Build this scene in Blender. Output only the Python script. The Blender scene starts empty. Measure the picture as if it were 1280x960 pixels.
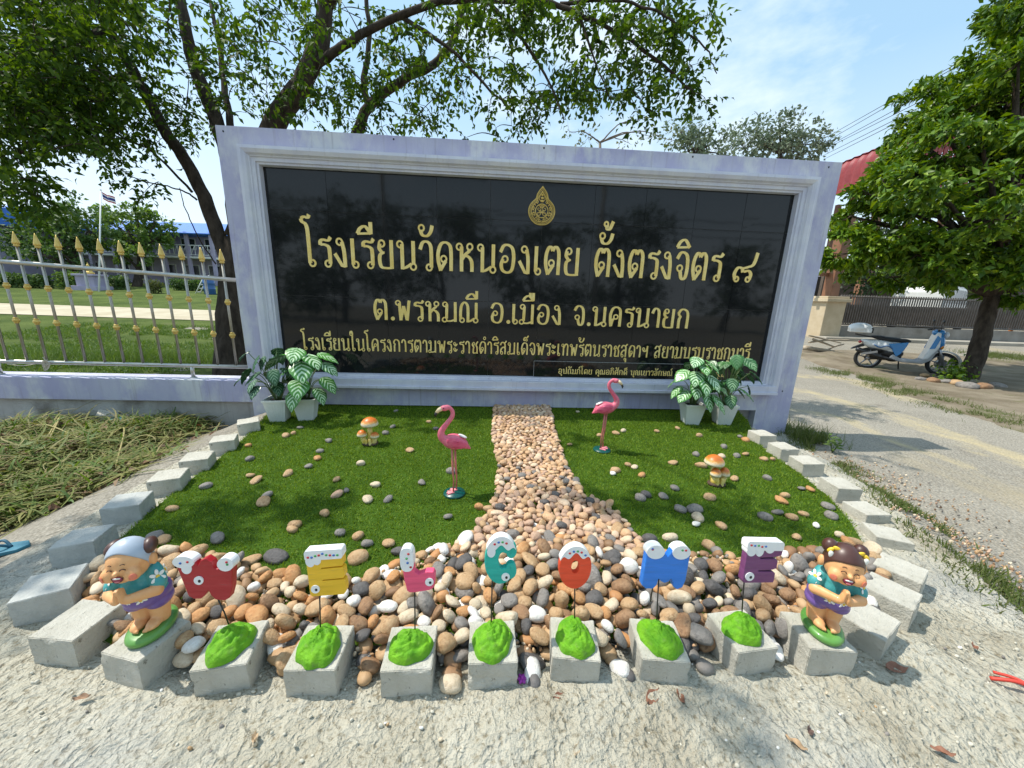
import bpy, bmesh, math, random
import numpy as np
from mathutils import Vector, Matrix, noise as mnoise

random.seed(7)
RNG = np.random.default_rng(11)
C = bpy.context.scene.collection
scene = bpy.context.scene

# ------------------------------------------------------------------ camera, sky, sun, exposure
H = 1.2
FPX = 457.4768
P_, R_, Y_ = 0.2314, -0.0331, 0.0647
cp, sp = math.cos(P_), math.sin(P_)
FWD = np.array([math.sin(Y_) * cp, math.cos(Y_) * cp, -sp])
RT = np.array([math.cos(Y_), -math.sin(Y_), 0.0])
DN = np.cross(FWD, RT)
cr, sr = math.cos(R_), math.sin(R_)
CR = cr * RT + sr * DN
CD = -sr * RT + cr * DN
CAM = np.array([0.0, 0.0, H])
cam = bpy.data.cameras.new('camera')
cam.sensor_width = 36.0
cam.lens = 36.0 * FPX / 1280.0
cam.clip_start = 0.05
cam.clip_end = 1500
camo = bpy.data.objects.new('camera', cam)
C.objects.link(camo)
m4 = Matrix.Identity(4)
for i_ in range(3):
    m4[i_][0] = CR[i_]; m4[i_][1] = -CD[i_]; m4[i_][2] = -FWD[i_]; m4[i_][3] = CAM[i_]
camo.matrix_world = m4
scene.camera = camo

SUN_EL = math.radians(60)
SUN_AZ = math.radians(14)          # from -X, turned towards +Y
SUN = np.array([-math.cos(SUN_EL) * math.cos(SUN_AZ), math.cos(SUN_EL) * math.sin(SUN_AZ), math.sin(SUN_EL)])
world = bpy.data.worlds.new('World')
scene.world = world
world.use_nodes = True
wn = world.node_tree
wn.nodes.clear()
w_out = wn.nodes.new('ShaderNodeOutputWorld')
w_bg = wn.nodes.new('ShaderNodeBackground')
w_sky = wn.nodes.new('ShaderNodeTexSky')
w_sky.sky_type = 'NISHITA'
w_sky.sun_disc = False
w_sky.sun_elevation = SUN_EL
w_sky.sun_rotation = math.atan2(SUN[0], SUN[1])
w_sky.air_density = 1.0
w_sky.dust_density = 1.6
w_sky.ozone_density = 1.2
w_bg.inputs['Strength'].default_value = 0.15
tc = wn.nodes.new('ShaderNodeTexCoord')
mp = wn.nodes.new('ShaderNodeMapping')
mp.inputs['Scale'].default_value = (1.0, 1.0, 2.2)
mp.inputs['Location'].default_value = (0.35, 0.12, 0.0)
nz = wn.nodes.new('ShaderNodeTexNoise')
nz.inputs['Scale'].default_value = 2.6
nz.inputs['Detail'].default_value = 9
nz.inputs['Roughness'].default_value = 0.58
rp = wn.nodes.new('ShaderNodeValToRGB')
rp.color_ramp.elements[0].position = 0.47
rp.color_ramp.elements[1].position = 0.66
sepz = wn.nodes.new('ShaderNodeSeparateXYZ')
hz = wn.nodes.new('ShaderNodeMapRange')       # hazy white near the horizon
hz.inputs['From Min'].default_value = 0.0
hz.inputs['From Max'].default_value = 0.42
hz.inputs['To Min'].default_value = 0.9
hz.inputs['To Max'].default_value = 0.05
mx1 = wn.nodes.new('ShaderNodeMath'); mx1.operation = 'MULTIPLY'; mx1.inputs[1].default_value = 0.75
mx2 = wn.nodes.new('ShaderNodeMath'); mx2.operation = 'MAXIMUM'
mixc = wn.nodes.new('ShaderNodeMix'); mixc.data_type = 'RGBA'
mixc.inputs['B'].default_value = (4.5, 5.0, 5.4, 1)
mixb = wn.nodes.new('ShaderNodeMix'); mixb.data_type = 'RGBA'
mixb.inputs['Factor'].default_value = 0.62
mixb.inputs['B'].default_value = (2.1, 3.55, 4.6, 1)      # thin humid veil over the blue
L = wn.links.new
L(tc.outputs['Generated'], mp.inputs['Vector']); L(mp.outputs['Vector'], nz.inputs['Vector'])
L(nz.outputs['Fac'], rp.inputs['Fac']); L(rp.outputs['Color'], mx1.inputs[0])
L(tc.outputs['Generated'], sepz.inputs['Vector']); L(sepz.outputs['Z'], hz.inputs['Value'])
L(mx1.outputs[0], mx2.inputs[0]); L(hz.outputs['Result'], mx2.inputs[1])
L(mx2.outputs[0], mixc.inputs['Factor']); L(w_sky.outputs['Color'], mixb.inputs['A']); L(mixb.outputs['Result'], mixc.inputs['A'])
L(mixc.outputs['Result'], w_bg.inputs['Color']); L(w_bg.outputs['Background'], w_out.inputs['Surface'])

sl = bpy.data.lights.new('sun', 'SUN')
sl.energy = 3.2
sl.angle = math.radians(0.6)
sl.color = (1.0, 0.95, 0.86)
so = bpy.data.objects.new('sun', sl)
so.rotation_euler = Vector(-SUN).to_track_quat('-Z', 'Y').to_euler()
so.location = tuple(SUN * 30)
C.objects.link(so)
scene.view_settings.view_transform = 'Standard'
scene.view_settings.look = 'None'
scene.view_settings.exposure = 0.66
scene.view_settings.gamma = 1.0
scene.view_settings.use_curve_mapping = False
scene.render.engine = 'CYCLES'
scene.cycles.max_bounces = 6
scene.cycles.transparent_max_bounces = 8

# ------------------------------------------------------------------ placing helpers
def ray(u, v):
    return FWD + (u - 640) / FPX * CR + (v - 480) / FPX * CD
def gp(u, v, z=0.0):
    d = ray(u, v)
    return CAM + d * ((z - H) / d[2])
def yp(u, v, Y):
    d = ray(u, v)
    return CAM + d * (Y / d[1])
def at(u, v, depth):
    return CAM + ray(u, v) * depth
def sstep(a, b, x):
    t = np.clip((np.asarray(x, float) - a) / (b - a), 0, 1)
    return t * t * (3 - 2 * t)
def garden_d(x, y):
    px = np.abs(np.asarray(x, float) - 0.17) - (2.12 - 1.15)
    yc = 2.75
    py = np.abs(np.asarray(y, float) - yc) - (1.75 - 1.15)
    return np.hypot(np.maximum(px, 0), np.maximum(py, 0)) + np.minimum(np.maximum(px, py), 0) - 1.15
def ground_z(x, y):
    x = np.asarray(x, float); y = np.asarray(y, float)
    d = 0.0647 * x + 0.998 * y
    far = -0.25 + 0.07 * np.clip(d - 9, 0, 36)
    front = -0.05 + 0.2 * np.minimum(y + 0.5, 0) * 0.1
    k = sstep(-0.2, 1.7, y)
    lowl = front * (1 - k) + far * k
    s = sstep(0.22, 1.0, garden_d(x, y))
    return lowl * s
def gt(u, v):
    """where the line of sight through a photo point meets the terrain"""
    d = ray(u, v); t = 0.3; last = t
    while t < 160:
        p = CAM + d * t
        if p[2] < ground_z(p[0], p[1]):
            a, b = last, t
            for _ in range(30):
                m = 0.5 * (a + b); q = CAM + d * m
                if q[2] < ground_z(q[0], q[1]): b = m
                else: a = m
            return CAM + d * b
        last = t; t *= 1.02
    return CAM + d * 100

# ------------------------------------------------------------------ object helpers
def tag(o, label=None, cat=None, group=None, kind=None):
    if label: o['label'] = label
    if cat: o['category'] = cat
    if group: o['group'] = group
    if kind: o['kind'] = kind
    return o
def empty(name, loc, label, cat, group=None, rz=0.0, scale=1.0):
    o = bpy.data.objects.new(name, None)
    C.objects.link(o)
    o.location = tuple(loc); o.rotation_euler = (0, 0, rz); o.scale = (scale,) * 3
    o.empty_display_size = 0.1
    return tag(o, label, cat, group)
def link_mesh(name, me, mats, parent=None, loc=None):
    o = bpy.data.objects.new(name, me)
    if not isinstance(mats, (list, tuple)): mats = [mats]
    for m in mats: me.materials.append(m)
    C.objects.link(o)
    if parent is not None: o.parent = parent
    if loc is not None: o.location = tuple(loc)
    return o
def np_obj(name, verts, faces, mat, parent=None, loc=(0, 0, 0), smooth=False, uv=None):
    """faces: (n,3) or (n,4) integer array"""
    verts = np.asarray(verts, np.float32) - np.asarray(loc, np.float32)
    faces = np.asarray(faces, np.int32)
    me = bpy.data.meshes.new(name)
    n, k = faces.shape
    me.vertices.add(len(verts)); me.vertices.foreach_set('co', verts.ravel())
    me.loops.add(n * k); me.loops.foreach_set('vertex_index', faces.ravel())
    me.polygons.add(n)
    me.polygons.foreach_set('loop_start', np.arange(0, n * k, k, dtype=np.int32))
    me.polygons.foreach_set('loop_total', np.full(n, k, np.int32))
    if smooth: me.polygons.foreach_set('use_smooth', np.ones(n, bool))
    if uv is not None:
        l = me.uv_layers.new(name='UVMap')
        l.data.foreach_set('uv', np.asarray(uv, np.float32)[faces.ravel()].ravel())
    me.update(); me.validate()
    return link_mesh(name, me, mat, parent, loc)

class MB:
    """collects shapes and links them as ONE mesh object"""
    def __init__(s): s.v = []; s.f = []; s.mi = []; s.sm = []; s.m = 0
    def add(s, vs, fs, smooth=False):
        b = len(s.v)
        s.v += [tuple(float(c) for c in v) for v in vs]
        for f in fs:
            s.f.append([b + i for i in f]); s.mi.append(s.m); s.sm.append(smooth)
        return s
    def mat(s, i): s.m = i; return s
    def box(s, c, size, M=None, rz=0.0):
        hx, hy, hz_ = [q / 2 for q in size]
        vs = [Vector((x, y, z)) for x in (-hx, hx) for y in (-hy, hy) for z in (-hz_, hz_)]
        if M is None: M = Matrix.Rotation(rz, 3, 'Z')
        vs = [M @ v + Vector(c) for v in vs]
        return s.add(vs, [(0, 1, 3, 2), (4, 6, 7, 5), (0, 4, 5, 1), (2, 3, 7, 6), (0, 2, 6, 4), (1, 5, 7, 3)])
    def box2(s, a, b):
        return s.box([(a[i] + b[i]) / 2 for i in range(3)], [abs(b[i] - a[i]) for i in range(3)])
    def tube(s, pts, rad, n=8, cap=True, smooth=True):
        pts = [Vector(p) for p in pts]
        if not isinstance(rad, (list, tuple)): rad = [rad] * len(pts)
        vs = []; fs = []
        up = None
        for i, p in enumerate(pts):
            t = (pts[min(i + 1, len(pts) - 1)] - pts[max(i - 1, 0)])
            if t.length < 1e-9: t = Vector((0, 0, 1))
            t.normalize()
            if up is None:
                up = t.orthogonal().normalized()
            else:
                up = (up - t * up.dot(t))
                up = up.normalized() if up.length > 1e-6 else t.orthogonal().normalized()
            w = t.cross(up)
            for k in range(n):
                a = 2 * math.pi * k / n
                vs.append(p + (up * math.cos(a) + w * math.sin(a)) * rad[i])
        for i in range(len(pts) - 1):
            for k in range(n):
                k2 = (k + 1) % n
                fs.append((i * n + k, i * n + k2, (i + 1) * n + k2, (i + 1) * n + k))
        if cap:
            fs.append(tuple(reversed(range(n)))); fs.append(tuple((len(pts) - 1) * n + k for k in range(n)))
        return s.add(vs, fs, smooth)
    def lathe(s, prof, c=(0, 0, 0), n=20, M=None, smooth=True, cap=True):
        vs = []; fs = []
        for r, z in prof:
            for k in range(n):
                a = 2 * math.pi * k / n
                v = Vector((r * math.cos(a), r * math.sin(a), z))
                if M is not None: v = M @ v
                vs.append(v + Vector(c))
        for i in range(len(prof) - 1):
            for k in range(n):
                k2 = (k + 1) % n
                fs.append((i * n + k, i * n + k2, (i + 1) * n + k2, (i + 1) * n + k))
        if cap and prof[0][0] > 1e-6: fs.append(tuple(reversed(range(n))))
        if cap and prof[-1][0] > 1e-6: fs.append(tuple((len(prof) - 1) * n + k for k in range(n)))
        return s.add(vs, fs, smooth)
    def ell(s, c, r, M=None, n=14, m=9):
        if not isinstance(r, (list, tuple)): r = (r, r, r)
        vs = []; fs = []
        vs.append((0, 0, -1))
        for i in range(1, m):
            ph = -math.pi / 2 + math.pi * i / m
            for k in range(n):
                a = 2 * math.pi * k / n
                vs.append((math.cos(ph) * math.cos(a), math.cos(ph) * math.sin(a), math.sin(ph)))
        vs.append((0, 0, 1))
        for k in range(n): fs.append((0, 1 + (k + 1) % n, 1 + k))
        for i in range(m - 2):
            for k in range(n):
                k2 = (k + 1) % n
                fs.append((1 + i * n + k, 1 + i * n + k2, 1 + (i + 1) * n + k2, 1 + (i + 1) * n + k))
        l = len(vs) - 1
        for k in range(n): fs.append((l, 1 + (m - 2) * n + k, 1 + (m - 2) * n + (k + 1) % n))
        out = []
        for v in vs:
            q = Vector((v[0] * r[0], v[1] * r[1], v[2] * r[2]))
            if M is not None: q = M @ q
            out.append(q + Vector(c))
        return s.add(out, fs, True)
    def cap(s, a, b, ra, rb, n=12):
        a = Vector(a); b = Vector(b)
        ps = []; rs = []
        d = (b - a).normalized()
        for i in range(5):
            t = math.pi / 2 * (1 - i / 4); ps.append(a - d * ra * math.sin(t)); rs.append(max(ra * math.cos(t), 1e-4))
        for i in range(5):
            t = math.pi / 2 * (i / 4); ps.append(b + d * rb * math.sin(t)); rs.append(max(rb * math.cos(t), 1e-4))
        return s.tube(ps, rs, n, True, True)
    def prism(s, poly, t0, t1, M=None, c=(0, 0, 0), smooth=False):
        """polygon in (x,z), extruded along y from t0 to t1"""
        n = len(poly)
        vs = [Vector((p[0], t0, p[1])) for p in poly] + [Vector((p[0], t1, p[1])) for p in poly]
        if M is not None: vs = [M @ v for v in vs]
        vs = [v + Vector(c) for v in vs]
        fs = [tuple(range(n)), tuple(reversed(range(n, 2 * n)))]
        for i in range(n):
            j = (i + 1) % n
            fs.append((i, n + i, n + j, j))
        return s.add(vs, fs, smooth)
    def mesh(s, name, origin=(0, 0, 0)):
        me = bpy.data.meshes.new(name)
        o = Vector(origin)
        me.from_pydata([tuple(Vector(v) - o) for v in s.v], [], s.f)
        me.polygons.foreach_set('use_smooth', s.sm)
        me.polygons.foreach_set('material_index', s.mi)
        me.update()
        return me
    def build(s, name, mats, parent=None, loc=None, bevel=0.0, seg=2, angle=30, fixn=True):
        """loc None + parent: verts are in the parent's space; loc given: verts are in the world"""
        me = s.mesh(name, loc if loc is not None else (0, 0, 0))
        if bevel > 0 or fixn:
            bm = bmesh.new(); bm.from_mesh(me)
            if fixn: bmesh.ops.recalc_face_normals(bm, faces=bm.faces[:])
            if bevel > 0:
                es = [e for e in bm.edges if len(e.link_faces) == 2 and e.calc_face_angle(0) > math.radians(angle)]
                bmesh.ops.bevel(bm, geom=es, offset=bevel, segments=seg, affect='EDGES', profile=0.5, clamp_overlap=True)
            bm.to_mesh(me); bm.free(); me.update()
        return link_mesh(name, me, mats, parent, loc if parent is None else None)

def evalmesh(o):
    dg = bpy.context.evaluated_depsgraph_get()
    me = bpy.data.meshes.new_from_object(o.evaluated_get(dg), depsgraph=dg)
    old = o.data
    o.modifiers.clear()
    o.data = me
    return o
def blob(mb, name, mat, parent=None, voxel=0.004, smooth=4, loc=None):
    """fuse overlapping closed shapes into one continuous skin"""
    o = mb.build(name, mat, parent, loc)
    r = o.modifiers.new('r', 'REMESH'); r.mode = 'VOXEL'; r.voxel_size = voxel; r.use_smooth_shade = True
    s_ = o.modifiers.new('s', 'SMOOTH'); s_.iterations = smooth; s_.factor = 0.5
    bpy.context.view_layer.update()
    evalmesh(o)
    o.data.polygons.foreach_set('use_smooth', np.ones(len(o.data.polygons), bool))
    if not o.data.materials: o.data.materials.append(mat)
    return o

# ------------------------------------------------------------------ materials
def newmat(name):
    m = bpy.data.materials.new(name); m.use_nodes = True
    return m, m.node_tree.nodes, m.node_tree.links, m.node_tree.nodes['Principled BSDF']
def pmat(name, c1, c2=None, scale=8.0, rough=0.6, bump=0.0, bscale=40.0, metal=0.0, spec=0.5, detail=5.0, lo=0.35, hi=0.65,
         c3=None, s3=3.0, lo3=0.55, hi3=0.7, coat=0.0, stretch=None, coord='Object', bdist=0.01):
    m, N, K, b = newmat(name)
    c1 = tuple(c1) + (1,)
    b.inputs['Roughness'].default_value = rough
    b.inputs['Metallic'].default_value = metal
    b.inputs['Specular IOR Level'].default_value = spec
    b.inputs['Coat Weight'].default_value = coat
    b.inputs['Base Color'].default_value = c1
    t = N.new('ShaderNodeTexCoord'); vec = t.outputs[coord]
    if stretch:
        q = N.new('ShaderNodeMapping'); q.inputs['Scale'].default_value = stretch
        K.new(vec, q.inputs['Vector']); vec = q.outputs['Vector']
    if c2 is not None:
        n = N.new('ShaderNodeTexNoise'); n.inputs['Scale'].default_value = scale; n.inputs['Detail'].default_value = detail
        n.inputs['Roughness'].default_value = 0.6
        r = N.new('ShaderNodeValToRGB')
        r.color_ramp.elements[0].position = lo; r.color_ramp.elements[0].color = c1
        r.color_ramp.elements[1].position = hi; r.color_ramp.elements[1].color = tuple(c2) + (1,)
        K.new(vec, n.inputs['Vector']); K.new(n.outputs['Fac'], r.inputs['Fac'])
        col = r.outputs['Color']
        if c3 is not None:
            n3 = N.new('ShaderNodeTexNoise'); n3.inputs['Scale'].default_value = s3; n3.inputs['Detail'].default_value = 7
            n3.inputs['Roughness'].default_value = 0.65
            r3 = N.new('ShaderNodeMapRange'); r3.inputs['From Min'].default_value = lo3; r3.inputs['From Max'].default_value = hi3
            mx = N.new('ShaderNodeMix'); mx.data_type = 'RGBA'; mx.inputs['B'].default_value = tuple(c3) + (1,)
            K.new(vec, n3.inputs['Vector']); K.new(n3.outputs['Fac'], r3.inputs['Value'])
            K.new(r3.outputs['Result'], mx.inputs['Factor']); K.new(col, mx.inputs['A']); col = mx.outputs['Result']
        K.new(col, b.inputs['Base Color'])
    if bump > 0:
        n2 = N.new('ShaderNodeTexNoise'); n2.inputs['Scale'].default_value = bscale; n2.inputs['Detail'].default_value = 6
        n2.inputs['Roughness'].default_value = 0.65
        bp = N.new('ShaderNodeBump'); bp.inputs['Strength'].default_value = bump; bp.inputs['Distance'].default_value = bdist
        K.new(vec, n2.inputs['Vector']); K.new(n2.outputs['Fac'], bp.inputs['Height']); K.new(bp.outputs['Normal'], b.inputs['Normal'])
    return m
def leafmat(name, cols, transl=0.35, rough=0.5, spec=0.4):
    """leaf colour varies from leaf to leaf (random per island), light passes through"""
    m, N, K, b = newmat(name)
    g = N.new('ShaderNodeNewGeometry')
    r = N.new('ShaderNodeValToRGB')
    e = r.color_ramp.elements
    while len(e) < len(cols): e.new(0.5)
    for i, c in enumerate(cols):
        e[i].position = i / (len(cols) - 1); e[i].color = tuple(c) + (1,)
    K.new(g.outputs['Random Per Island'], r.inputs['Fac'])
    K.new(r.outputs['Color'], b.inputs['Base Color'])
    b.inputs['Roughness'].default_value = rough
    b.inputs['Specular IOR Level'].default_value = spec
    tr = N.new('ShaderNodeBsdfTranslucent')
    hs = N.new('ShaderNodeHueSaturation'); hs.inputs['Saturation'].default_value = 1.15; hs.inputs['Value'].default_value = 1.5
    hs.inputs['Hue'].default_value = 0.485
    K.new(r.outputs['Color'], hs.inputs['Color']); K.new(hs.outputs['Color'], tr.inputs['Color'])
    ms = N.new('ShaderNodeMixShader'); ms.inputs['Fac'].default_value = transl
    K.new(b.outputs['BSDF'], ms.inputs[1]); K.new(tr.outputs['BSDF'], ms.inputs[2])
    K.new(ms.outputs['Shader'], N['Material Output'].inputs['Surface'])
    return m

def fbm(x, y, s, seed=0.0, oct=4):
    return np.array([mnoise.fractal(Vector((a * s + seed, b * s - seed, seed * 1.7)), 1.0, 2.0, oct) for a, b in zip(np.ravel(x), np.ravel(y))]).reshape(np.shape(x))
def catmull(P, n=7):
    P = [np.array(p, float) for p in P]
    if len(P) < 3: return P
    Q = [2 * P[0] - P[1]] + P + [2 * P[-1] - P[-2]]
    out = []
    for i in range(1, len(Q) - 2):
        for k in range(n):
            t = k / n
            out.append(0.5 * (2 * Q[i] + (Q[i + 1] - Q[i - 1]) * t + (2 * Q[i - 1] - 5 * Q[i] + 4 * Q[i + 1] - Q[i + 2]) * t * t
                              + (-Q[i - 1] + 3 * Q[i] - 3 * Q[i + 1] + Q[i + 2]) * t ** 3))
    out.append(P[-1])
    return out
def rot2(rx=0, ry=0, rz=0):
    return (Matrix.Rotation(rz, 3, 'Z') @ Matrix.Rotation(ry, 3, 'Y') @ Matrix.Rotation(rx, 3, 'X'))

# ------------------------------------------------------------------ shared materials
M_purple = pmat('faded_purple_paint', (0.37, 0.365, 0.53), (0.46, 0.47, 0.57), 5.0, 0.78, 0.3, 60, c3=(0.57, 0.585, 0.61), s3=3.4, lo3=0.47, hi3=0.62, stretch=(1, 1, 0.55))
M_purple_low = pmat('weathered_wall', (0.34, 0.32, 0.30), (0.48, 0.47, 0.45), 2.2, 0.9, 0.5, 50, c3=(0.16, 0.14, 0.12), s3=1.8, lo3=0.55, hi3=0.75)
M_white_trim = pmat('pale_trim_paint', (0.52, 0.53, 0.63), (0.62, 0.63, 0.68), 5.0, 0.5, 0.08, 50)
M_conc = pmat('cement_cube', (0.46, 0.435, 0.36), (0.60, 0.575, 0.50), 7.0, 0.92, 0.9, 110, c3=(0.22, 0.20, 0.155), s3=46, lo3=0.62, hi3=0.70)
M_conc_shade = pmat('cement_cube_shade_tint', (0.40, 0.405, 0.38), (0.50, 0.505, 0.47), 12.0, 0.9, 0.6, 80, c3=(0.30, 0.32, 0.32), s3=10, lo3=0.55, hi3=0.8)  # same cement with the blue tree shade of three left cubes painted in
M_gold = pmat('gold_paint', (0.80, 0.57, 0.16), (0.90, 0.70, 0.27), 12, 0.45, metal=0.0, spec=0.4)
M_gold_dark = pmat('gilded_metal', (0.58, 0.40, 0.09), (0.72, 0.52, 0.16), 12, 0.38, metal=0.45)
M_steel = pmat('stainless_steel', (0.46, 0.45, 0.41), (0.54, 0.53, 0.49), 14, 0.30, metal=0.95)
M_black = pmat('black_plastic', (0.015, 0.015, 0.016), None, rough=0.45)
M_bar = pmat('dulled_steel', (0.33, 0.31, 0.26), (0.42, 0.40, 0.35), 14, 0.36, metal=0.9)
M_rubber = pmat('tyre_rubber', (0.02, 0.02, 0.02), None, rough=0.8)

# granite: black and polished, so it mirrors the road side behind the camera
def granite():
    m, N, K, b = newmat('polished_black_granite')
    t = N.new('ShaderNodeTexCoord')
    n = N.new('ShaderNodeTexNoise'); n.inputs['Scale'].default_value = 160; n.inputs['Detail'].default_value = 3
    r = N.new('ShaderNodeValToRGB')
    r.color_ramp.elements[0].color = (0.004, 0.0045, 0.005, 1); r.color_ramp.elements[1].color = (0.018, 0.019, 0.02, 1)
    K.new(t.outputs['Object'], n.inputs['Vector']); K.new(n.outputs['Fac'], r.inputs['Fac']); K.new(r.outputs['Color'], b.inputs['Base Color'])
    b.inputs['Roughness'].default_value = 0.05
    b.inputs['Specular IOR Level'].default_value = 0.36
    n2 = N.new('ShaderNodeTexNoise'); n2.inputs['Scale'].default_value = 3.0
    bp = N.new('ShaderNodeBump'); bp.inputs['Strength'].default_value = 0.03; bp.inputs['Distance'].default_value = 0.02
    K.new(t.outputs['Object'], n2.inputs['Vector']); K.new(n2.outputs['Fac'], bp.inputs['Height']); K.new(bp.outputs['Normal'], b.inputs['Normal'])
    return m
def streaks(m, col, amount, sx=26):
    N, K = m.node_tree.nodes, m.node_tree.links
    b = N['Principled BSDF']; src = b.inputs['Base Color'].links[0].from_socket
    t = N.new('ShaderNodeTexCoord'); q = N.new('ShaderNodeMapping'); q.inputs['Scale'].default_value = (sx, sx, 1.1)
    n = N.new('ShaderNodeTexNoise'); n.inputs['Scale'].default_value = 1.0; n.inputs['Detail'].default_value = 5; n.inputs['Roughness'].default_value = .6
    r = N.new('ShaderNodeMapRange'); r.inputs['From Min'].default_value = .56; r.inputs['From Max'].default_value = .75; r.inputs['To Max'].default_value = amount
    x = N.new('ShaderNodeMix'); x.data_type = 'RGBA'; x.inputs['B'].default_value = col + (1,)
    K.new(t.outputs['Object'], q.inputs['Vector']); K.new(q.outputs['Vector'], n.inputs['Vector']); K.new(n.outputs['Fac'], r.inputs['Value'])
    K.new(r.outputs['Result'], x.inputs['Factor']); K.new(src, x.inputs['A']); K.new(x.outputs['Result'], b.inputs['Base Color'])
streaks(M_purple, (.24, .22, .25), .55); streaks(M_white_trim, (.33, .32, .33), .45, 34); streaks(M_purple_low, (.16, .14, .11), .6, 18)
M_granite = granite()
M_grout = pmat('grey_grout', (0.26, 0.26, 0.25), None, rough=0.8)

# ------------------------------------------------------------------ terrain sheets
def axis(fine0, fine1, step, lo, hi):
    a = list(np.arange(fine0, fine1, step))
    s = step; x = fine1
    while x < hi: a.append(x); s *= 1.18; x += s
    a.append(hi)
    s = step; x = fine0 - step; b = []
    while x > lo: b.append(x); s *= 1.18; x -= s
    b.append(lo)
    return np.array(sorted(b) + a)
def grid_faces(nx, ny):
    i = np.arange(nx - 1)[:, None]; j = np.arange(ny - 1)[None, :]
    a = (i * ny + j).ravel()
    return np.stack([a, a + ny, a + ny + 1, a + 1], 1)
def ground_mat():
    m, N, K, b = newmat('gravel_and_dust')
    t = N.new('ShaderNodeTexCoord')
    def noise(s, d=6, ro=0.6, st=None):
        n = N.new('ShaderNodeTexNoise'); n.inputs['Scale'].default_value = s; n.inputs['Detail'].default_value = d; n.inputs['Roughness'].default_value = ro
        v = t.outputs['Object']
        if st:
            q = N.new('ShaderNodeMapping'); q.inputs['Scale'].default_value = st[0]; q.inputs['Rotation'].default_value = (0, 0, st[1])
            K.new(v, q.inputs['Vector']); v = q.outputs['Vector']
        K.new(v, n.inputs['Vector']); return n.outputs['Fac']
    def ramp(f, a, c1, c, c2):
        r = N.new('ShaderNodeValToRGB'); r.color_ramp.elements[0].position = a; r.color_ramp.elements[1].position = c
        r.color_ramp.elements[0].color = tuple(c1) + (1,); r.color_ramp.elements[1].color = tuple(c2) + (1,); K.new(f, r.inputs['Fac']); return r.outputs['Color']
    def rng(f, a, c):
        r = N.new('ShaderNodeMapRange'); r.inputs['From Min'].default_value = a; r.inputs['From Max'].default_value = c; K.new(f, r.inputs['Value']); return r.outputs['Result']
    def mix(f, A, B):
        x = N.new('ShaderNodeMix'); x.data_type = 'RGBA'; K.new(f, x.inputs['Factor']); K.new(A, x.inputs['A'])
        if isinstance(B, tuple): x.inputs['B'].default_value = B + (1,)
        else: K.new(B, x.inputs['B'])
        return x.outputs['Result']
    base = ramp(noise(1.2), 0.35, (0.23, 0.205, 0.16), 0.65, (0.31, 0.28, 0.225))
    gr = ramp(noise(75, 3), 0.38, (0.13, 0.12, 0.10), 0.62, (0.44, 0.41, 0.35))
    x = N.new('ShaderNodeMix'); x.data_type = 'RGBA'; x.inputs['Factor'].default_value = 0.45; K.new(base, x.inputs['A']); K.new(gr, x.inputs['B'])
    col = x.outputs['Result']
    col = mix(rng(noise(0.55, 8, 0.62, ((1, 0.28, 1), 0.55)), 0.58, 0.72), col, (0.36, 0.30, 0.19))   # blown sand
    col = mix(rng(noise(1.7, 7, 0.7), 0.6, 0.75), col, (0.17, 0.15, 0.12))
    atn = N.new('ShaderNodeAttribute'); atn.attribute_name = 'sand'
    sm_ = N.new('ShaderNodeMath'); sm_.operation = 'MULTIPLY_ADD'; sm_.inputs[1].default_value = 0.48
    K.new(atn.outputs['Fac'], sm_.inputs[0]); K.new(noise(5.5, 9, 0.72, ((1, .5, 1), .6)), sm_.inputs[2])
    col = mix(rng(sm_.outputs[0], 0.80, 1.08), col, (0.43, 0.36, 0.225))
    K.new(col, b.inputs['Base Color']); b.inputs['Roughness'].default_value = 0.95; b.inputs['Specular IOR Level'].default_value = 0.15
    bp = N.new('ShaderNodeBump'); bp.inputs['Strength'].default_value = 0.8; bp.inputs['Distance'].default_value = 0.015
    v = N.new('ShaderNodeTexVoronoi'); v.inputs['Scale'].default_value = 45
    K.new(t.outputs['Object'], v.inputs['Vector']); K.new(v.outputs['Distance'], bp.inputs['Height']); K.new(bp.outputs['Normal'], b.inputs['Normal'])
    return m
M_ground = ground_mat()
xs = axis(-6, 12, 0.10, -220, 220); ys = axis(-2.5, 11, 0.10, -120, 320)
GX, GY = np.meshgrid(xs, ys, indexing='ij')
GZ = ground_z(GX, GY)
near = (np.abs(GX) < 14) & (GY < 14) & (GY > -3)
nz_ = np.zeros_like(GZ)
nz_[near] = fbm(GX[near], GY[near], 1.3, 3.1, 4) * 0.025
GZ = GZ + nz_ * sstep(0.3, 1.2, garden_d(GX, GY)) - 0.03 * (1 - sstep(0.0, 0.5, garden_d(GX, GY)))
o = np_obj('ground', np.stack([GX, GY, GZ], -1).reshape(-1, 3), grid_faces(len(xs), len(ys)), M_ground, smooth=True)
def sand_weight(x, y):
    w_ = np.zeros(np.shape(x))
    for P, sg in (([(960, 478), (1040, 498), (1100, 516), (1180, 540), (1262, 571), (1330, 596)], .26), ([(985, 512), (1050, 522), (1120, 553), (1200, 580)], .14), ([(1000, 470), (1060, 474), (1140, 500)], .3)):
        Q = np.array([gt(*q)[:2] for q in P])
        for p0, p1 in zip(Q[:-1], Q[1:]):
            d = p1 - p0; t = np.clip(((x - p0[0]) * d[0] + (y - p0[1]) * d[1]) / (d @ d), 0, 1)
            w_ = np.maximum(w_, np.exp(-((x - p0[0] - t * d[0]) ** 2 + (y - p0[1] - t * d[1]) ** 2) / (2 * sg * sg)))
    return w_
at_ = o.data.attributes.new('sand', 'FLOAT', 'POINT')
at_.data.foreach_set('value', sand_weight(GX, GY).ravel().astype(np.float32))
tag(o, kind='structure')

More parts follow.
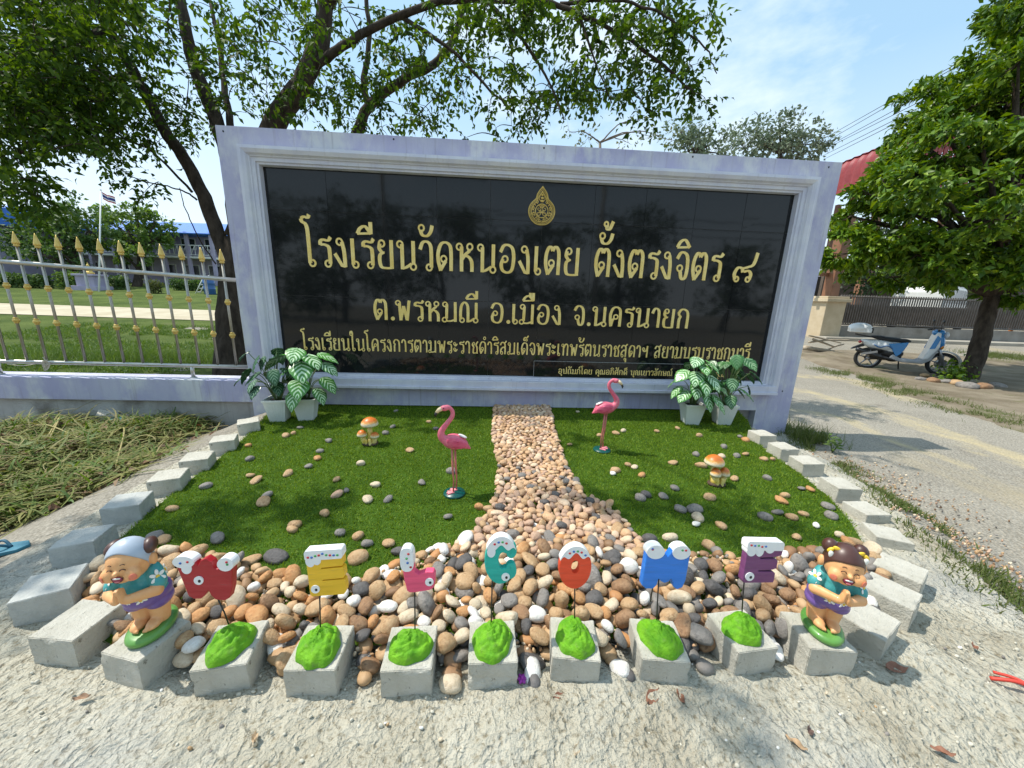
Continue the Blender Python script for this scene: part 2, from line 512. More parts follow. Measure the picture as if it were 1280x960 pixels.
def loft(name, A, B, nu, nv, mat, dz=0.004, kind='structure', bumpf=None):
    """a sheet between two ground lines, draped on the terrain"""
    def resamp(P, n):
        P = np.asarray(P, float)[:, :2]
        s = np.r_[0, np.cumsum(np.hypot(*np.diff(P, axis=0).T))]
        t = np.linspace(0, s[-1], n)
        return np.stack([np.interp(t, s, P[:, 0]), np.interp(t, s, P[:, 1])], 1)
    a = resamp(A, nu); b = resamp(B, nu)
    w = np.linspace(0, 1, nv)[None, :, None]
    G = a[:, None, :] * (1 - w) + b[:, None, :] * w
    Z = ground_z(G[..., 0], G[..., 1]) + dz
    if bumpf is not None: Z = Z + bumpf(G[..., 0], G[..., 1], np.broadcast_to(w[..., 0], Z.shape))
    o = np_obj(name, np.concatenate([G, Z[..., None]], -1).reshape(-1, 3), grid_faces(nu, nv), mat, smooth=True)
    return tag(o, kind=kind)

GC = np.array([0.17, 2.5])
TURF_POLY = np.array([(-1.30, 1.07), (-1.42, 1.17), (-1.57, 1.29), (-1.72, 1.55), (-1.80, 1.86), (-1.85, 2.13), (-1.88, 2.4), (-1.94, 2.73), (-2.02, 3.12), (-2.13, 3.45), (-2.16, 3.87), (2.86, 3.87), (2.72, 3.5), (2.40, 2.95), (2.31, 2.63), (2.28, 2.37), (2.20, 2.02), (2.07, 1.73), (1.95, 1.54), (1.79, 1.33), (1.60, 1.21), (1.38, 1.09), (1.2, 1.03), (-1.1, 1.03)])
def turf_ring(a, k=1.0):
    d = np.array([math.cos(a), math.sin(a)]); best = 9.0
    for i in range(len(TURF_POLY)):
        p, q = TURF_POLY[i] - GC, TURF_POLY[(i + 1) % len(TURF_POLY)] - GC
        e = q - p; den = d[0] * e[1] - d[1] * e[0]
        if abs(den) < 1e-9: continue
        t = (p[0] * e[1] - p[1] * e[0]) / den; u = (p[0] * d[1] - p[1] * d[0]) / den
        if t > 0 and -1e-6 <= u <= 1 + 1e-6: best = min(best, t)
    return GC + d * best * k
# cement apron round the garden: rough, lumpy, thrown down by hand
def apron_mat():
    m, N, K, b = newmat('rough_cement_screed')
    t = N.new('ShaderNodeTexCoord'); v = t.outputs['Object']
    def noise(s, d=7, ro=0.65):
        n = N.new('ShaderNodeTexNoise'); n.inputs['Scale'].default_value = s; n.inputs['Detail'].default_value = d; n.inputs['Roughness'].default_value = ro
        K.new(v, n.inputs['Vector']); return n
    def ramp(f, e):
        r = N.new('ShaderNodeValToRGB'); q = r.color_ramp.elements
        while len(q) < len(e): q.new(0.5)
        for i, (p, c) in enumerate(e): q[i].position = p; q[i].color = tuple(c) + (1,)
        K.new(f, r.inputs['Fac']); return r.outputs['Color']
    n1 = noise(2.3)
    base = ramp(n1.outputs['Fac'], [(0.3, (0.36, 0.32, 0.235)), (0.5, (0.50, 0.47, 0.375)), (0.7, (0.60, 0.575, 0.485))])
    n2 = noise(55)
    spk = ramp(n2.outputs['Fac'], [(0.34, (0.42, 0.37, 0.29)), (0.47, (1, 1, 1))])
    mu = N.new('ShaderNodeMix'); mu.data_type = 'RGBA'; mu.blend_type = 'MULTIPLY'; mu.inputs['Factor'].default_value = 0.8
    K.new(base, mu.inputs['A']); K.new(spk, mu.inputs['B'])
    n3 = noise(1.1)
    mr = N.new('ShaderNodeMapRange'); mr.inputs['From Min'].default_value = 0.53; mr.inputs['From Max'].default_value = 0.68
    mr.inputs['To Max'].default_value = 0.6
    K.new(n3.outputs['Fac'], mr.inputs['Value'])
    m2 = N.new('ShaderNodeMix'); m2.data_type = 'RGBA'; m2.inputs['B'].default_value = (0.30, 0.31, 0.30, 1)
    K.new(mr.outputs['Result'], m2.inputs['Factor']); K.new(mu.outputs['Result'], m2.inputs['A'])
    K.new(m2.outputs['Result'], b.inputs['Base Color'])
    b.inputs['Roughness'].default_value = 0.95; b.inputs['Specular IOR Level'].default_value = 0.2
    vo = N.new('ShaderNodeTexVoronoi'); vo.inputs['Scale'].default_value = 38
    n4 = noise(10, 4)
    dv = N.new('ShaderNodeMix'); dv.data_type = 'RGBA'; dv.blend_type = 'ADD'; dv.inputs['Factor'].default_value = 0.12
    K.new(v, dv.inputs['A']); K.new(n4.outputs['Color'], dv.inputs['B']); K.new(dv.outputs['Result'], vo.inputs['Vector'])
    ad = N.new('ShaderNodeMath'); ad.operation = 'ADD'
    K.new(vo.outputs['Distance'], ad.inputs[0]); K.new(n2.outputs['Fac'], ad.inputs[1])
    bp = N.new('ShaderNodeBump'); bp.inputs['Strength'].default_value = 1.0; bp.inputs['Distance'].default_value = 0.016
    K.new(ad.outputs[0], bp.inputs['Height']); K.new(bp.outputs['Normal'], b.inputs['Normal'])
    return m
M_apron = apron_mat()
edge_px = [(985, 522), (1010, 558), (1060, 592), (1130, 640), (1190, 692), (1235, 728), (1290, 775)]
pts = [gt(*p)[:2] for p in edge_px]
pts += [np.array([3.2, -0.1]), np.array([3.2, -1.6]), np.array([0.0, -1.6]), np.array([-3.2, -1.6]), np.array([-3.0, 0.2])]
pts += [gt(*p)[:2] for p in [(-40, 735), (30, 690), (90, 655), (150, 618), (200, 590), (250, 560), (305, 535)]]
outer = np.array(pts)
ang = np.unwrap(np.arctan2(outer[:, 1] - GC[1], outer[:, 0] - GC[0])[::-1])[::-1]
def garden_ring(d, n=400, a0=None, a1=None):
    out = []
    for a in np.linspace(a0, a1, n):
        lo, hi = 0.2, 5
        for _ in range(30):
            mid = (lo + hi) / 2
            if garden_d(GC[0] + mid * math.cos(a), GC[1] + mid * math.sin(a)) > d: hi = mid
            else: lo = mid
        out.append((GC[0] + lo * math.cos(a), GC[1] + lo * math.sin(a)))
    return np.array(out)
sa = np.r_[0, np.cumsum(np.hypot(*np.diff(outer, axis=0).T))]
# dense outer line and an inner ring that follows it by angle
tt = np.linspace(0, sa[-1], 420)
OD = np.stack([np.interp(tt, sa, outer[:, 0]), np.interp(tt, sa, outer[:, 1])], 1)
OA = np.unwrap(np.arctan2(OD[:, 1] - GC[1], OD[:, 0] - GC[0]))
IR = np.array([turf_ring(a, .93) for a in OA])
nv = 110
w = (np.linspace(0, 1, nv) ** 1.0)[None, :, None]
G = IR[:, None, :] * (1 - w) + OD[:, None, :] * w
gx, gy = G[..., 0], G[..., 1]
Z = ground_z(gx, gy) + 0.012 - .02 * (1 - sstep(.03, .09, w[..., 0] + 0 * gx))
fx, fy = gx.ravel(), gy.ravel()
f1 = fbm(fx, fy, 2.2, 1.3, 4).reshape(gx.shape); f2 = fbm(fx, fy, 14, 5.3, 4).reshape(gx.shape); f3 = fbm(fx, fy, 45, 8.3, 3).reshape(gx.shape)
Z = Z + (0.018 * f1 + 0.010 * f2 + 0.0045 * f3) * (.35 + .65 * sstep(-.1, .12, garden_d(gx, gy))) * sstep(0.0, 0.05, w[..., 0] + 0 * gx)
Z = Z - 0.06 * sstep(0.95, 1.0, w[..., 0] + 0.035 * f2)
o = np_obj('concrete_apron', np.concatenate([G, Z[..., None]], -1).reshape(-1, 3), grid_faces(len(OD), nv), M_apron, smooth=True)
tag(o, kind='structure')

# school field beyond the fence, its sandy track
M_field = pmat('field_grass', (0.055, 0.085, 0.018), (0.11, 0.145, 0.035), 0.8, 0.95, 0.8, 30, c3=(0.16, 0.14, 0.08), s3=0.5, lo3=0.6, hi3=0.8, spec=0.1, bdist=0.05)
M_sand = pmat('sandy_track', (0.42, 0.36, 0.25), (0.52, 0.46, 0.34), 1.2, 0.95, 0.4, 30, spec=0.1)
loft('school_field', [(-90, 4.6), (-2.8, 4.6)], [(-90, 75), (3.4, 75)], 60, 90, M_field, 0.012)
def atd(u, d):
    """ground point at forward distance d below photo column u"""
    q = FWD[:2] / np.linalg.norm(FWD[:2])
    r = CR[:2]
    p = q * d + r * ((u - 640) / FPX * d)
    return p
loft('sand_track', [atd(-260, 13.2), atd(330, 13.2)], [atd(-300, 16.2), atd(330, 16.0)], 40, 8, M_sand, 0.03)
# road past the sign and the verge the tree stands on
M_verge = pmat('dusty_soil', (0.16, 0.13, 0.09), (0.26, 0.22, 0.16), 2.0, 0.95, 0.7, 30, c3=(0.10, 0.11, 0.04), s3=1.2, lo3=0.55, hi3=0.7, spec=0.1, bdist=0.03)
vA = [gt(1000, 447)[:2], gt(1060, 466)[:2], gt(1130, 496)[:2], gt(1200, 520)[:2], gt(1285, 548)[:2], gt(1400, 590)[:2]]
vB = [gt(1000, 437)[:2], gt(1060, 437)[:2], gt(1130, 440)[:2], gt(1200, 444)[:2], gt(1285, 450)[:2], gt(1400, 456)[:2]]
loft('verge', vA, vB, 60, 24, M_verge, 0.006, bumpf=lambda x, y, w: 0.05 * np.sin(np.pi * w) * (1 + fbm(x, y, 1.5, 2.2, 3)) - 0.03 * (w < 0.03) - 0.03 * (w > 0.97))

# ------------------------------------------------------------------ artificial turf
M_turf = pmat('turf_backing', (0.035, 0.075, 0.008), (0.055, 0.11, 0.012), 6, 0.95, 0.5, 90, spec=0.1)
a_ = np.linspace(0, 2 * math.pi, 240, endpoint=False)
ring = np.array([turf_ring(a, .995) for a in a_])
nr = 30
w = np.linspace(0, 1, nr)[:, None, None]
G = GC[None, None, :] * (1 - w) + ring[None, :, :] * w
def turf_z(x, y): return 0.004 + 0.018 * np.clip(1 - (garden_d(x, y) + 1.7) / 1.7, 0, 1)
Z = turf_z(G[..., 0], G[..., 1]) + 0.024
n_ = len(a_)
fs = []
for i in range(nr - 1):
    for k in range(n_):
        k2 = (k + 1) % n_
        fs.append((i * n_ + k, (i + 1) * n_ + k, (i + 1) * n_ + k2, i * n_ + k2))
o = np_obj('artificial_turf', np.concatenate([G, Z[..., None]], -1).reshape(-1, 3), np.array(fs), M_turf, smooth=True)
tag(o, kind='structure')
TURF = 0.03
def blades(name, px, py, pz, length, width, mat, lean=0.6, kind='stuff', segs=2, curl=0.0, az=None):
    """narrow grass blades, three points wide at the foot, one at the tip"""
    n = len(px)
    if az is None: az = RNG.uniform(0, 2 * np.pi, n)
    ln = RNG.uniform(0.15, 1, n) * lean
    d = np.stack([np.cos(az) * np.sin(ln), np.sin(az) * np.sin(ln), np.cos(ln)], 1)
    side = np.stack([-np.sin(az), np.cos(az), 0 * az], 1) * (width[:, None] / 2)
    tw = RNG.uniform(0, np.pi, n)
    side = side * np.cos(tw)[:, None] + np.stack([np.cos(az), np.sin(az), 0 * az], 1) * (width * np.sin(tw) / 2)[:, None]
    b = np.stack([px, py, pz], 1)
    mid = b + d * length[:, None] * 0.55
    d2 = d.copy(); d2[:, 2] -= 0.5 * lean + curl; d2 /= np.linalg.norm(d2, axis=1)[:, None]
    tip = mid + d2 * length[:, None] * 0.5
    V = np.stack([b - side, b + side, mid + side * 0.8, mid - side * 0.8, tip], 1).reshape(-1, 3)
    k = np.arange(n)[:, None] * 5
    F = np.concatenate([k + np.array([[0, 1, 2]]), k + np.array([[0, 2, 3]]), k + np.array([[3, 2, 4]])], 0)
    o = np_obj(name, V, F, mat)
    return tag(o, kind=kind)
M_blade = leafmat('plastic_grass', [(0.065, 0.125, 0.006), (0.11, 0.20, 0.009), (0.165, 0.27, 0.012), (0.24, 0.32, 0.03)], 0.28, 0.55, 0.3)
n = 290000
px = RNG.uniform(-2.2, 2.9, n); py = RNG.uniform(0.95, 3.9, n)
rr0 = np.array([np.hypot(*(turf_ring(a) - GC)) for a in np.linspace(-np.pi, np.pi, 721)])
k = (np.hypot(px - GC[0], py - GC[1]) < np.interp(np.arctan2(py - GC[1], px - GC[0]), np.linspace(-np.pi, np.pi, 721), rr0) - .004 + RNG.normal(size=n) * .006) & (py < 3.865)
px, py = px[k], py[k]
# denser near the camera is not needed: keep blades wider at the back
ln_ = RNG.uniform(0.014, 0.027, len(px)); wd_ = RNG.uniform(0.0022, 0.004, len(px)) * (0.8 + 0.25 * py)
o = blades('turf_grass', px, py, turf_z(px, py) + 0.018, ln_, wd_, M_blade, 1.0)
tag(o, 'short green artificial grass of the garden bed', 'grass')

# ------------------------------------------------------------------ Thai lettering, drawn stroke by stroke
# each glyph: advance, then strokes.  ('c',x,y,r) loop; ('s',pts...) smooth stroke; ('l',pts...) straight stroke
GL = {
 'ร': (.52, [('s', (.5, 1.02), (.4, .9), (.2, .92), (.1, .86), (.1, .74)), ('s', (.1, .75), (.26, .75), (.4, .68), (.43, .52), (.43, .1)), ('c', .34, .1, .085)]),
 'ง': (.52, [('c', .22, .87, .085), ('s', (.31, .87), (.37, .6), (.39, .3), (.39, .0)), ('l', (.39, .02), (.27, .05), (.02, .46))]),
 'น': (.78, [('c', .12, .87, .085), ('l', (.2, .88), (.2, .0)), ('s', (.2, .03), (.36, .08), (.56, .2)), ('c', .63, .1, .085), ('l', (.64, .18), (.64, 1.0))]),
 'ม': (.76, [('c', .12, .87, .085), ('l', (.21, .88), (.19, .16)), ('c', .09, .1, .085), ('s', (.17, .04), (.4, .04), (.63, .12)), ('l', (.63, .0), (.63, 1.0))]),
 'ย': (.70, [('c', .2, .87, .085), ('s', (.12, .87), (.1, .7), (.2, .57), (.3, .56)), ('s', (.26, .57), (.12, .47), (.1, .25), (.16, .06), (.34, .02), (.57, .03)), ('l', (.57, .0), (.57, 1.0))]),
 'ว': (.58, [('s', (.04, .72), (.14, .95), (.3, 1.0), (.44, .9), (.48, .65), (.48, .1)), ('c', .39, .1, .085)]),
 'ด': (.72, [('s', (.18, .0), (.09, .35), (.09, .65), (.2, .93), (.38, 1.0), (.55, .9), (.6, .65), (.6, .0)), ('l', (.17, .02), (.39, .36)), ('c', .305, .42, .085)]),
 'ต': (.72, [('s', (.18, .0), (.08, .35), (.08, .7), (.17, .96), (.27, .99), (.34, .86)), ('s', (.34, .86), (.42, .99), (.52, .97), (.6, .75), (.6, .0)), ('l', (.17, .02), (.39, .36)), ('c', .305, .42, .085)]),
 'ค': (.72, [('s', (.14, .0), (.09, .35), (.09, .65), (.2, .93), (.38, 1.0), (.55, .9), (.6, .65), (.6, .0)), ('s', (.14, .02), (.2, .3), (.3, .42)), ('c', .37, .5, .085)]),
 'ศ': (.74, [('s', (.14, .0), (.09, .35), (.09, .65), (.2, .93), (.38, 1.0), (.52, .9), (.6, .65), (.6, .0)), ('s', (.14, .02), (.2, .3), (.3, .42)), ('c', .37, .5, .085), ('l', (.5, .9), (.7, 1.15))]),
 'ห': (.76, [('c', .12, .87, .085), ('l', (.21, .88), (.21, .0)), ('s', (.22, .42), (.36, .6), (.5, .72), (.5, .8)), ('c', .54, .88, .085), ('s', (.34, .58), (.5, .52), (.6, .4), (.63, .25), (.63, .0))]),
 'อ': (.72, [('s', (.06, .74), (.18, .96), (.36, 1.0), (.54, .88), (.6, .55), (.54, .14), (.36, .02), (.16, .1), (.1, .3), (.16, .5)), ('c', .25, .5, .085)]),
 'จ': (.62, [('s', (.05, .76), (.16, .96), (.3, 1.0), (.46, .88), (.52, .55), (.5, .15), (.4, .02), (.3, .08), (.24, .3)), ('c', .2, .42, .085)]),
 'ณ': (.96, [('c', .12, .1, .085), ('s', (.05, .14), (.05, .55), (.1, .85), (.24, 1.0), (.38, .88), (.42, .6), (.42, .0)), ('s', (.42, .03), (.56, .08), (.74, .2)), ('c', .81, .1, .085), ('l', (.83, .18), (.83, 1.0))]),
 'พ': (.78, [('c', .12, .87, .085), ('l', (.19, .86), (.24, .0)), ('l', (.24, .02), (.39, .72)), ('l', (.39, .72), (.55, .02)), ('l', (.55, .0), (.67, 1.0))]),
 'ท': (.74, [('c', .12, .87, .085), ('l', (.2, .88), (.2, .0)), ('s', (.21, .6), (.34, .9), (.48, .99), (.6, .85), (.61, .6), (.61, .0))]),
 'า': (.48, [('s', (.02, .74), (.1, .95), (.22, 1.0), (.34, .88), (.37, .6), (.37, .0))]),
 'ก': (.70, [('s', (.12, .0), (.12, .45), (.17, .6), (.1, .7), (.05, .76)), ('s', (.05, .75), (.16, .95), (.32, 1.0), (.5, .9), (.57, .65), (.57, .0))]),
 'ะ': (.46, [('c', .12, .78, .075), ('s', (.19, .74), (.14, .64), (.24, .62), (.38, .78)), ('c', .12, .32, .075), ('s', (.19, .28), (.14, .18), (.24, .16), (.38, .32))]),
 'ช': (.66, [('c', .22, .82, .085), ('s', (.14, .86), (.1, .7), (.22, .55), (.2, .4), (.18, .04)), ('l', (.16, .03), (.56, .06)), ('s', (.55, .0), (.55, .5), (.46, .68), (.5, .85), (.62, 1.02))]),
 'ส': (.70, [('s', (.06, .76), (.16, .95), (.3, 1.0), (.46, .9), (.52, .65), (.52, .0)), ('s', (.52, .45), (.4, .6), (.2, .5), (.1, .3), (.11, .14)), ('c', .2, .1, .085), ('l', (.44, .9), (.64, 1.12))]),
 'ล': (.66, [('s', (.06, .76), (.16, .95), (.3, 1.0), (.46, .9), (.52, .65), (.52, .0)), ('s', (.52, .45), (.4, .6), (.2, .5), (.1, .3), (.11, .14)), ('c', .2, .1, .085)]),
 'บ': (.74, [('c', .12, .87, .085), ('l', (.2, .88), (.2, .0)), ('l', (.2, .04), (.6, .07)), ('l', (.61, .0), (.61, 1.0))]),
 'ป': (.74, [('c', .12, .87, .085), ('l', (.2, .88), (.2, .0)), ('l', (.2, .04), (.6, .07)), ('l', (.61, .0), (.61, 1.4))]),
 'ษ': (.78, [('c', .12, .87, .085), ('l', (.2, .88), (.2, .0)), ('l', (.2, .04), (.6, .07)), ('l', (.61, .0), (.61, 1.0)), ('c', .4, .45, .075), ('l', (.47, .5), (.75, .62))]),
 'ถ': (.70, [('c', .2, .1, .085), ('s', (.12, .12), (.12, .45), (.18, .6), (.08, .74)), ('s', (.06, .74), (.16, .95), (.32, 1.0), (.5, .9), (.57, .65), (.57, .0))]),
 'ภ': (.70, [('c', .08, .1, .085), ('s', (.16, .12), (.16, .45), (.2, .6), (.1, .74)), ('s', (.08, .74), (.18, .95), (.32, 1.0), (.5, .9), (.57, .65), (.57, .0))]),
 'ญ': (.96, [('s', (.12, .0), (.12, .45), (.17, .6), (.05, .75), (.16, .95), (.28, 1.0), (.42, .88), (.46, .6), (.46, .02)), ('l', (.46, .03), (.76, .03)), ('l', (.78, .0), (.78, 1.0))]),
 'ฯ': (.66, [('c', .14, .72, .085), ('s', (.08, .66), (.2, .52), (.4, .58), (.5, .8), (.52, 1.0)), ('l', (.52, 1.0), (.52, .0))]),
 'เ': (.34, [('l', (.1, 1.0), (.1, .1)), ('c', .19, .1, .085)]),
 'แ': (.66, [('l', (.1, 1.0), (.1, .1)), ('c', .19, .1, .085), ('l', (.42, 1.0), (.42, .1)), ('c', .51, .1, .085)]),
 'โ': (.42, [('s', (.26, 1.74), (.2, 1.64), (.06, 1.66), (-.06, 1.6)), ('s', (-.06, 1.6), (-.02, 1.5), (.1, 1.42), (.15, 1.25), (.16, .9), (.16, .1)), ('c', .25, .1, .085)]),
 'ใ': (.42, [('c', .06, 1.36, .08), ('s', (-.02, 1.4), (.02, 1.56), (.12, 1.58), (.18, 1.4), (.16, 1.1), (.16, .1)), ('c', .25, .1, .085)]),
 '๘': (.95, [('c', .12, .1, .07), ('s', (.05, .08), (.0, .3), (.12, .52), (.3, .5), (.36, .36)), ('c', .62, .1, .07), ('s', (.69, .1), (.72, .3), (.6, .42), (.4, .38)), ('s', (.3, .5), (.55, .56), (.78, .68), (.88, 1.1))]),
 '.': (.28, [('d', .12, .08, .085)]),
 ',': (.28, [('d', .12, .06, .08), ('l', (.14, .04), (.06, -.2))]),
 ' ': (.5, []),
}
MK = {   # marks above / below, measured from the right edge of the consonant
 'ี': [('s', (-.62, 1.17), (-.5, 1.36), (-.3, 1.42), (-.1, 1.18)), ('l', (-.62, 1.17), (-.08, 1.2)), ('l', (-.1, 1.18), (-.1, 1.58))],
 'ิ': [('s', (-.62, 1.17), (-.5, 1.38), (-.3, 1.44), (-.08, 1.18)), ('l', (-.62, 1.17), (-.08, 1.2))],
 'ื': [('s', (-.62, 1.17), (-.5, 1.36), (-.3, 1.42), (-.1, 1.18)), ('l', (-.62, 1.17), (-.08, 1.2)), ('l', (-.1, 1.18), (-.1, 1.58)), ('l', (-.26, 1.34), (-.26, 1.58))],
 'ั': [('c', -.46, 1.46, .08), ('s', (-.5, 1.38), (-.42, 1.22), (-.24, 1.2), (-.1, 1.34), (-.04, 1.56))],
 '้': [('c', -.34, 1.88, .06), ('s', (-.29, 1.84), (-.3, 1.72), (-.18, 1.72), (-.06, 1.98))],
 '็': [('c', -.2, 1.24, .06), ('s', (-.27, 1.26), (-.42, 1.2), (-.46, 1.34), (-.34, 1.46), (-.2, 1.42), (-.02, 1.6))],
 '์': [('c', -.26, 1.26, .07), ('s', (-.32, 1.34), (-.24, 1.46), (-.08, 1.58))],
 'ุ': [('c', -.17, -.2, .075), ('l', (-.1, -.16), (-.1, -.46))],
 'ำ': [('c', -.3, 1.3, .085)],
}
for k_ in list(GL):
    if k_ not in ' .,': GL[k_] = (GL[k_][0] + .09, GL[k_][1])
class Text:
    def __init__(s): s.mb = MB(); s.k = 0
    def ribbon(s, pts, T, thick, thin, Yf, depth, closed=False):
        pts = [np.array(p, float) for p in pts]
        n = len(pts); L_ = []; R__ = []
        for i in range(n):
            a = pts[(i - 1) % n] if closed or i else pts[0]
            b = pts[(i + 1) % n] if closed or i < n - 1 else pts[-1]
            t = b - a; l = np.hypot(*t)
            t = t / (l if l > 1e-9 else 1)
            w = (thin + (thick - thin) * abs(t[1]) ** 1.3) / 2
            nn = np.array([-t[1], t[0]])
            L_.append(T(pts[i] + nn * w)); R__.append(T(pts[i] - nn * w))
        Yf = Yf - 0.0003 * (s.k % 9); s.k += 1
        vs = [(p[0], Yf, p[1]) for p in L_] + [(p[0], Yf, p[1]) for p in R__] + [(p[0], Yf + depth, p[1]) for p in L_] + [(p[0], Yf + depth, p[1]) for p in R__]
        fs = []
        for i in range(n if closed else n - 1):
            j = (i + 1) % n
            fs += [(i, j, n + j, n + i), (i, 2 * n + i, 2 * n + j, j), (n + i, n + j, 3 * n + j, 3 * n + i)]
        if not closed:
            fs += [(0, n, 3 * n, 2 * n), (n - 1, 3 * n - 1, 4 * n - 1, 2 * n - 1)]
        s.mb.add(vs, fs)
    def glyph(s, strokes, T, thick, thin, Yf, depth):
        for st in strokes:
            if st[0] == 'c':
                r = st[3] * 1.28
                s.ribbon([(st[1] + r * math.cos(a), st[2] + r * math.sin(a) * 1.02) for a in np.linspace(0, 2 * math.pi, 14, endpoint=False)], T, thick * .50, thin * .85, Yf, depth, True)
            elif st[0] == 'd':
                r = st[3] * .6
                s.ribbon([(st[1] + r * math.cos(a), st[2] + r * math.sin(a)) for a in np.linspace(0, 2 * math.pi, 12, endpoint=False)], T, r * 1.9, r * 1.9, Yf, depth, True)
            elif st[0] == 's':
                s.ribbon(catmull(st[1:]), T, thick, thin, Yf, depth)
            else:
                s.ribbon(st[1:], T, thick, thin, Yf, depth)
    def line(s, text, x0, x1, z0, cap, Yf, depth=0.008, thick=.142, thin=.075, dz=0.0):
        adv = sum(GL[c][0] if c in GL else (GL['า'][0] if c == 'ำ' else 0) for c in text)
        sx = (x1 - x0) / adv
        cx = 0.0; last = 0.0
        def mk(off): return lambda p: (x0 + (off + p[0]) * sx, z0 + p[1] * cap + dz * (off / adv))
        for c in text:
            if c == 'ำ':
                s.glyph(MK['ำ'], mk(cx), thick, thin, Yf, depth); s.glyph(GL['า'][1], mk(cx), thick, thin, Yf, depth); cx += GL['า'][0]; last = cx
            elif c in MK:
                s.glyph(MK[c], mk(cx - .10), thick, thin, Yf, depth)
            else:
                s.glyph(GL[c][1], mk(cx), thick, thin, Yf, depth); cx += GL[c][0]
        return s

# ------------------------------------------------------------------ the school name wall
D = 3.811
SX0, SX1, SZT = -2.452, 3.43, 2.598
PX0, PX1, PZ0, PZ1 = -2.115, 3.045, 0.375, 2.302
BZ = 0.045
root = empty('sign_wall', (0.49, D + 0.15, -0.25), 'wide faded purple wall with a black granite panel and gold Thai lettering', 'sign wall')
def W(name, mb, mat, bevel=0.0, **k):
    o = mb.build(name, mat, None, tuple(root.location), bevel=bevel, **k)
    o.location = (0, 0, 0); o.parent = root
    return o
mb = MB()
outer_ = [(SX0, -0.35), (SX0, SZT), (SX1, SZT), (SX1, -0.35)]
mb.box2((SX0, D, PZ1), (SX1, D + .3, SZT))
mb.box2((SX0, D, BZ), (PX0, D + .3, PZ1)); mb.box2((PX1, D, BZ), (SX1, D + .3, PZ1))
mb.box2((PX0, D, BZ), (PX1, D + .3, PZ0))
mb.box2((SX0, D, -.45), (SX0 + .36, D + .3, BZ)); mb.box2((SX1 - .40, D, -.45), (SX1, D + .3, BZ))
W('wall_body', mb, M_purple)
mb = MB(); mb.box2((SX0 + .3, D + .10, -.45), (SX1 - .3, D + .26, BZ + .02)); W('base_wall', mb, M_purple_low)
mb = MB(); mb.box2((PX0 + .002, D + .062, PZ0 + .002), (PX1 - .002, D + .28, PZ1 - .002)); W('backing', mb, M_grout)
# polished granite tiles
mb = MB()
vx = [PX0] + [-1.557 + .513 * i for i in range(9)] + [PX1]
hz_ = [PZ0, 1.152, 1.938, PZ1]
for i in range(len(vx) - 1):
    for j in range(3):
        t = [random.gauss(0, .0007) for _ in range(4)]
        g = .0017
        a, b, c_, d_ = vx[i] + g, vx[i + 1] - g, hz_[j] + g, hz_[j + 1] - g
        y0 = D + .05
        mb.add([(a, y0 + t[0], c_), (b, y0 + t[1], c_), (b, y0 + t[2], d_), (a, y0 + t[3], d_), (a, y0 + .01, c_), (b, y0 + .01, c_), (b, y0 + .01, d_), (a, y0 + .01, d_)],
               [(0, 1, 2, 3), (0, 4, 5, 1), (1, 5, 6, 2), (2, 6, 7, 3), (3, 7, 4, 0)])
W('granite_panel', mb, M_granite)
# stepped moulding all round, mitred at the corners
prof = [(-.004, .052), (0, -.004), (.016, -.006), (.020, -.022), (.050, -.026), (.054, -.040), (.062, -.044), (.075, -.066), (.105, -.082), (.132, -.078), (.138, -.058), (.142, -.0005)]
mb = MB()
n = len(prof)
vs = []
for (sx, sz) in ((0, 0), (1, 0), (1, 1), (0, 1)):
    for o_, y in prof:
        k = o_ if sz else o_ * .82
        vs.append(((PX1 + o_) if sx else (PX0 - o_), D + y, (PZ1 + o_ * 1.0) if sz else (PZ0 - k)))
fs = []
for c in range(4):
    d = (c + 1) % 4
    for i in range(n - 1): fs.append((c * n + i, d * n + i, d * n + i + 1, c * n + i + 1))
mb.add(vs, fs)
W('panel_frame', mb, M_white_trim)
mb = MB(); mb.box2((PX0 - .12, D - .105, PZ0 - .125), (PX1 + .12, D - .0005, PZ0 - .095)); mb.box2((PX0 - .11, D - .085, PZ0 - .097), (PX1 + .11, D - .001, PZ0 - .03))
W('sill', mb, M_white_trim, bevel=.004)
YF = D + .043
tx = Text(); tx.line('โรงเรียนวัดหนองเตย ตั้งตรงจิตร ๘', -1.80, 2.80, 1.440, .268, YF, .01); W('school_name_lettering', tx.mb, M_gold, fixn=True)
tx = Text(); tx.line('ต.พรหมณี อ.เมือง จ.นครนายก', -1.18, 2.15, .938, .20, YF, .009); W('address_lettering', tx.mb, M_gold)
tx = Text(); tx.line('โรงเรียนในโครงการตามพระราชดำริสมเด็จพระเทพรัตนราชสุดาฯ สยามบรมราชกุมารี', -1.91, 2.88, .614, .125, YF, .008, .135, .08); W('project_lettering', tx.mb, M_gold)
mb = MB(); mb.box2((.475, D + .034, PZ0 + .003), (2.93, D + .048, .553)); pl_ = W('plaque', mb, M_granite)
mb = MB()
mb.box2((.475, D + .0325, .548), (2.93, D + .0345, .5535)); mb.box2((.475, D + .0325, PZ0 + .003), (.4795, D + .0345, .5475))
W('plaque_border', mb, pmat('scratched_edge', (.25, .25, .25), None, rough=.5))
tx = Text(); tx.line('อุปถัมภ์โดย คุณอภิศักดิ์ บุญเยาวลักษณ์ และครอบครัว,คุณ', .745, 2.62, .418, .052, D + .029, .004, .14, .09); W('plaque_lettering', tx.mb, M_gold)
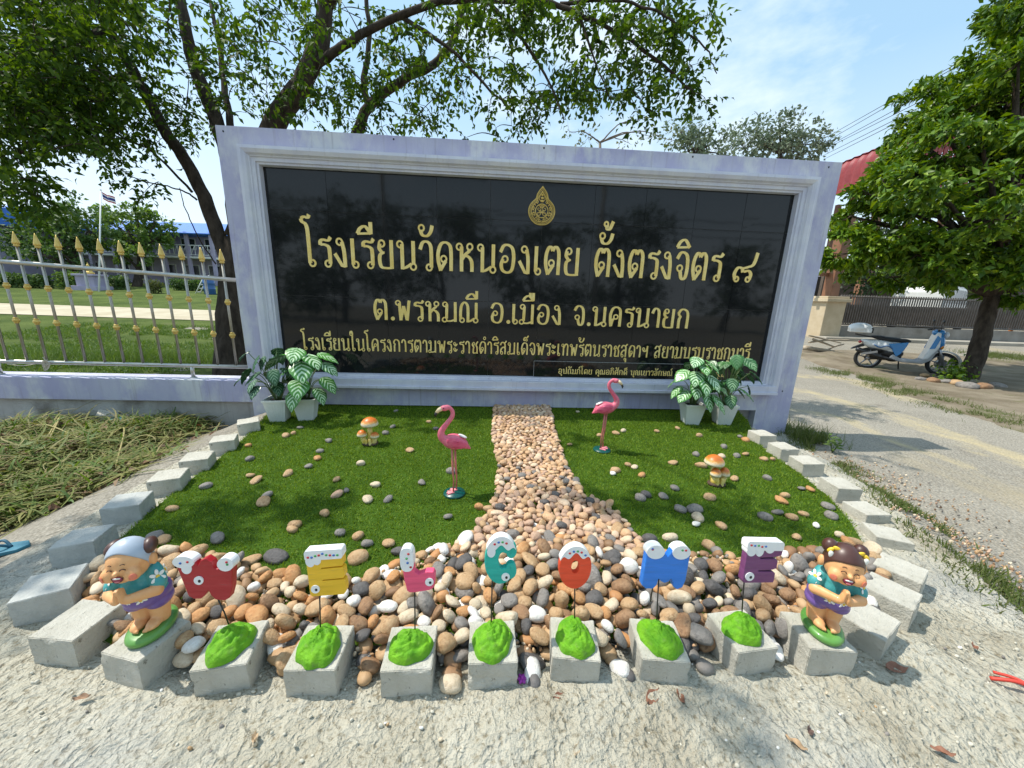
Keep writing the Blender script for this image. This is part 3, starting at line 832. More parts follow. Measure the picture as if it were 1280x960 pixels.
# teardrop emblem in gilt metal
mb = MB()
ex, ez, ey = .485, 2.04, D + .045
def tear(k, n=48):
    half = [(0, -.125), (.045, -.119), (.085, -.094), (.115, -.055), (.128, -.005), (.118, .045), (.090, .082), (.064, .105), (.054, .126), (.050, .146), (.034, .176), (.012, .205), (0, .222)]
    half = [tuple(p) for p in catmull(half, 3)]
    return [(ex + x * k, ey, ez - .006 + z * k) for x, z in half] + [(ex - x * k, ey, ez - .006 + z * k) for x, z in half[::-1][1:-1]]
def closed_tube(P, r): mb.tube(P + [P[0]], r, 6)
for k, r in ((1, .006), (.90, .0035), (.80, .0045)): closed_tube(tear(k), r)
closed_tube([(ex + .062 * math.cos(a), ey, ez - .004 + .062 * math.sin(a)) for a in np.linspace(0, 2 * math.pi, 28, endpoint=False)], .005)
for s_ in (-1, 1):
    for (cx, cz, r0, tw) in ((.028, .015, .026, 1.4), (.03, -.028, .024, 2.2), (.012, .035, .016, .6), (.012, -.008, .018, 3.0), (.085, .02, .016, 1.0), (.085, -.03, .018, 2.0), (.055, -.075, .02, 2.6), (.02, -.088, .016, 3.3), (.05, .075, .018, .8)):
        mb.tube([(ex + s_ * (cx + r0 * (1 - i / 16) * math.cos(tw + i * .55)), ey, ez + cz + r0 * (1 - i / 16) * math.sin(tw + i * .55)) for i in range(15)], .0035, 5)
    for a in np.linspace(-1.3, .9, 8):
        q = (.074 * math.cos(a), .074 * math.sin(a))
        mb.tube([(ex + s_ * q[0], ey, ez + q[1]), (ex + s_ * q[0] * 1.2, ey, ez + q[1] * 1.12 + .012), (ex + s_ * q[0] * 1.3, ey, ez + q[1] * 1.3)], [.005, .006, .002], 5)
    mb.tube([(ex, ey, ez + .075), (ex + s_ * .03, ey, ez + .1), (ex + s_ * .022, ey, ez + .135), (ex, ey, ez + .165)], .0045, 5)
for i in range(4): mb.ell((ex, ey, ez + .085 + .027 * i), (.02 - .004 * i, .006, .012), n=10, m=6)
mb.tube([(ex, ey, ez + .19), (ex, ey, ez + .215)], [.006, .001], 6)
W('emblem', mb, M_gold_dark)
# nail holes in the painted wall
mb = MB()
for (u, v) in [(279, 164), (492, 174), (680, 185), (866, 196), (1036, 209), (978, 489), (968, 486)]:
    p = yp(u, v, D); mb.ell((p[0], D - .001, p[2]), (.008, .004, .009), n=8, m=5)
W('nail_hole', mb, M_black)

# ------------------------------------------------------------------ low wall and steel fence on its left
YW = D + .06
root_w = empty('low_wall', (-5.5, YW + .1, -.25), 'low fence wall with a purple beam over a stained grey foot left of the sign', 'wall')
mb = MB(); mb.box2((-9.5, YW, .035), (SX0 - .004, YW + .24, .268)); o = mb.build('beam', M_purple, None, tuple(root_w.location), bevel=.006); o.parent = root_w; o.location = (0, 0, 0)
mb = MB(); mb.box2((-9.5, YW + .05, -.5), (SX0 - .004, YW + .2, .034)); o = mb.build('foot', M_purple_low, None, tuple(root_w.location)); o.parent = root_w; o.location = (0, 0, 0)
YF2 = YW + .10
root_f = empty('railing_fence', (-5.0, YF2, .268), 'stainless steel bar fence with gold spear tips left of the sign wall', 'fence')
def RF(name, mb, mat, parent=None, **k):
    o = mb.build(name, mat, None, tuple(root_f.location), **k); o.location = (0, 0, 0); o.parent = parent or root_f
    return o
def rail_z(x): return 1.285 + (x + 2.6) * (-.046)
mb = MB(); mb.tube([(-9.4, YF2, rail_z(-9.4)), (-2.47, YF2, rail_z(-2.47))], .021, 12); RF('top_rail', mb, M_steel)
mb = MB(); mb.tube([(-9.4, YF2, .415), (-2.47, YF2, .395)], .019, 12); RF('bottom_rail', mb, M_steel)
mb = MB(); mb.tube([(-2.53, YF2, .27), (-2.53, YF2, 1.28)], .024, 12); RF('post', mb, M_steel)
for x in (-3.12, -5.0, -6.9, -8.8):
    mb = MB(); mb.tube([(x, YF2, .27), (x, YF2, .405)], .017, 10); mb.lathe([(.03, .268), (.03, .276), (.018, .282)], (x, YF2, 0), 12); RF('foot_post', mb, M_steel)
for i in range(36):
    x = -2.665 - .186 * i
    if x < -9.3: break
    zt = rail_z(x)
    mb = MB(); mb.tube([(x, YF2 - .001, .4), (x, YF2 - .001, zt + .165)], .0115, 8)
    bar = RF('baluster', mb, M_bar)
    mb = MB(); mb.lathe([(.002, zt + .285), (.011, zt + .255), (.025, zt + .19), (.027, zt + .178), (.02, zt + .172), (.018, zt + .163), (.024, zt + .158), (.012, zt + .15)][::-1], (x, YF2 - .001, 0), 10)
    RF('spear_tip', mb, M_gold_dark, bar)
    for zb in (zt - .225, zt - .56):
        mb = MB(); mb.ell((x, YF2 - .001, zb), (.027, .027, .024), n=10, m=7); mb.lathe([(.016, -.03), (.019, -.022), (.016, -.018)], (x, YF2 - .001, zb), 8); mb.lathe([(.016, .018), (.019, .024), (.016, .03)], (x, YF2 - .001, zb), 8)
        RF('ball', mb, M_gold_dark, bar)
mb = MB()
for s_ in range(3):
    x0 = -4.52 + .02 * s_
    mb.tube(catmull([(x0 + .03 * math.sin(k * 2 + s_), YF2 - .03 - .01 * s_, .415 + .045 * math.cos(k * 1.9 + s_) - .01 * k) for k in range(7)], 5), .004, 5)
mb.tube(catmull([(-4.6, YF2 - .03, .39), (-4.72, YF2 - .04, .37), (-4.85, YF2 - .05, .385)], 5), .004, 5)
o = mb.build('knotted_twine', pmat('pale_twine', (.5, .45, .36), None, rough=.9), None, (-4.52, YF2, .39)); tag(o, 'pale twine knotted round the lower rail of the steel fence', 'twine')

# ------------------------------------------------------------------ cement cubes round the bed
BT = 0.11
BL = [('girl', (1042, 812), (1003, 767)), ('E2', (946, 809), (908, 766)), ('M', (832, 822), (815, 777)), ('O', (720, 820), (715, 776)), ('C', (616, 824), (615, 780)),
      ('L', (508, 834), (518, 785)), ('E', (387, 835), (413, 783)), ('W', (272, 834), (306, 777)), ('boy', (150, 820), (213, 772)),
      ('L3', (60, 800), (130, 750)), ('L4', (23, 737), (100, 718)), ('L5', (75, 674), (131, 666)), ('L6', (133, 628), (184, 621)), ('L7', (195, 595), (226, 591)),
      ('L8', (233, 571), (260, 568)), ('L9', (268, 550), (291, 545)), ('L10', (299, 527), (322, 524)),
      ('R1', (964, 541), (942, 541)), ('R2', (990, 557), (968, 557)), ('R3', (1021, 575), (997, 574)), ('R4', (1066, 604), (1035, 603)), ('R5', (1098, 635), (1069, 635)),
      ('R6', (1130, 670), (1088, 662)), ('R7', (1157, 722), (1099, 697)), ('R8', (1145, 752), (1086, 724)), ('R9', (1110, 784), (1055, 753))]
LBL = {
 'girl': 'pale cement cube under the clay figurine of a girl', 'boy': 'cement cube under the clay figurine of a boy',
 'E2': 'cement cube carrying the green dollop of the purple letter E', 'M': 'cement cube carrying the green dollop of the blue letter M',
 'O': 'cement cube carrying the green dollop of the orange letter O', 'C': 'rough chipped cement cube carrying the green dollop of the teal letter C',
 'L': 'cement cube carrying the green dollop of the pink letter L', 'E': 'cement cube carrying the green dollop of the yellow letter E',
 'W': 'cement cube carrying the green dollop of the red letter W',
 'L3': 'bare cement cube immediately left of the boy figurine', 'L4': 'shade-tinted cement cube at the left photo edge, second left of the boy figurine',
 'L5': 'shade-tinted cement cube on the left edge just behind the first shade-tinted one', 'L6': 'third shade-tinted cement cube up the left edge, level with the turf shade',
 'L7': 'sunlit cement cube on the left edge directly behind the shade-tinted ones', 'L8': 'second sunlit cement cube up the left edge towards the wall',
 'L9': 'cement cube on the left edge, next but one to the plant pots', 'L10': 'last cement cube of the left edge, beside the left plant pots',
 'R1': 'last cement cube of the right edge, beside the right plant pots', 'R2': 'second cement cube from the pots down the right edge', 'R3': 'third cement cube from the pots down the right edge',
 'R4': 'large looking clean cement cube midway down the right edge', 'R5': 'low sunken cement cube just below the middle of the right edge', 'R6': 'flat sunken cement cube two above the bend of the right edge',
 'R7': 'tilted cement cube at the bend of the right edge', 'R8': 'third bare cement cube to the right of the girl figurine', 'R9': 'bare cement cube immediately right of the girl figurine'}
BPOS = {}
def block(key, a, b, i):
    sink = {'R5': .045, 'R6': .05, 'R7': .02}.get(key, 0.0)
    T = BT - sink
    A = gp(*a, T)[:2]; B = gp(*b, T)[:2]
    ctr = (A + B) / 2; d = (B - A); yaw = math.atan2(d[1], d[0]) - math.pi / 2
    if key in ('L9',): yaw = math.radians(24) - math.pi / 2
    BPOS[key] = (ctr, yaw, T)
    bm = bmesh.new()
    bmesh.ops.create_cube(bm, size=1.0)
    s = .152
    for v in bm.verts: v.co = Vector((v.co.x * s, v.co.y * s, v.co.z * .152))
    bmesh.ops.bevel(bm, geom=bm.edges[:], offset=.0022, segments=2, affect='EDGES')
    bmesh.ops.subdivide_edges(bm, edges=[e for e in bm.edges if e.calc_length() > .05], cuts=14, use_grid_fill=True)
    bmesh.ops.triangulate(bm, faces=[f for f in bm.faces if len(f.verts) > 4])
    sd = i * 7.3
    for v in bm.verts:
        q = v.co
        nn = mnoise.fractal(q * 28 + Vector((sd, 0, 0)), 1.0, 2.0, 3)
        e = sum(1 for c in q if abs(c) > .0735)
        amp = .0014 + (.005 if key == 'C' and q.z < .03 and q.y < -.07 else 0)
        v.co = q * (1 + nn * amp / .076)
        if e >= 2:
            c = mnoise.noise(q * 22 + Vector((sd * 2, 3, 1)))
            if c > .2: v.co *= 1 - (c - .2) * .11
    for f in bm.faces: f.smooth = True
    me = bpy.data.meshes.new('cement_cube'); bm.to_mesh(me); bm.free(); me.set_sharp_from_angle(angle=math.radians(28))
    o = link_mesh('cement_cube', me, M_conc_shade if key in ('L4', 'L5', 'L6') else M_conc)
    o.location = (ctr[0], ctr[1], T - .076)
    o.rotation_euler = (random.gauss(0, .02), random.gauss(0, .02), yaw)
    tag(o, LBL[key], 'cement block', 'cement cubes edging the garden bed')
for i, (k, a, b) in enumerate(BL): block(k, a, b, i)

# ------------------------------------------------------------------ green dollops and the letters of WELCOME
M_slime = pmat('bright_green_clay', (0.10, 0.32, 0.006), (0.17, 0.43, 0.010), 30, 0.55, 0.8, 110, spec=0.35, bdist=0.008, c3=(.16, .30, .05), s3=40, lo3=.55, hi3=.75)
M_snow = pmat('white_gloss_paint', (0.84, 0.84, 0.82), (0.78, 0.79, 0.80), 30, 0.35)
M_stick = pmat('black_wire', (0.015, 0.015, 0.015), None, rough=0.5)
def paint(name, c): 
    return pmat(name, c, tuple(min(1, q * 1.25 + .015) for q in c), 14, 0.42, 0.35, 26, stretch=(0.5, 1, 3.5), bdist=0.004, c3=tuple(min(1, q * .75 + .06) for q in c), s3=30, lo3=.58, hi3=.75)
M_dot_r = pmat('red_dot', (.45, .02, .03), None, rough=.4); M_dot_b = pmat('blue_dot', (.03, .12, .4), None, rough=.4); M_dot_g = pmat('green_dot', (.05, .3, .08), None, rough=.4)
def mound(key, ctr, top, label, seed):
    nr_, na = 26, 72
    rx = .064 + .004 * math.sin(seed); ry = .068 + .004 * math.cos(seed * 2)
    vs = [(0, 0, 0)]; 
    hmax = .056
    V = []
    for i in range(nr_):
        t = i / (nr_ - 1)
        for k in range(na):
            a = 2 * math.pi * k / na
            rr = t * (1 + .07 * math.sin(2 * a + seed) + .05 * math.sin(3 * a - 2 * seed) + .03 * math.sin(7 * a + seed * 3))
            x = rx * rr * math.cos(a); y = ry * rr * math.sin(a)
            z = hmax * (.62 * math.sqrt(max(0, 1 - t ** 2.6)) + .38 * (1 - t) ** 1.2)
            wx = 3.2 * mnoise.noise(Vector((x * 14, y * 14, seed)))
            sw = a * 1.0 + t * 5.5 + seed * 2 + wx
            ridge = abs(math.sin(sw * 1.5)) ** .6
            fl = mnoise.fractal(Vector((x * 38 + seed, y * 38, seed * 3)), 1, 2, 4)
            z += (.0095 * (ridge - .6) + .0055 * fl + .004 * mnoise.fractal(Vector((x * 110, y * 110, seed)), 1, 2, 2)) * min(1, (1 - t) * 5 + .12)
            x *= 1 + .05 * fl * t; y *= 1 + .05 * fl * t
            z = max(z, .0)
            if i == nr_ - 1: z = -.001
            V.append((x, y, z))
    fs = []
    for i in range(nr_ - 1):
        for k in range(na):
            k2 = (k + 1) % na
            fs.append((i * na + k, (i + 1) * na + k, (i + 1) * na + k2, i * na + k2))
    o = np_obj('green_dollop', np.array(V), np.array(fs), M_slime, None, (0, 0, 0), True)
    o.location = (ctr[0], ctr[1], top + .0015); o.rotation_euler = (0, 0, seed)
    tag(o, label, 'clay mound', 'green clay dollops holding the letters')
def rrect(x0, z0, x1, z1, r, n=5):
    out = []
    for cx, cz, a0 in ((x1 - r, z1 - r, 0), (x0 + r, z1 - r, 90), (x0 + r, z0 + r, 180), (x1 - r, z0 + r, 270)):
        for i in range(n + 1):
            a = math.radians(a0 + 90 * i / n); out.append((cx + r * math.cos(a), cz + r * math.sin(a)))
    return out
def oval(cx, cz, rx, rz, n=20): return [(cx + rx * math.cos(2 * math.pi * i / n), cz + rz * math.sin(2 * math.pi * i / n)) for i in range(n)]
def strip(mb, O, I, t0, t1, closed):
    n = len(O)
    vs = [(p[0], t0, p[1]) for p in O] + [(p[0], t0, p[1]) for p in I] + [(p[0], t1, p[1]) for p in O] + [(p[0], t1, p[1]) for p in I]
    fs = []
    for i in range(n if closed else n - 1):
        j = (i + 1) % n
        fs += [(i, j, n + j, n + i), (2 * n + i, 3 * n + i, 3 * n + j, 2 * n + j), (i, 2 * n + i, 2 * n + j, j), (n + i, n + j, 3 * n + j, 3 * n + i)]
    if not closed: fs += [(0, n, 3 * n, 2 * n), (n - 1, 3 * n - 1, 4 * n - 1, 2 * n - 1)]
    mb.add(vs, fs)
OUT = {
 'W': [(.0, .80), (.03, .93), (.12, 1.0), (.25, .98), (.33, .88), (.38, .8), (.43, .92), (.52, .98), (.62, .9), (.68, .74), (.74, .74), (.78, .93), (.88, 1.0), (.98, .93), (1.0, .8), (.98, .3), (.93, .06), (.85, .0), (.68, .02), (.6, .12), (.555, .24), (.5, .12), (.42, .03), (.3, .02), (.2, .08), (.14, .3)],
 'E': [(.0, .06), (.04, .0), (.92, .0), (.98, .05), (1.0, .14), (.99, .30), (.95, .335), (.38, .335), (.38, .355), (.95, .365), (1.0, .41), (1.0, .56), (.96, .61), (.38, .60), (.38, .625), (.96, .64), (1.0, .68), (1.0, .96), (.97, 1.0), (.04, 1.0), (.0, .94)],
 'F': [(.0, .06), (.04, .0), (.86, .02), (.88, .08), (.88, .25), (.84, .285), (.40, .29), (.40, .315), (.8, .34), (.9, .38), (.9, .56), (.84, .60), (.4, .60), (.4, .63), (.82, .655), (.98, .70), (1.0, .84), (.94, .96), (.88, 1.0), (.06, 1.0), (.01, .94)],
 'L': [(.0, .86), (.06, .97), (.18, 1.0), (.31, .97), (.37, .86), (.38, .47), (.5, .4), (.74, .46), (.95, .45), (1.0, .38), (.98, .17), (.92, .07), (.8, .03), (.4, .0), (.2, .0), (.12, .05), (.06, .3)],
 'M': [(.0, .06), (.03, .8), (.09, .95), (.22, 1.0), (.36, .95), (.44, .82), (.5, .74), (.55, .82), (.63, .95), (.78, 1.0), (.92, .96), (1.0, .84), (.97, .2), (.92, .02), (.8, -.03), (.72, .02), (.68, .16), (.64, .22), (.58, .15), (.5, .12), (.42, .16), (.36, .22), (.33, .06), (.26, -.02), (.1, -.02)],
}
LET = [('W', 'W', (217, 692, 293, 748), 'red letter W sign with two white eyes, on a black wire', (.34, .004, .010), (285, 778), 3.0, 'left tilted'),
       ('E', 'E', (385, 684, 435, 742), 'yellow letter E sign with a white snowy top, on a black wire', (.72, .42, .01), (399, 790), -4.0, ''),
       ('L', 'L', (502, 681, 547, 738), 'pink letter L sign with a white tip, on a black wire', (.72, .07, .16), (518, 785), -3.0, ''),
       ('C', 'C', (604, 667, 648, 728), 'teal letter C sign with a white snowy top, on a black wire', (.0, .36, .29), (614, 778), 0, ''),
       ('O', 'O', (697, 679, 741, 734), 'orange letter O sign with a white snowy top, on a black wire', (.72, .055, .01), (720, 772), 0, ''),
       ('M', 'M', (801, 678, 862, 733), 'blue letter M sign with two white tips, on black wires', (.015, .17, .60), (824, 770), 2, ''),
       ('E2', 'F', (928, 674, 977, 727), 'purple letter E sign with a white snowy top, on a black wire', (.15, .035, .13), (930, 768), 2, '')]
DOTL = {'W': 'green clay dollop under the red letter W', 'E': 'flatter green clay dollop under the yellow letter E', 'L': 'green clay dollop under the pink letter L', 'C': 'round smooth green clay dollop under the teal letter C',
        'O': 'green clay dollop under the orange letter O', 'M': 'wide smooth green clay dollop under the blue letter M', 'E2': 'green clay dollop under the purple letter E'}
for i, (key, sh, box, label, col, foot, tilt, _) in enumerate(LET):
    ctr, yaw, T = BPOS[key]
    mound(key, ctr - np.array([0.0, .006]), T, DOTL[key], 1.3 + i * 1.7)
    Yc = ctr[1] + .022
    u0, v0, u1, v1 = box
    um = (u0 + u1) / 2; vm = (v0 + v1) / 2
    lft = yp(u0, vm, Yc); rgt = yp(u1, vm, Yc); tp = yp(um, v0 + 4, Yc); bt = yp(um, v1, Yc)
    w_ = (rgt[0] - lft[0]) * .92; h_ = (tp[2] - bt[2]) * .95
    base = np.array([ctr[0], Yc, T + .045])
    root = empty('letter_sign', base, label, 'letter sign', 'WELCOME letters on wires')
    ox, oz = (lft[0] + rgt[0]) / 2 - w_ / 2 - base[0], bt[2] - base[2] + h_ * .02
    TH = .024
    Rt = Matrix.Rotation(math.radians(tilt), 3, 'Y')
    def place(o): 
        o.parent = root; o.location = (ox + w_ / 2, 0, oz); o.rotation_euler = (math.radians(-6), math.radians(tilt), 0); return o
    def sc(poly): return [((p[0] - .5) * w_, p[1] * h_) for p in poly]
    paintm = paint('letter_paint_' + {'W': 'red', 'E': 'yellow', 'L': 'pink', 'C': 'teal', 'O': 'orange', 'M': 'blue', 'E2': 'purple'}[key], col)
    mb = MB()
    capm = MB(); caps = []
    def arc(cx, cz, rx, rz, a0, a1, n): return [(cx + rx * math.cos(math.radians(a)), cz + rz * math.sin(math.radians(a))) for a in np.linspace(a0, a1, n)]
    if sh == 'O':
        A_ = [2 * math.pi * k / 40 for k in range(40)]
        strip(mb, sc([(.5 + .5 * math.cos(a), .5 + .5 * math.sin(a)) for a in A_]), sc([(.5 + .12 * math.cos(a), .52 + .15 * math.sin(a)) for a in A_]), -TH / 2, TH / 2, True)
        strip(capm, sc(arc(.5, .5, .52, .52, 24, 156, 22)), sc([(.5 + .52 * math.cos(a), .5 + .52 * math.sin(a) - (.22 + .07 * math.sin(a * 7)) * max(.12, math.sin((a - math.radians(20)) / math.radians(140) * math.pi))) for a in np.radians(np.linspace(24, 156, 22))]), -TH / 2 - .003, TH / 2 + .003, False)
        eyes = []
    elif sh == 'C':
        oa = np.linspace(38, 322, 40)
        strip(mb, sc([(.5 + .5 * math.cos(math.radians(a)) * (1 if not (a < 60 or a > 300) else 1.0), .5 + .5 * math.sin(math.radians(a))) for a in oa]),
              sc([(.56 + .13 * math.cos(math.radians(a)) + (.12 if abs(a - 180) > 120 else 0), .5 + .17 * math.sin(math.radians(a))) for a in oa]), -TH / 2, TH / 2, False)
        for zz, rr in ((.70, .16), (.27, .17)): mb.prism(sc(oval(.82, zz, rr * 1.05, rr)), -TH / 2 + .0007, TH / 2 - .0007)
        strip(capm, sc(arc(.5, .5, .52, .52, 30, 150, 22)), sc([(.5 + .52 * math.cos(a), .5 + .52 * math.sin(a) - (.24 + .06 * math.sin(a * 7)) * max(.12, math.sin((a - math.radians(28)) / math.radians(124) * math.pi))) for a in np.radians(np.linspace(30, 150, 22))]), -TH / 2 - .003, TH / 2 + .003, False)
        capm.prism(sc(oval(.2, .70, .13, .12)), -TH / 2 - .0022, TH / 2 + .001)
        eyes = [(.66, .16, .13)]
    else:
        mb.prism(sc(OUT[sh]), -TH / 2, TH / 2)
        if sh == 'W':
            capm.prism(sc(oval(.14, .88, .19, .135)), -TH / 2 - .003, TH / 2 + .004); capm.prism(sc(oval(.19, .73, .09, .12)), -TH / 2 - .0018, TH / 2)
            caps.append(capm); capm = MB(); capm.prism(sc(oval(.88, .86, .145, .155)), -TH / 2 - .003, TH / 2 + .004)
            eyes = [(.4, .47, .085)]
        elif sh in ('E', 'F'):
            x1 = 1.0 if sh == 'E' else .98
            capm.prism(sc(rrect(-.02, .82, x1 + .01, 1.03, .06)), -TH / 2 - .003, TH / 2 + .004)
            capm.prism(sc(oval(.12, .80, .13, .13)), -TH / 2 - .002, TH / 2 + .001)
            capm.prism(sc(oval(.3 if sh == 'E' else .34, .80, .11, .13 if sh == 'F' else .09)), -TH / 2 - .0026, TH / 2 + .002)
            if sh == 'F': capm.prism(sc(oval(.62, .84, .12, .09)), -TH / 2 - .0022, TH / 2 + .002)
            eyes = [(.17, .17, .12)]
        elif sh == 'L':
            capm.prism(sc(rrect(-.02, .5, .38, 1.03, .17)), -TH / 2 - .003, TH / 2 + .004)
            eyes = [(.82, .23, .13)]
        else:
            capm.prism(sc(oval(.22, .86, .20, .16)), -TH / 2 - .003, TH / 2 + .004); caps.append(capm); capm = MB(); capm.prism(sc(oval(.79, .86, .20, .16)), -TH / 2 - .003, TH / 2 + .004)
            eyes = []
    place(mb.build('letter_board', paintm, None, bevel=.0025, angle=40))
    last_ = capm
    for q in range({'E': 9, 'F': 5, 'C': 4, 'O': 5, 'M': 4, 'W': 4, 'L': 4}[sh]):
        capm.mat(1 + q % 3)
        rx_ = random.Random(q * 31 + i)
        if sh == 'W' or sh == 'M':
            capm = caps[0] if q % 2 else last_; x = (.16 if q % 2 else .86) + rx_.uniform(-.07, .07); z = .88 + rx_.uniform(-.03, .06); capm.mat(1 + q % 3)
        elif sh == 'L': x = .18 + rx_.uniform(-.1, .12); z = .6 + .1 * q
        elif sh in ('E', 'F'): x = .08 + .1 * q; z = .93 + rx_.uniform(-.05, .03)
        else: x = .3 + .12 * q; z = .5 + math.sqrt(max(.05, .21 - (x - .5) ** 2)) - .05
        p = sc([(x, z)])[0]; capm.ell((p[0], -TH / 2 - .0035, p[1]), (.0042, .002, .0036), n=8, m=5)
        if rx_.random() < .7 and sh not in 'L': capm.ell((p[0] + .003, rx_.uniform(-.008, .008), p[1] + (1.025 - z) * h_ * (.9 if sh in 'EF' else .3)), (.004, .004, .0025), n=8, m=5)
    caps.append(last_)
    for q_ in caps: place(q_.build('snow_cap', [M_snow, M_dot_r, M_dot_b, M_dot_g], None))
    for ex_, ez_, er in eyes:
        mb = MB()
        p = sc([(ex_, ez_)])[0]; r_ = er * w_
        mb.prism([(p[0] + r_ * math.cos(a), p[1] + r_ * math.sin(a)) for a in np.linspace(0, 2 * math.pi, 18, endpoint=False)], -TH / 2 - .0028, -TH / 2 + .002)
        mb.mat(1); mb.ell((p[0] + r_ * .2, -TH / 2 - .003, p[1] - r_ * .1), (r_ * .32, .0018, r_ * .36), n=10, m=6)
        place(mb.build('eye', [M_snow, M_black], None))
    f3 = Vector((0, 0, -.02))
    fx_ = yp(foot[0], foot[1], Yc)[0] - base[0]
    mb = MB()
    lo_ = {'W': .62, 'E': .22, 'L': .33, 'C': .25, 'O': .52, 'M': .40, 'E2': .1}[key]
    xt = ox + lo_ * w_
    if abs(fx_) > .05: fx_ = .05 * np.sign(fx_)
    mb.tube([(fx_, .006, -.03), (fx_ * .6 + xt * .4, .006, oz * .4), (xt, .0, oz + .03)], .0022, 7)
    if sh == 'M': mb.tube([(ox + .3 * w_, 0.004, oz * .55), (ox + .3 * w_, 0, oz + .05)], .002, 6)
    o = mb.build('wire', M_stick, root)

# ------------------------------------------------------------------ painted clay figurines of a boy and a girl with palms together
M_skin = pmat('painted_skin', (0.72, 0.34, 0.13), (0.80, 0.44, 0.20), 16, 0.5, coat=0.05, c3=(.66, .27, .10), s3=22, lo3=.55, hi3=.75)
M_blush = pmat('blush_paint', (0.72, 0.20, 0.12), None, rough=0.45)
M_teal = pmat('teal_paint', (0.03, 0.27, 0.28), (0.07, 0.36, 0.36), 14, 0.5, coat=0.05, c3=(.16, .38, .36), s3=30, lo3=.55, hi3=.75)
M_violet = pmat('violet_paint', (0.13, 0.07, 0.28), (0.18, 0.10, 0.34), 14, 0.4, coat=0.2)
M_hairg = pmat('grey_blue_hair_paint', (0.36, 0.42, 0.50), (0.42, 0.48, 0.56), 14, 0.4)
M_hairb = pmat('brown_hair_paint', (0.06, 0.022, 0.016), (0.09, 0.035, 0.025), 14, 0.4, coat=0.2)
M_base = pmat('green_base_paint', (0.06, 0.19, 0.035), (0.13, 0.33, 0.06), 7, 0.4, coat=0.2)
M_line = pmat('dark_brown_line', (0.05, 0.015, 0.01), None, rough=0.5)
M_mouth = pmat('mouth_red', (0.28, 0.02, 0.06), None, rough=0.4)
M_petal = pmat('white_petal_paint', (0.80, 0.80, 0.74), None, rough=0.45)
M_yolk = pmat('yellow_paint', (0.78, 0.52, 0.04), None, rough=0.45)
def on_ell(c, r, d, off=0.0):
    d = Vector(d); 
    t = 1 / math.sqrt((d.x / r[0]) ** 2 + (d.y / r[1]) ** 2 + (d.z / r[2]) ** 2)
    return Vector(c) + d * t * (1 + off)
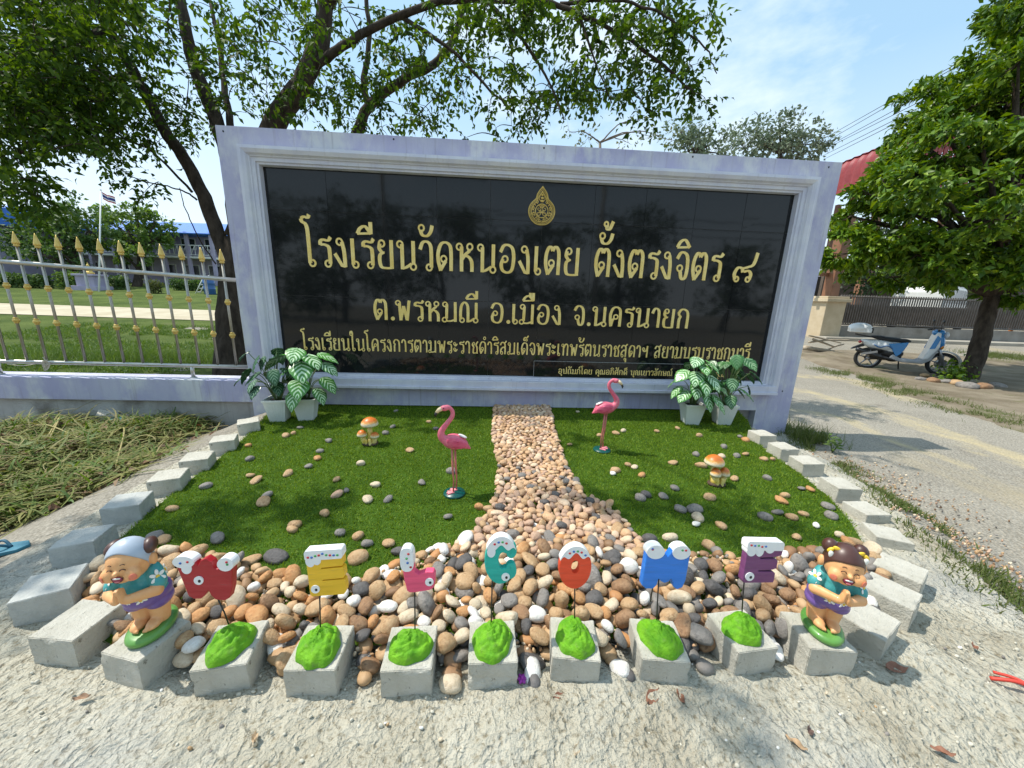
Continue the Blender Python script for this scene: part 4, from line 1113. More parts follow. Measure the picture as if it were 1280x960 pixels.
def figurine(kind, loc, rz, label, scale):
    root = empty('clay_figurine', loc, label, 'figurine', None, rz, scale)
    root.scale = (scale * .87, scale * .92, scale * 1.09)
    girl = kind == 'girl'
    mb = MB(); mb.lathe([(.062, 0), (.072, .004), (.075, .012), (.072, .02), (.060, .0245), (.0005, .026)], n=40, M=Matrix.Diagonal((.86, 1.12, 1)))
    mb.build('base', M_base, root)
    hc, hr = (0, -.028, .250), (.056, .053, .055)
    mb = MB()
    for s in (-1, 1):
        mb.cap((s * .024, .012, .035), (s * .028, .012, .105), .027, .034)
        mb.ell((s * .023, -.016, .036), (.0215, .036, .0135))
        mb.ell((s * .022, .012, .036), (.022, .028, .017))
        for t in range(5): mb.ell((s * (.010 + .0072 * t), -.049 + .0026 * t * t * .5, .033), (.0048 - .0003 * t, .007, .0062), n=8, m=6)
        sh_ = (s * .050, -.004, .190); el = (s * .070, -.040, .156); wr = (s * .016, -.086, .166)
        mb.cap(sh_, el, .0185, .0165); mb.cap(el, wr, .0165, .0125)
        mb.ell((s * .0075, -.091, .176), (.0075, .0125, .017))
        for f in range(4): mb.cap((s * .0062, -.0985 + .0062 * f, .184), (s * .0035, -.1 + .0062 * f, .204 - .0025 * abs(f - 1.2)), .0040, .0030, 8)
        mb.cap((s * .008, -.080, .178), (s * .0045, -.077, .196), .0045, .0036, 8)
        mb.ell((s * .061, -.018, .243), (.010, .013, .018))
        mb.ell((s * .031, -.066, .232), (.024, .021, .020))
    mb.ell((0, 0, .15), (.05, .045, .055)); mb.cap((0, -.008, .19), (0, -.018, .225), .03, .03)
    mb.ell(hc, hr, n=24, m=16)
    mb.ell((0, -.058, .222), (.030, .024, .017))
    mb.ell((0, -.0865, .2445), (.0085, .0075, .0065))
    body = blob(mb, 'body', M_skin, root, .0028, 5)
    # shirt with short sleeves, shorts
    mb = MB(); mb.ell((0, .004, .160), (.062, .056, .046), n=22, m=14); mb.ell((0, .0, .186), (.050, .046, .030), n=20)
    for s in (-1, 1): mb.cap((s * .040, -.002, .194), (s * .066, -.024, .172), .025, .0235)
    mb.ell((0, .006, .132), (.0645, .058, .014), n=22)
    shirt = blob(mb, 'shirt', M_teal, root, .0028, 5)
    mb = MB(); mb.ell((0, .010, .120), (.068, .064, .034), n=22, m=12)
    for s in (-1, 1): mb.ell((s * .031, .012, .098), (.039, .046, .026), n=18)
    blob(mb, 'shorts', M_violet, root, .003, 5)
    # daisies on the shirt
    def daisy(p, nrm, r):
        r *= 1.35
        nrm = Vector(nrm).normalized(); u = nrm.orthogonal().normalized(); v = nrm.cross(u)
        m = MB()
        for k in range(6):
            a = k * math.pi / 3
            c = Vector(p) + (u * math.cos(a) + v * math.sin(a)) * r * .6
            R3 = Matrix((u * math.cos(a) + v * math.sin(a), v * math.cos(a) - u * math.sin(a), nrm)).transposed()
            m.ell(c, (r * .42, r * .24, .0014), M=R3, n=10, m=6)
        m.mat(1); R3 = Matrix((u, v, nrm)).transposed(); m.ell(Vector(p) + nrm * .0008, (r * .28, r * .28, .0018), M=R3, n=10, m=6)
        m.build('daisy', [M_petal, M_yolk], root)
    for s in (-1, 1):
        daisy((s * .0865, -.034, .187) if False else tuple(Vector((s * .058, -.016, .178)) + Vector((s * .55, -.62, .55)).normalized() * .0245), (s * .55, -.62, .55), .016)
        daisy(on_ell((0, .004, .160), (.063, .057, .047), (s * .8, .35, .25)), (s * .8, .35, .25), .014)
        daisy(on_ell((0, .006, .140), (.066, .060, .03), (s * .35, -.9, -.1)), (s * .35, -.9, -.2), .013)
    # face
    m = MB()
    for s in (-1, 1):
        P = []
        for k in range(9):
            t = -1 + 2 * k / 8
            d = Vector((s * .36 + t * .17, -1, .02 + .09 * (1 - t * t)))
            q = on_ell(hc, hr, d, .012)
            P.append(q + Vector((0, -.003 if abs(s * .36 + t * .17) > .3 else -.001, 0)))
        m.tube(P, .0013, 6)
        P = [on_ell(hc, hr, (s * .36 + t * .13, -1, .30 + .05 * (1 - t * t)), .01) for t in (-1, -.5, 0, .5, 1)]
        m.tube(P, .0009, 6)
    m.build('closed_eyes', M_line, root)
    m = MB(); my = -.0825
    mouth = [(-.0165, .2335), (-.010, .2315), (0, .231), (.010, .2315), (.0165, .2335), (.013, .2245), (.007, .2195), (0, .218), (-.007, .2195), (-.013, .2245)]
    cz = .2265
    m.ell((0, my + .0005, .2262), (.0155, .004, .0085), n=16, m=8)
    m.mat(1); m.ell((0, my - .0022, .2310), (.0115, .0022, .0024), n=12, m=6)
    m.mat(2); m.ell((0, my - .0022, .2215), (.008, .0022, .0028), n=12, m=6)
    m.mat(3); m.tube([(-.018, my + .004, .2345), (-.0165, my + .0005, .2315), (-.01, my - .002, .2215), (0, my - .0025, .2178), (.01, my - .002, .2215), (.0165, my + .0005, .2315), (.018, my + .004, .2345)], .0011, 6)
    m.build('mouth', [M_mouth, M_petal, pmat('tongue_pink', (.6, .18, .2), None, rough=.4), M_line], root)
    m = MB()
    for s in (-1, 1):
        d = Vector((s * .5, -.8, -.1)).normalized(); u = d.orthogonal().normalized(); R3 = Matrix((u, d.cross(u), d)).transposed()
        m.ell(Vector((s * .031, -.066, .232)) + Vector((d.x * .0225, d.y * .0195, d.z * .0185)), (.0105, .0105, .0016), M=R3, n=12, m=6)
        m.build('blush', M_blush, root); m = MB()
    # hair
    m = MB()
    vs = []; fs = []
    na, nb = 28, 12
    c = Vector(hc) + Vector((0, .004, .003)); rr = (hr[0] + .0035, hr[1] + .004, hr[2] + .0045)
    for i in range(nb + 1):
        for k in range(na):
            a = 2 * math.pi * k / na
            front = max(0, -math.sin(a))
            lim = 2.05 - ((1.02 if girl else 1.2) + (.12 * math.cos(2 * a) if girl else 0)) * front ** .8
            th = lim * i / nb
            vs.append(c + Vector((rr[0] * math.sin(th) * math.cos(a), rr[1] * math.sin(th) * math.sin(a), rr[2] * math.cos(th))))
    for i in range(nb):
        for k in range(na):
            k2 = (k + 1) % na
            fs.append((i * na + k, (i + 1) * na + k, (i + 1) * na + k2, i * na + k2))
    m.add(vs, fs, True)
    ho = m.build('hair', M_hairb if girl else M_hairg, root)
    sol = ho.modifiers.new('t', 'SOLIDIFY'); sol.thickness = .003; sol.offset = -1
    bpy.context.view_layer.update(); evalmesh(ho)
    for s in (-1, 1):
        m = MB()
        if girl: m.ell((s * .044, -.012, .293), (.024, .023, .022), n=16)
        else: m.ell((s * .050, -.006, .279), (.021, .030, .019), M=rot2(.2, 0, s * .3), n=16)
        m.build('hair_bun', M_hairb, root)
        if girl:
            m = MB(); m.ell((s * .030, -.038, .296), (.017, .006, .009), M=rot2(.5, s * -.5, 0), n=12); m.ell((s * .050, -.038, .292), (.012, .006, .007), M=rot2(.4, s * .6, 0), n=12)
            m.build('yellow_bow', M_yolk, root)
            m = MB(); m.ell((s * .048, -.044, .280), (.0085, .005, .0125), M=rot2(.1, s * .4, 0), n=12)
            m.build('white_bow', M_petal, root)
    return root
cb, yb, tb = BPOS['boy']; cg, yg, tg = BPOS['girl']
figurine('boy', (gp(192, 786, BT)[0], gp(192, 786, BT)[1], BT + .001), math.radians(9), 'clay boy figurine, grey cropped hair, brown side buns, teal daisy shirt, palms together', 1.03)
figurine('girl', (gp(1026, 786, BT)[0], gp(1026, 786, BT)[1], BT + .001), math.radians(-26), 'clay girl figurine, brown hair with yellow bows, teal daisy shirt, palms together', 1.03)

# ------------------------------------------------------------------ flamingos
M_pink = pmat('flamingo_pink', (0.66, 0.10, 0.17), (0.74, 0.20, 0.26), 9, 0.45, c3=(.80, .45, .46), s3=12, lo3=.58, hi3=.75)
M_pinkd = pmat('flamingo_wing', (0.62, 0.05, 0.14), (0.72, 0.14, 0.22), 18, 0.45, 0.4, 40, stretch=(1, 1, 3))
M_tealb = pmat('dark_teal_base', (0.0, 0.07, 0.06), None, rough=0.35)
M_leg = pmat('pink_leg', (0.55, 0.16, 0.14), None, rough=0.5)
M_beak = pmat('cream_beak', (0.74, 0.58, 0.36), None, rough=0.4)
def flamingo(loc, rz, label, s):
    """local: faces -x, about .6 m tall"""
    root = empty('garden_flamingo', loc, label, 'flamingo', None, rz, s)
    mb = MB(); mb.lathe([(.066, 0), (.070, .006), (.066, .014), (.0005, .018)], n=28); mb.build('base', M_tealb, root)
    for k, (x, y) in enumerate(((-.008, -.014), (.012, .016))):
        mb = MB(); mb.tube([(x, y, .014), (x + .004, y, .11), (x - .002, y * .9, .17), (x - .006, y * .8, .31)], [.0052, .0046, .0066, .0062], 8); mb.build('leg', M_leg, root)
        mb = MB()
        for a in (-.5, 0, .5): mb.cap((x + .004, y, .020), (x - .038 * math.cos(a), y + .038 * math.sin(a), .019), .007, .0055, 8)
        mb.ell((x - .014, y, .020), (.022, .013, .006)); blob(mb, 'foot', pmat('pink_foot', (.80, .26, .28), None, rough=.5), root, .003, 3)
    mb = MB()
    mb.ell((.0, 0, .352), (.075, .045, .046), M=rot2(0, .18, 0), n=22, m=14)
    mb.ell((.045, 0, .345), (.045, .030, .030), M=rot2(0, .5, 0), n=16)
    mb.cap((.06, 0, .338), (.098, 0, .305), .022, .006)
    neck = catmull([(-.035, 0, .355), (-.072, 0, .385), (-.075, 0, .425), (-.040, 0, .475), (-.012, 0, .515), (-.010, 0, .550), (-.034, 0, .575), (-.056, 0, .572)], 6)
    rad = list(np.interp(np.linspace(0, 1, len(neck)), [0, .12, .4, .8, 1], [.034, .026, .0155, .0125, .016]))
    mb.tube(neck, rad, 14)
    mb.ell((-.056, 0, .570), (.026, .019, .0185), n=16)
    blob(mb, 'body', M_pink, root, .004, 4)
    for sy in (-1, 1):
        mb = MB(); mb.ell((.014, sy * .036, .357), (.066, .013, .034), M=rot2(0, .30, sy * .08), n=20, m=12)
        for k in range(4): mb.cap((.02 + .012 * k, sy * (.043 - .003 * k), .372 - .014 * k), (.082 + .003 * k, sy * (.026 - .003 * k), .335 - .008 * k), .010, .004, 8)
        blob(mb, 'wing', M_pinkd, root, .0035, 2)
        mb = MB(); mb.ell((-.062, sy * .0175, .574), (.0042, .0028, .0042), n=10, m=6); mb.build('eye', M_black, root)
    mb = MB(); mb.tube([(-.072, 0, .568), (-.090, 0, .558), (-.103, 0, .543)], [.0145, .012, .0095], 12)
    mb.mat(1); mb.tube([(-.103, 0, .543), (-.110, 0, .529), (-.110, 0, .514)], [.0098, .0078, .002], 12); mb.build('beak', [M_beak, M_black], root)
    mb = MB(); mb.ell((.052, 0, .388), (.030, .018, .007), M=rot2(0, .45, 0), n=12); mb.build('tail_tuft', pmat('white_down', (.8, .74, .72), None, rough=.6), root)
    return root
tz = lambda x, y: float(turf_z(x, y)) + .034
q = gp(568, 619, .03); flamingo((q[0], q[1], tz(q[0], q[1]) - .01), math.radians(8), 'pink garden flamingo facing left, standing left of the pebble path', .95)
q = gp(752, 565, .03); flamingo((q[0], q[1], tz(q[0], q[1]) - .01), math.radians(172), 'pink garden flamingo facing right, standing right of the pebble path', 1.0)

# ------------------------------------------------------------------ toadstool ornaments
def capmat():
    m, N, K, b = newmat('toadstool_cap_paint')
    t = N.new('ShaderNodeTexCoord'); s = N.new('ShaderNodeSeparateXYZ'); n = N.new('ShaderNodeTexNoise'); n.inputs['Scale'].default_value = 9
    a = N.new('ShaderNodeMath'); a.operation = 'MULTIPLY_ADD'; a.inputs[1].default_value = .35
    r = N.new('ShaderNodeValToRGB'); r.color_ramp.elements[0].position = .45; r.color_ramp.elements[0].color = (.80, .70, .50, 1); r.color_ramp.elements[1].position = .88; r.color_ramp.elements[1].color = (.62, .16, .02, 1)
    e = r.color_ramp.elements.new(.68); e.color = (.74, .36, .08, 1)
    K.new(t.outputs['Generated'], s.inputs['Vector']); K.new(t.outputs['Generated'], n.inputs['Vector']); K.new(n.outputs['Fac'], a.inputs[0]); K.new(s.outputs['Z'], a.inputs[2])
    K.new(a.outputs[0], r.inputs['Fac']); K.new(r.outputs['Color'], b.inputs['Base Color']); b.inputs['Roughness'].default_value = .4; b.inputs['Coat Weight'].default_value = .2
    return m
M_cap = capmat()
M_stalk = pmat('yellow_stalk_paint', (0.74, 0.52, 0.06), (0.80, 0.66, 0.30), 16, 0.45)
M_clod = pmat('brown_foot_paint', (0.05, 0.028, 0.016), (0.10, 0.06, 0.035), 30, 0.7, 0.6, 60)
def mush(loc, rz, label, spec, s):
    root = empty('toadstool_ornament', loc, label, 'ornament', 'toadstool ornaments on the turf', rz, s)
    mb = MB(); mb.ell((0, 0, .012), (.062, .048, .022), n=18); mb.ell((.03, .01, .016), (.03, .03, .018)); mb.ell((-.03, -.012, .014), (.03, .028, .016)); blob(mb, 'foot', M_clod, root, .005, 2)
    for (x, y, h, r, cr, ch) in spec:
        mb = MB(); mb.tube([(x * .5, y * .5, .015), (x * .8, y * .8, h * .5), (x, y, h)], [r * 1.25, r, r * .85], 14); st = mb.build('stalk', M_stalk, root)
        mb = MB(); mb.lathe([(.001, h + ch), (cr * .35, h + ch * .95), (cr * .7, h + ch * .72), (cr * .93, h + ch * .38), (cr, h + ch * .08), (cr * .95, h - .006), (cr * .6, h + .004), (r * .8, h + .006)][::-1], (x, y, 0), 28); mb.build('cap', M_cap, st)
    mb = MB()
    for (x, y, h, r) in ((.01, -.035, .055, .012), (-.018, -.03, .045, .011), (.03, -.02, .04, .010)): mb.cap((x, y, .015), (x, y, h), r, r * .9, 12)
    mb.build('small_stalk', M_stalk, root)
q = gp(463, 557, .03); mush((q[0], q[1], tz(q[0], q[1]) - .012), 0, 'toadstool ornament with one tall cap over two small caps, far left on the turf', [(.0, .012, .165, .020, .066, .058), (-.055, -.012, .085, .022, .038, .042), (.042, -.012, .075, .022, .034, .036)], 1.0)
q = gp(895, 607, .03); mush((q[0], q[1], tz(q[0], q[1]) - .012), .1, 'toadstool ornament with a big orange cap leaning left, right on the turf', [(-.025, .02, .150, .020, .062, .056), (-.028, -.012, .082, .026, .034, .048), (.042, -.005, .078, .024, .034, .048)], 1.0)

# ------------------------------------------------------------------ potted plants
M_pot = pmat('white_plastic_pot', (0.72, 0.74, 0.70), (0.66, 0.69, 0.65), 6, 0.4)
M_soil = pmat('potting_soil', (0.02, 0.015, 0.01), None, rough=.95)
def stripemat(name, g1, g2, pale, amount):
    m, N, K, b = newmat(name)
    t = N.new('ShaderNodeUVMap'); s = N.new('ShaderNodeSeparateXYZ'); K.new(t.outputs['UV'], s.inputs['Vector'])
    ab = N.new('ShaderNodeMath'); ab.operation = 'ABSOLUTE'; K.new(s.outputs['Y'], ab.inputs[0])
    # stripes that leave the midrib and sweep to the tip
    m1 = N.new('ShaderNodeMath'); m1.operation = 'MULTIPLY_ADD'; m1.inputs[1].default_value = -.34; K.new(ab.outputs[0], m1.inputs[0]); K.new(s.outputs['X'], m1.inputs[2])
    m2 = N.new('ShaderNodeMath'); m2.operation = 'MULTIPLY'; m2.inputs[1].default_value = 36; K.new(m1.outputs[0], m2.inputs[0])
    sn = N.new('ShaderNodeMath'); sn.operation = 'SINE'; K.new(m2.outputs[0], sn.inputs[0])
    fade = N.new('ShaderNodeMapRange'); fade.inputs['From Min'].default_value = .62; fade.inputs['From Max'].default_value = .95; fade.inputs['To Min'].default_value = 0; fade.inputs['To Max'].default_value = 1.2
    K.new(ab.outputs[0], fade.inputs['Value'])
    gi = N.new('ShaderNodeNewGeometry'); sv_ = N.new('ShaderNodeMath'); sv_.operation = 'MULTIPLY_ADD'; sv_.inputs[1].default_value = -.7; K.new(gi.outputs['Random Per Island'], sv_.inputs[0]); K.new(sn.outputs[0], sv_.inputs[2])
    sb = N.new('ShaderNodeMath'); sb.operation = 'SUBTRACT'; K.new(sv_.outputs[0], sb.inputs[0]); K.new(fade.outputs['Result'], sb.inputs[1])
    r = N.new('ShaderNodeMapRange'); r.inputs['From Min'].default_value = .0 + amount; r.inputs['From Max'].default_value = .35 + amount; K.new(sb.outputs[0], r.inputs['Value'])
    g = N.new('ShaderNodeNewGeometry'); q = N.new('ShaderNodeMix'); q.data_type = 'RGBA'; q.inputs['A'].default_value = g1 + (1,); q.inputs['B'].default_value = g2 + (1,)
    K.new(g.outputs['Random Per Island'], q.inputs['Factor'])
    x = N.new('ShaderNodeMix'); x.data_type = 'RGBA'; x.inputs['B'].default_value = pale + (1,); K.new(r.outputs['Result'], x.inputs['Factor']); K.new(q.outputs['Result'], x.inputs['A'])
    K.new(x.outputs['Result'], b.inputs['Base Color']); b.inputs['Roughness'].default_value = .35
    return m
M_str1 = stripemat('striped_leaf', (.03, .15, .02), (.08, .26, .04), (.50, .68, .44), -.4)
M_str2 = stripemat('dark_striped_leaf', (.014, .06, .022), (.03, .11, .035), (.22, .34, .22), .15)
def pot_plant(loc, rz, label, leaves, mat, seed, s=1.0, L0=.15, W0=.125, serr=0.0, spread=1.0):
    L0 *= 1.14; W0 *= 1.14; spread = 1.2
    leaves = [(a_, e_ * 1.4 + .085, r_, d_, q_) for a_, e_, r_, d_, q_ in leaves]
    root = empty('potted_plant', loc, label, 'potted plant', 'potted plants at the wall', rz, s)
    rnd = random.Random(seed)
    hb, ht, hh = .066, .098, .205
    mb = MB()
    vs = []
    for (h_, z) in ((hb, 0), (ht, hh), (ht + .008, hh), (ht + .008, hh + .022), (ht - .006, hh + .022), (ht - .012, hh - .02)):
        vs += [(-h_, -h_, z), (h_, -h_, z), (h_, h_, z), (-h_, h_, z)]
    fs = [(3, 2, 1, 0)]
    for i in range(5):
        for k in range(4):
            k2 = (k + 1) % 4; fs.append((i * 4 + k, i * 4 + k2, i * 4 + 4 + k2, i * 4 + 4 + k))
    mb.add(vs, fs)
    for side in range(4):
        M = Matrix.Rotation(side * math.pi / 2, 3, 'Z')
        for k in range(7):
            f = -.72 + .24 * k
            a = M @ Vector((f * hb, -hb - .0005, .012)); b = M @ Vector((f * ht, -ht + .0035, hh - .012))
            mb.tube([a, b], .0042, 5, True, False)
    mb.build('pot', M_pot, root, bevel=.003)
    mb = MB(); mb.box((0, 0, hh - .012), (2 * ht - .02, 2 * ht - .02, .012)); mb.build('soil', M_soil, root)
    st = MB()
    V = []; F = []; UV = []
    nu, nv = 12, 9
    for (az, el, reach, dr, sc_) in leaves:
        az = az + rnd.uniform(-.15, .15)
        d = Vector((math.cos(az), math.sin(az), 0))
        base = Vector((0, 0, hh - .01)) + d * .02
        tip = Vector((d.x * reach * spread, d.y * reach * spread, hh + el))
        mid = (base + tip) / 2 + Vector((0, 0, .06)) - d * .02
        st.tube(catmull([base, mid, tip], 5), [.0038] * 10 + [.0025], 5)
        # blade
        L_, W_ = L0 * sc_, W0 * sc_
        dirx = (d * math.cos(dr) + Vector((0, 0, -math.sin(dr)))).normalized()
        side = Vector((-d.y, d.x, 0)); nrm = side.cross(dirx) * -1
        if nrm.z < 0: nrm = -nrm
        k0 = len(V)
        roll = rnd.uniform(-.35, .35)
        side2 = side * math.cos(roll) + nrm * math.sin(roll); nrm2 = nrm * math.cos(roll) - side * math.sin(roll)
        for i in range(nu):
            t = i / (nu - 1)
            wv = W_ / 2 * (math.sin(math.pi * min(1, t * .96 + .04) ** .72) ** .8) if 0 < t < 1 else (.0015 if t == 1 else W_ * .12)
            curl = -.9 * t * t * L_ * .35
            for j in range(nv):
                u = -1 + 2 * j / (nv - 1)
                ser = 1 + (serr * math.sin(t * 44) if abs(u) > .9 else 0)
                p = tip + dirx * (t * L_ - .012) + nrm2 * (curl + .10 * W_ * abs(u) - .07 * W_ * u * u * 1.6 + .004 * math.sin(t * 36 * .7 - abs(u) * 8)) + side2 * (u * wv * ser)
                V.append(tuple(p)); UV.append((t, u))
        for i in range(nu - 1):
            for j in range(nv - 1):
                a = k0 + i * nv + j; F.append((a, a + nv, a + nv + 1, a + 1))
    st.build('stems', pmat('leaf_stem', (.10, .16, .05), None, rough=.5), root)
    o = np_obj('leaves', np.array(V), np.array(F), mat, root, (0, 0, 0), True, UV)
    return root
R2 = lambda seed, n, el0, el1, r0, r1, s0, s1: [(2 * math.pi * i / n * 1.0 + random.Random(seed + i).uniform(-.3, .3), random.Random(seed * 2 + i).uniform(el0, el1), random.Random(seed * 3 + i).uniform(r0, r1), random.Random(seed * 5 + i).uniform(.25, .95), random.Random(seed * 7 + i).uniform(s0, s1)) for i in range(n)]
q1 = gp(346, 527, .03); q2 = gp(381, 526, .03); q3 = gp(866, 531, .03); q4 = gp(906, 531, .03)
pz = lambda q: (q[0], q[1] + .06, tz(q[0], q[1]) - .015)
pot_plant(pz(q1), .12, 'white pot with a dark toothed leafy plant, outermost at the left corner', R2(31, 24, .04, .30, .06, .22, .6, .95), M_str2, 5, .95, .17, .12, .10)
pot_plant(pz(q2), .18, 'white pot with broad pale striped leaves, second from the left corner', [(-2.0, .03, .10, .7, 1.15), (-.7, .03, .15, .7, .9), (-1.2, .22, .10, .5, 1.25), (3.0, .25, .12, .35, 1.3), (-.3, .20, .17, .4, .95), (.6, .16, .12, .4, .9), (1.8, .20, .10, .4, 1.0), (-.1, .26, .13, .2, 1.0), (2.4, .12, .12, .5, .9), (-1.6, .10, .13, .6, 1.05), (-.5, .10, .17, .6, 1.0), (-.9, .26, .09, .3, 1.1), (-2.5, .15, .12, .5, 1.0), (.2, .08, .16, .6, .9), (-1.5, .30, .06, .3, 1.0)], M_str1, 6, .95, .17, .15)
pot_plant(pz(q3), -.1, 'white pot with pale striped leaves beside the plaque', [(-2.4, .06, .13, .5, .9), (-1.9, .12, .12, .6, 1.0), (-1.2, .05, .13, .8, 1.05), (-.6, .04, .15, .6, 1.2), (-.9, .18, .11, .5, 1.1), (-2.6, .20, .11, .4, 1.0), (3.0, .14, .13, .5, .9), (.4, .20, .1, .4, .9), (1.6, .24, .08, .3, .9), (-1.6, .26, .08, .3, .9), (2.2, .18, .1, .4, .8), (-2.1, .20, .10, .5, 1.0), (-1.4, .16, .12, .6, 1.1), (-.4, .14, .14, .5, 1.1), (-2.8, .08, .14, .6, .9), (.0, .10, .14, .5, .9), (-1.0, .28, .07, .3, 1.0), (-2.0, .30, .07, .25, .9)], M_str1, 7, .95, .16, .135)
pot_plant(pz(q4), -.15, 'white pot with darker toothed leaves, outermost at the right corner', R2(77, 30, .03, .34, .06, .20, .6, .95), stripemat('mid_striped_leaf', (.02, .09, .02), (.05, .17, .04), (.3, .45, .25), .1), 8, .95, .16, .12, .08)

# ------------------------------------------------------------------ river stones and path pebbles
def stone_mat(name, c, c2, speck=None):
    return pmat(name, c, c2, 1.6, 0.62, 0.35, 5.0, spec=0.35, c3=speck, s3=2.6, lo3=.5, hi3=.7, bdist=.05)
SM = {
 'tan': stone_mat('tan_stone', (.42, .255, .125), (.53, .37, .21), (.29, .16, .075)),
 'brown': stone_mat('brown_stone', (.24, .13, .065), (.36, .22, .12), (.14, .08, .045)),
 'orange': stone_mat('orange_stone', (.48, .225, .085), (.56, .32, .14), (.31, .14, .06)),
 'grey': stone_mat('grey_stone', (.20, .18, .16), (.28, .255, .23), (.13, .12, .11)),
 'dark grey': stone_mat('dark_stone', (.085, .08, .078), (.14, .13, .125), (.06, .055, .05)),
 'white': stone_mat('white_stone', (.74, .71, .65), (.80, .78, .74), (.62, .56, .48)),
 'cream': stone_mat('cream_stone', (.58, .46, .31), (.64, .54, .40), (.44, .33, .21)),
 'salmon': stone_mat('salmon_pebble', (.54, .33, .18), (.62, .42, .25), (.44, .25, .13)),
 'pinkish': stone_mat('pinkish_pebble', (.46, .29, .19), (.54, .37, .26), (.36, .22, .15)),
 'pale': stone_mat('pale_pebble', (.66, .48, .32), (.70, .55, .40), (.54, .36, .22)),
}
def stone_verts(seed, sub):
    bm = bmesh.new(); bmesh.ops.create_icosphere(bm, subdivisions=sub, radius=1.0)
    bm.verts.ensure_lookup_table()
    V = np.array([v.co[:] for v in bm.verts]); F = np.array([[l.index for l in f.verts] for f in bm.faces]); bm.free()
    r = random.Random(seed)
    ax = np.array([r.uniform(.85, 1.2), r.uniform(.65, .85), r.uniform(.42, .66)])
    sq = r.uniform(.78, 1.0)
    out = np.sign(V) * np.abs(V) ** sq
    out /= np.maximum(np.linalg.norm(out, axis=1, keepdims=True) ** .55, .3)
    dn = np.array([1 + .20 * mnoise.noise(Vector(v) * .9 + Vector((seed * 3.1, 0, 0))) + .05 * mnoise.noise(Vector(v) * 2.4 + Vector((0, seed * 2.7, 0))) for v in V])
    out = out * dn[:, None] * ax
    out[:, 0] += .12 * r.uniform(-1, 1) * out[:, 1] ** 2
    return out, F
SV = [stone_verts(i, 3) for i in range(14)]
SVL = [stone_verts(i, 2) for i in range(14)]
SMESH = []
for i, (v, f) in enumerate(SV):
    o = np_obj('stone', v, f, SM['tan'], smooth=True)
    SMESH.append(o.data); bpy.data.objects.remove(o)
def put_stone(name, p, size, rot, colour, label, cat, group, k):
    o = bpy.data.objects.new(name, SMESH[k % len(SMESH)])
    C.objects.link(o)
    o.location = p; o.rotation_euler = rot; o.scale = (size, size, size)
    o.material_slots[0].link = 'OBJECT'; o.material_slots[0].material = SM[colour]
    return tag(o, label, cat, group)
def stuff_stones(name, items, label):
    V = []; F = []; MI = []; cols = sorted({c for *_, c, k in items}); b = 0
    for p, size, rot, c, k in items:
        v, f = SVL[k % len(SVL)]
        R3 = np.array(rot2(*rot))
        V.append(v * size @ R3.T + np.array(p)); F.append(f + b); b += len(v); MI += [cols.index(c)] * len(f)
    o = np_obj(name, np.concatenate(V), np.concatenate(F), [SM[c] for c in cols], smooth=True)
    o.data.polygons.foreach_set('material_index', MI)
    return tag(o, label, 'stones', None, 'stuff')
def in_poly(x, y, P):
    c = False; n = len(P); j = n - 1
    for i in range(n):
        if ((P[i][1] > y) != (P[j][1] > y)) and (x < (P[j][0] - P[i][0]) * (y - P[i][1]) / (P[j][1] - P[i][1]) + P[i][0]): c = not c
        j = i
    return c
sr_ = random.Random(42)
def scatter(poly, n_try, rfun, layers, keep=None, gap=.82):
    out = []
    xs_ = [p[0] for p in poly]; ys_ = [p[1] for p in poly]
    for lay in range(layers):
        cell = {}
        for _ in range(n_try):
            x = sr_.uniform(min(xs_), max(xs_)); y = sr_.uniform(min(ys_), max(ys_))
            if not in_poly(x, y, poly) or (keep and not keep(x, y, lay)): continue
            r = rfun(x, y)
            cx, cy = int(x / .12), int(y / .12); ok = True
            for a in (-1, 0, 1):
                for b in (-1, 0, 1):
                    for (x2, y2, r2) in cell.get((cx + a, cy + b), ()):
                        if (x - x2) ** 2 + (y - y2) ** 2 < ((r + r2) * gap) ** 2: ok = False
            if ok:
                cell.setdefault((cx, cy), []).append((x, y, r)); out.append((x, y, r, lay))
    return out
# border band
top_px = [(128, 700), (205, 690), (262, 700), (330, 722), (400, 736), (452, 732), (490, 706), (540, 688), (590, 676), (640, 665), (700, 655), (770, 665), (812, 690), (868, 694), (920, 694), (960, 690), (1010, 694), (1060, 684), (1088, 694)]
bot = [(1.70, 1.22), (1.5, 1.10), (1.2, 1.02), (.9, 1.0), (.55, .985), (0, .98), (-.5, .985), (-.85, 1.0), (-1.15, 1.05), (-1.42, 1.18), (-1.6, 1.35)]
band = [tuple(gp(u, v, .03)[:2]) for u, v in top_px] + bot
inb = lambda x, y: all(abs((x - c[0]) * math.cos(-a) - (y - c[1]) * math.sin(-a)) > .082 or abs((x - c[0]) * math.sin(-a) + (y - c[1]) * math.cos(-a)) > .082 for c, a, t in BPOS.values())
def redge(x, y, lay): return inb(x, y) and (lay == 0 or (y < 1.42 + .1 * math.sin(x * 4)))
B1 = scatter(band, 26000, lambda x, y: sr_.choice((.024, .028, .032, .036, .041)), 2, redge, .80)
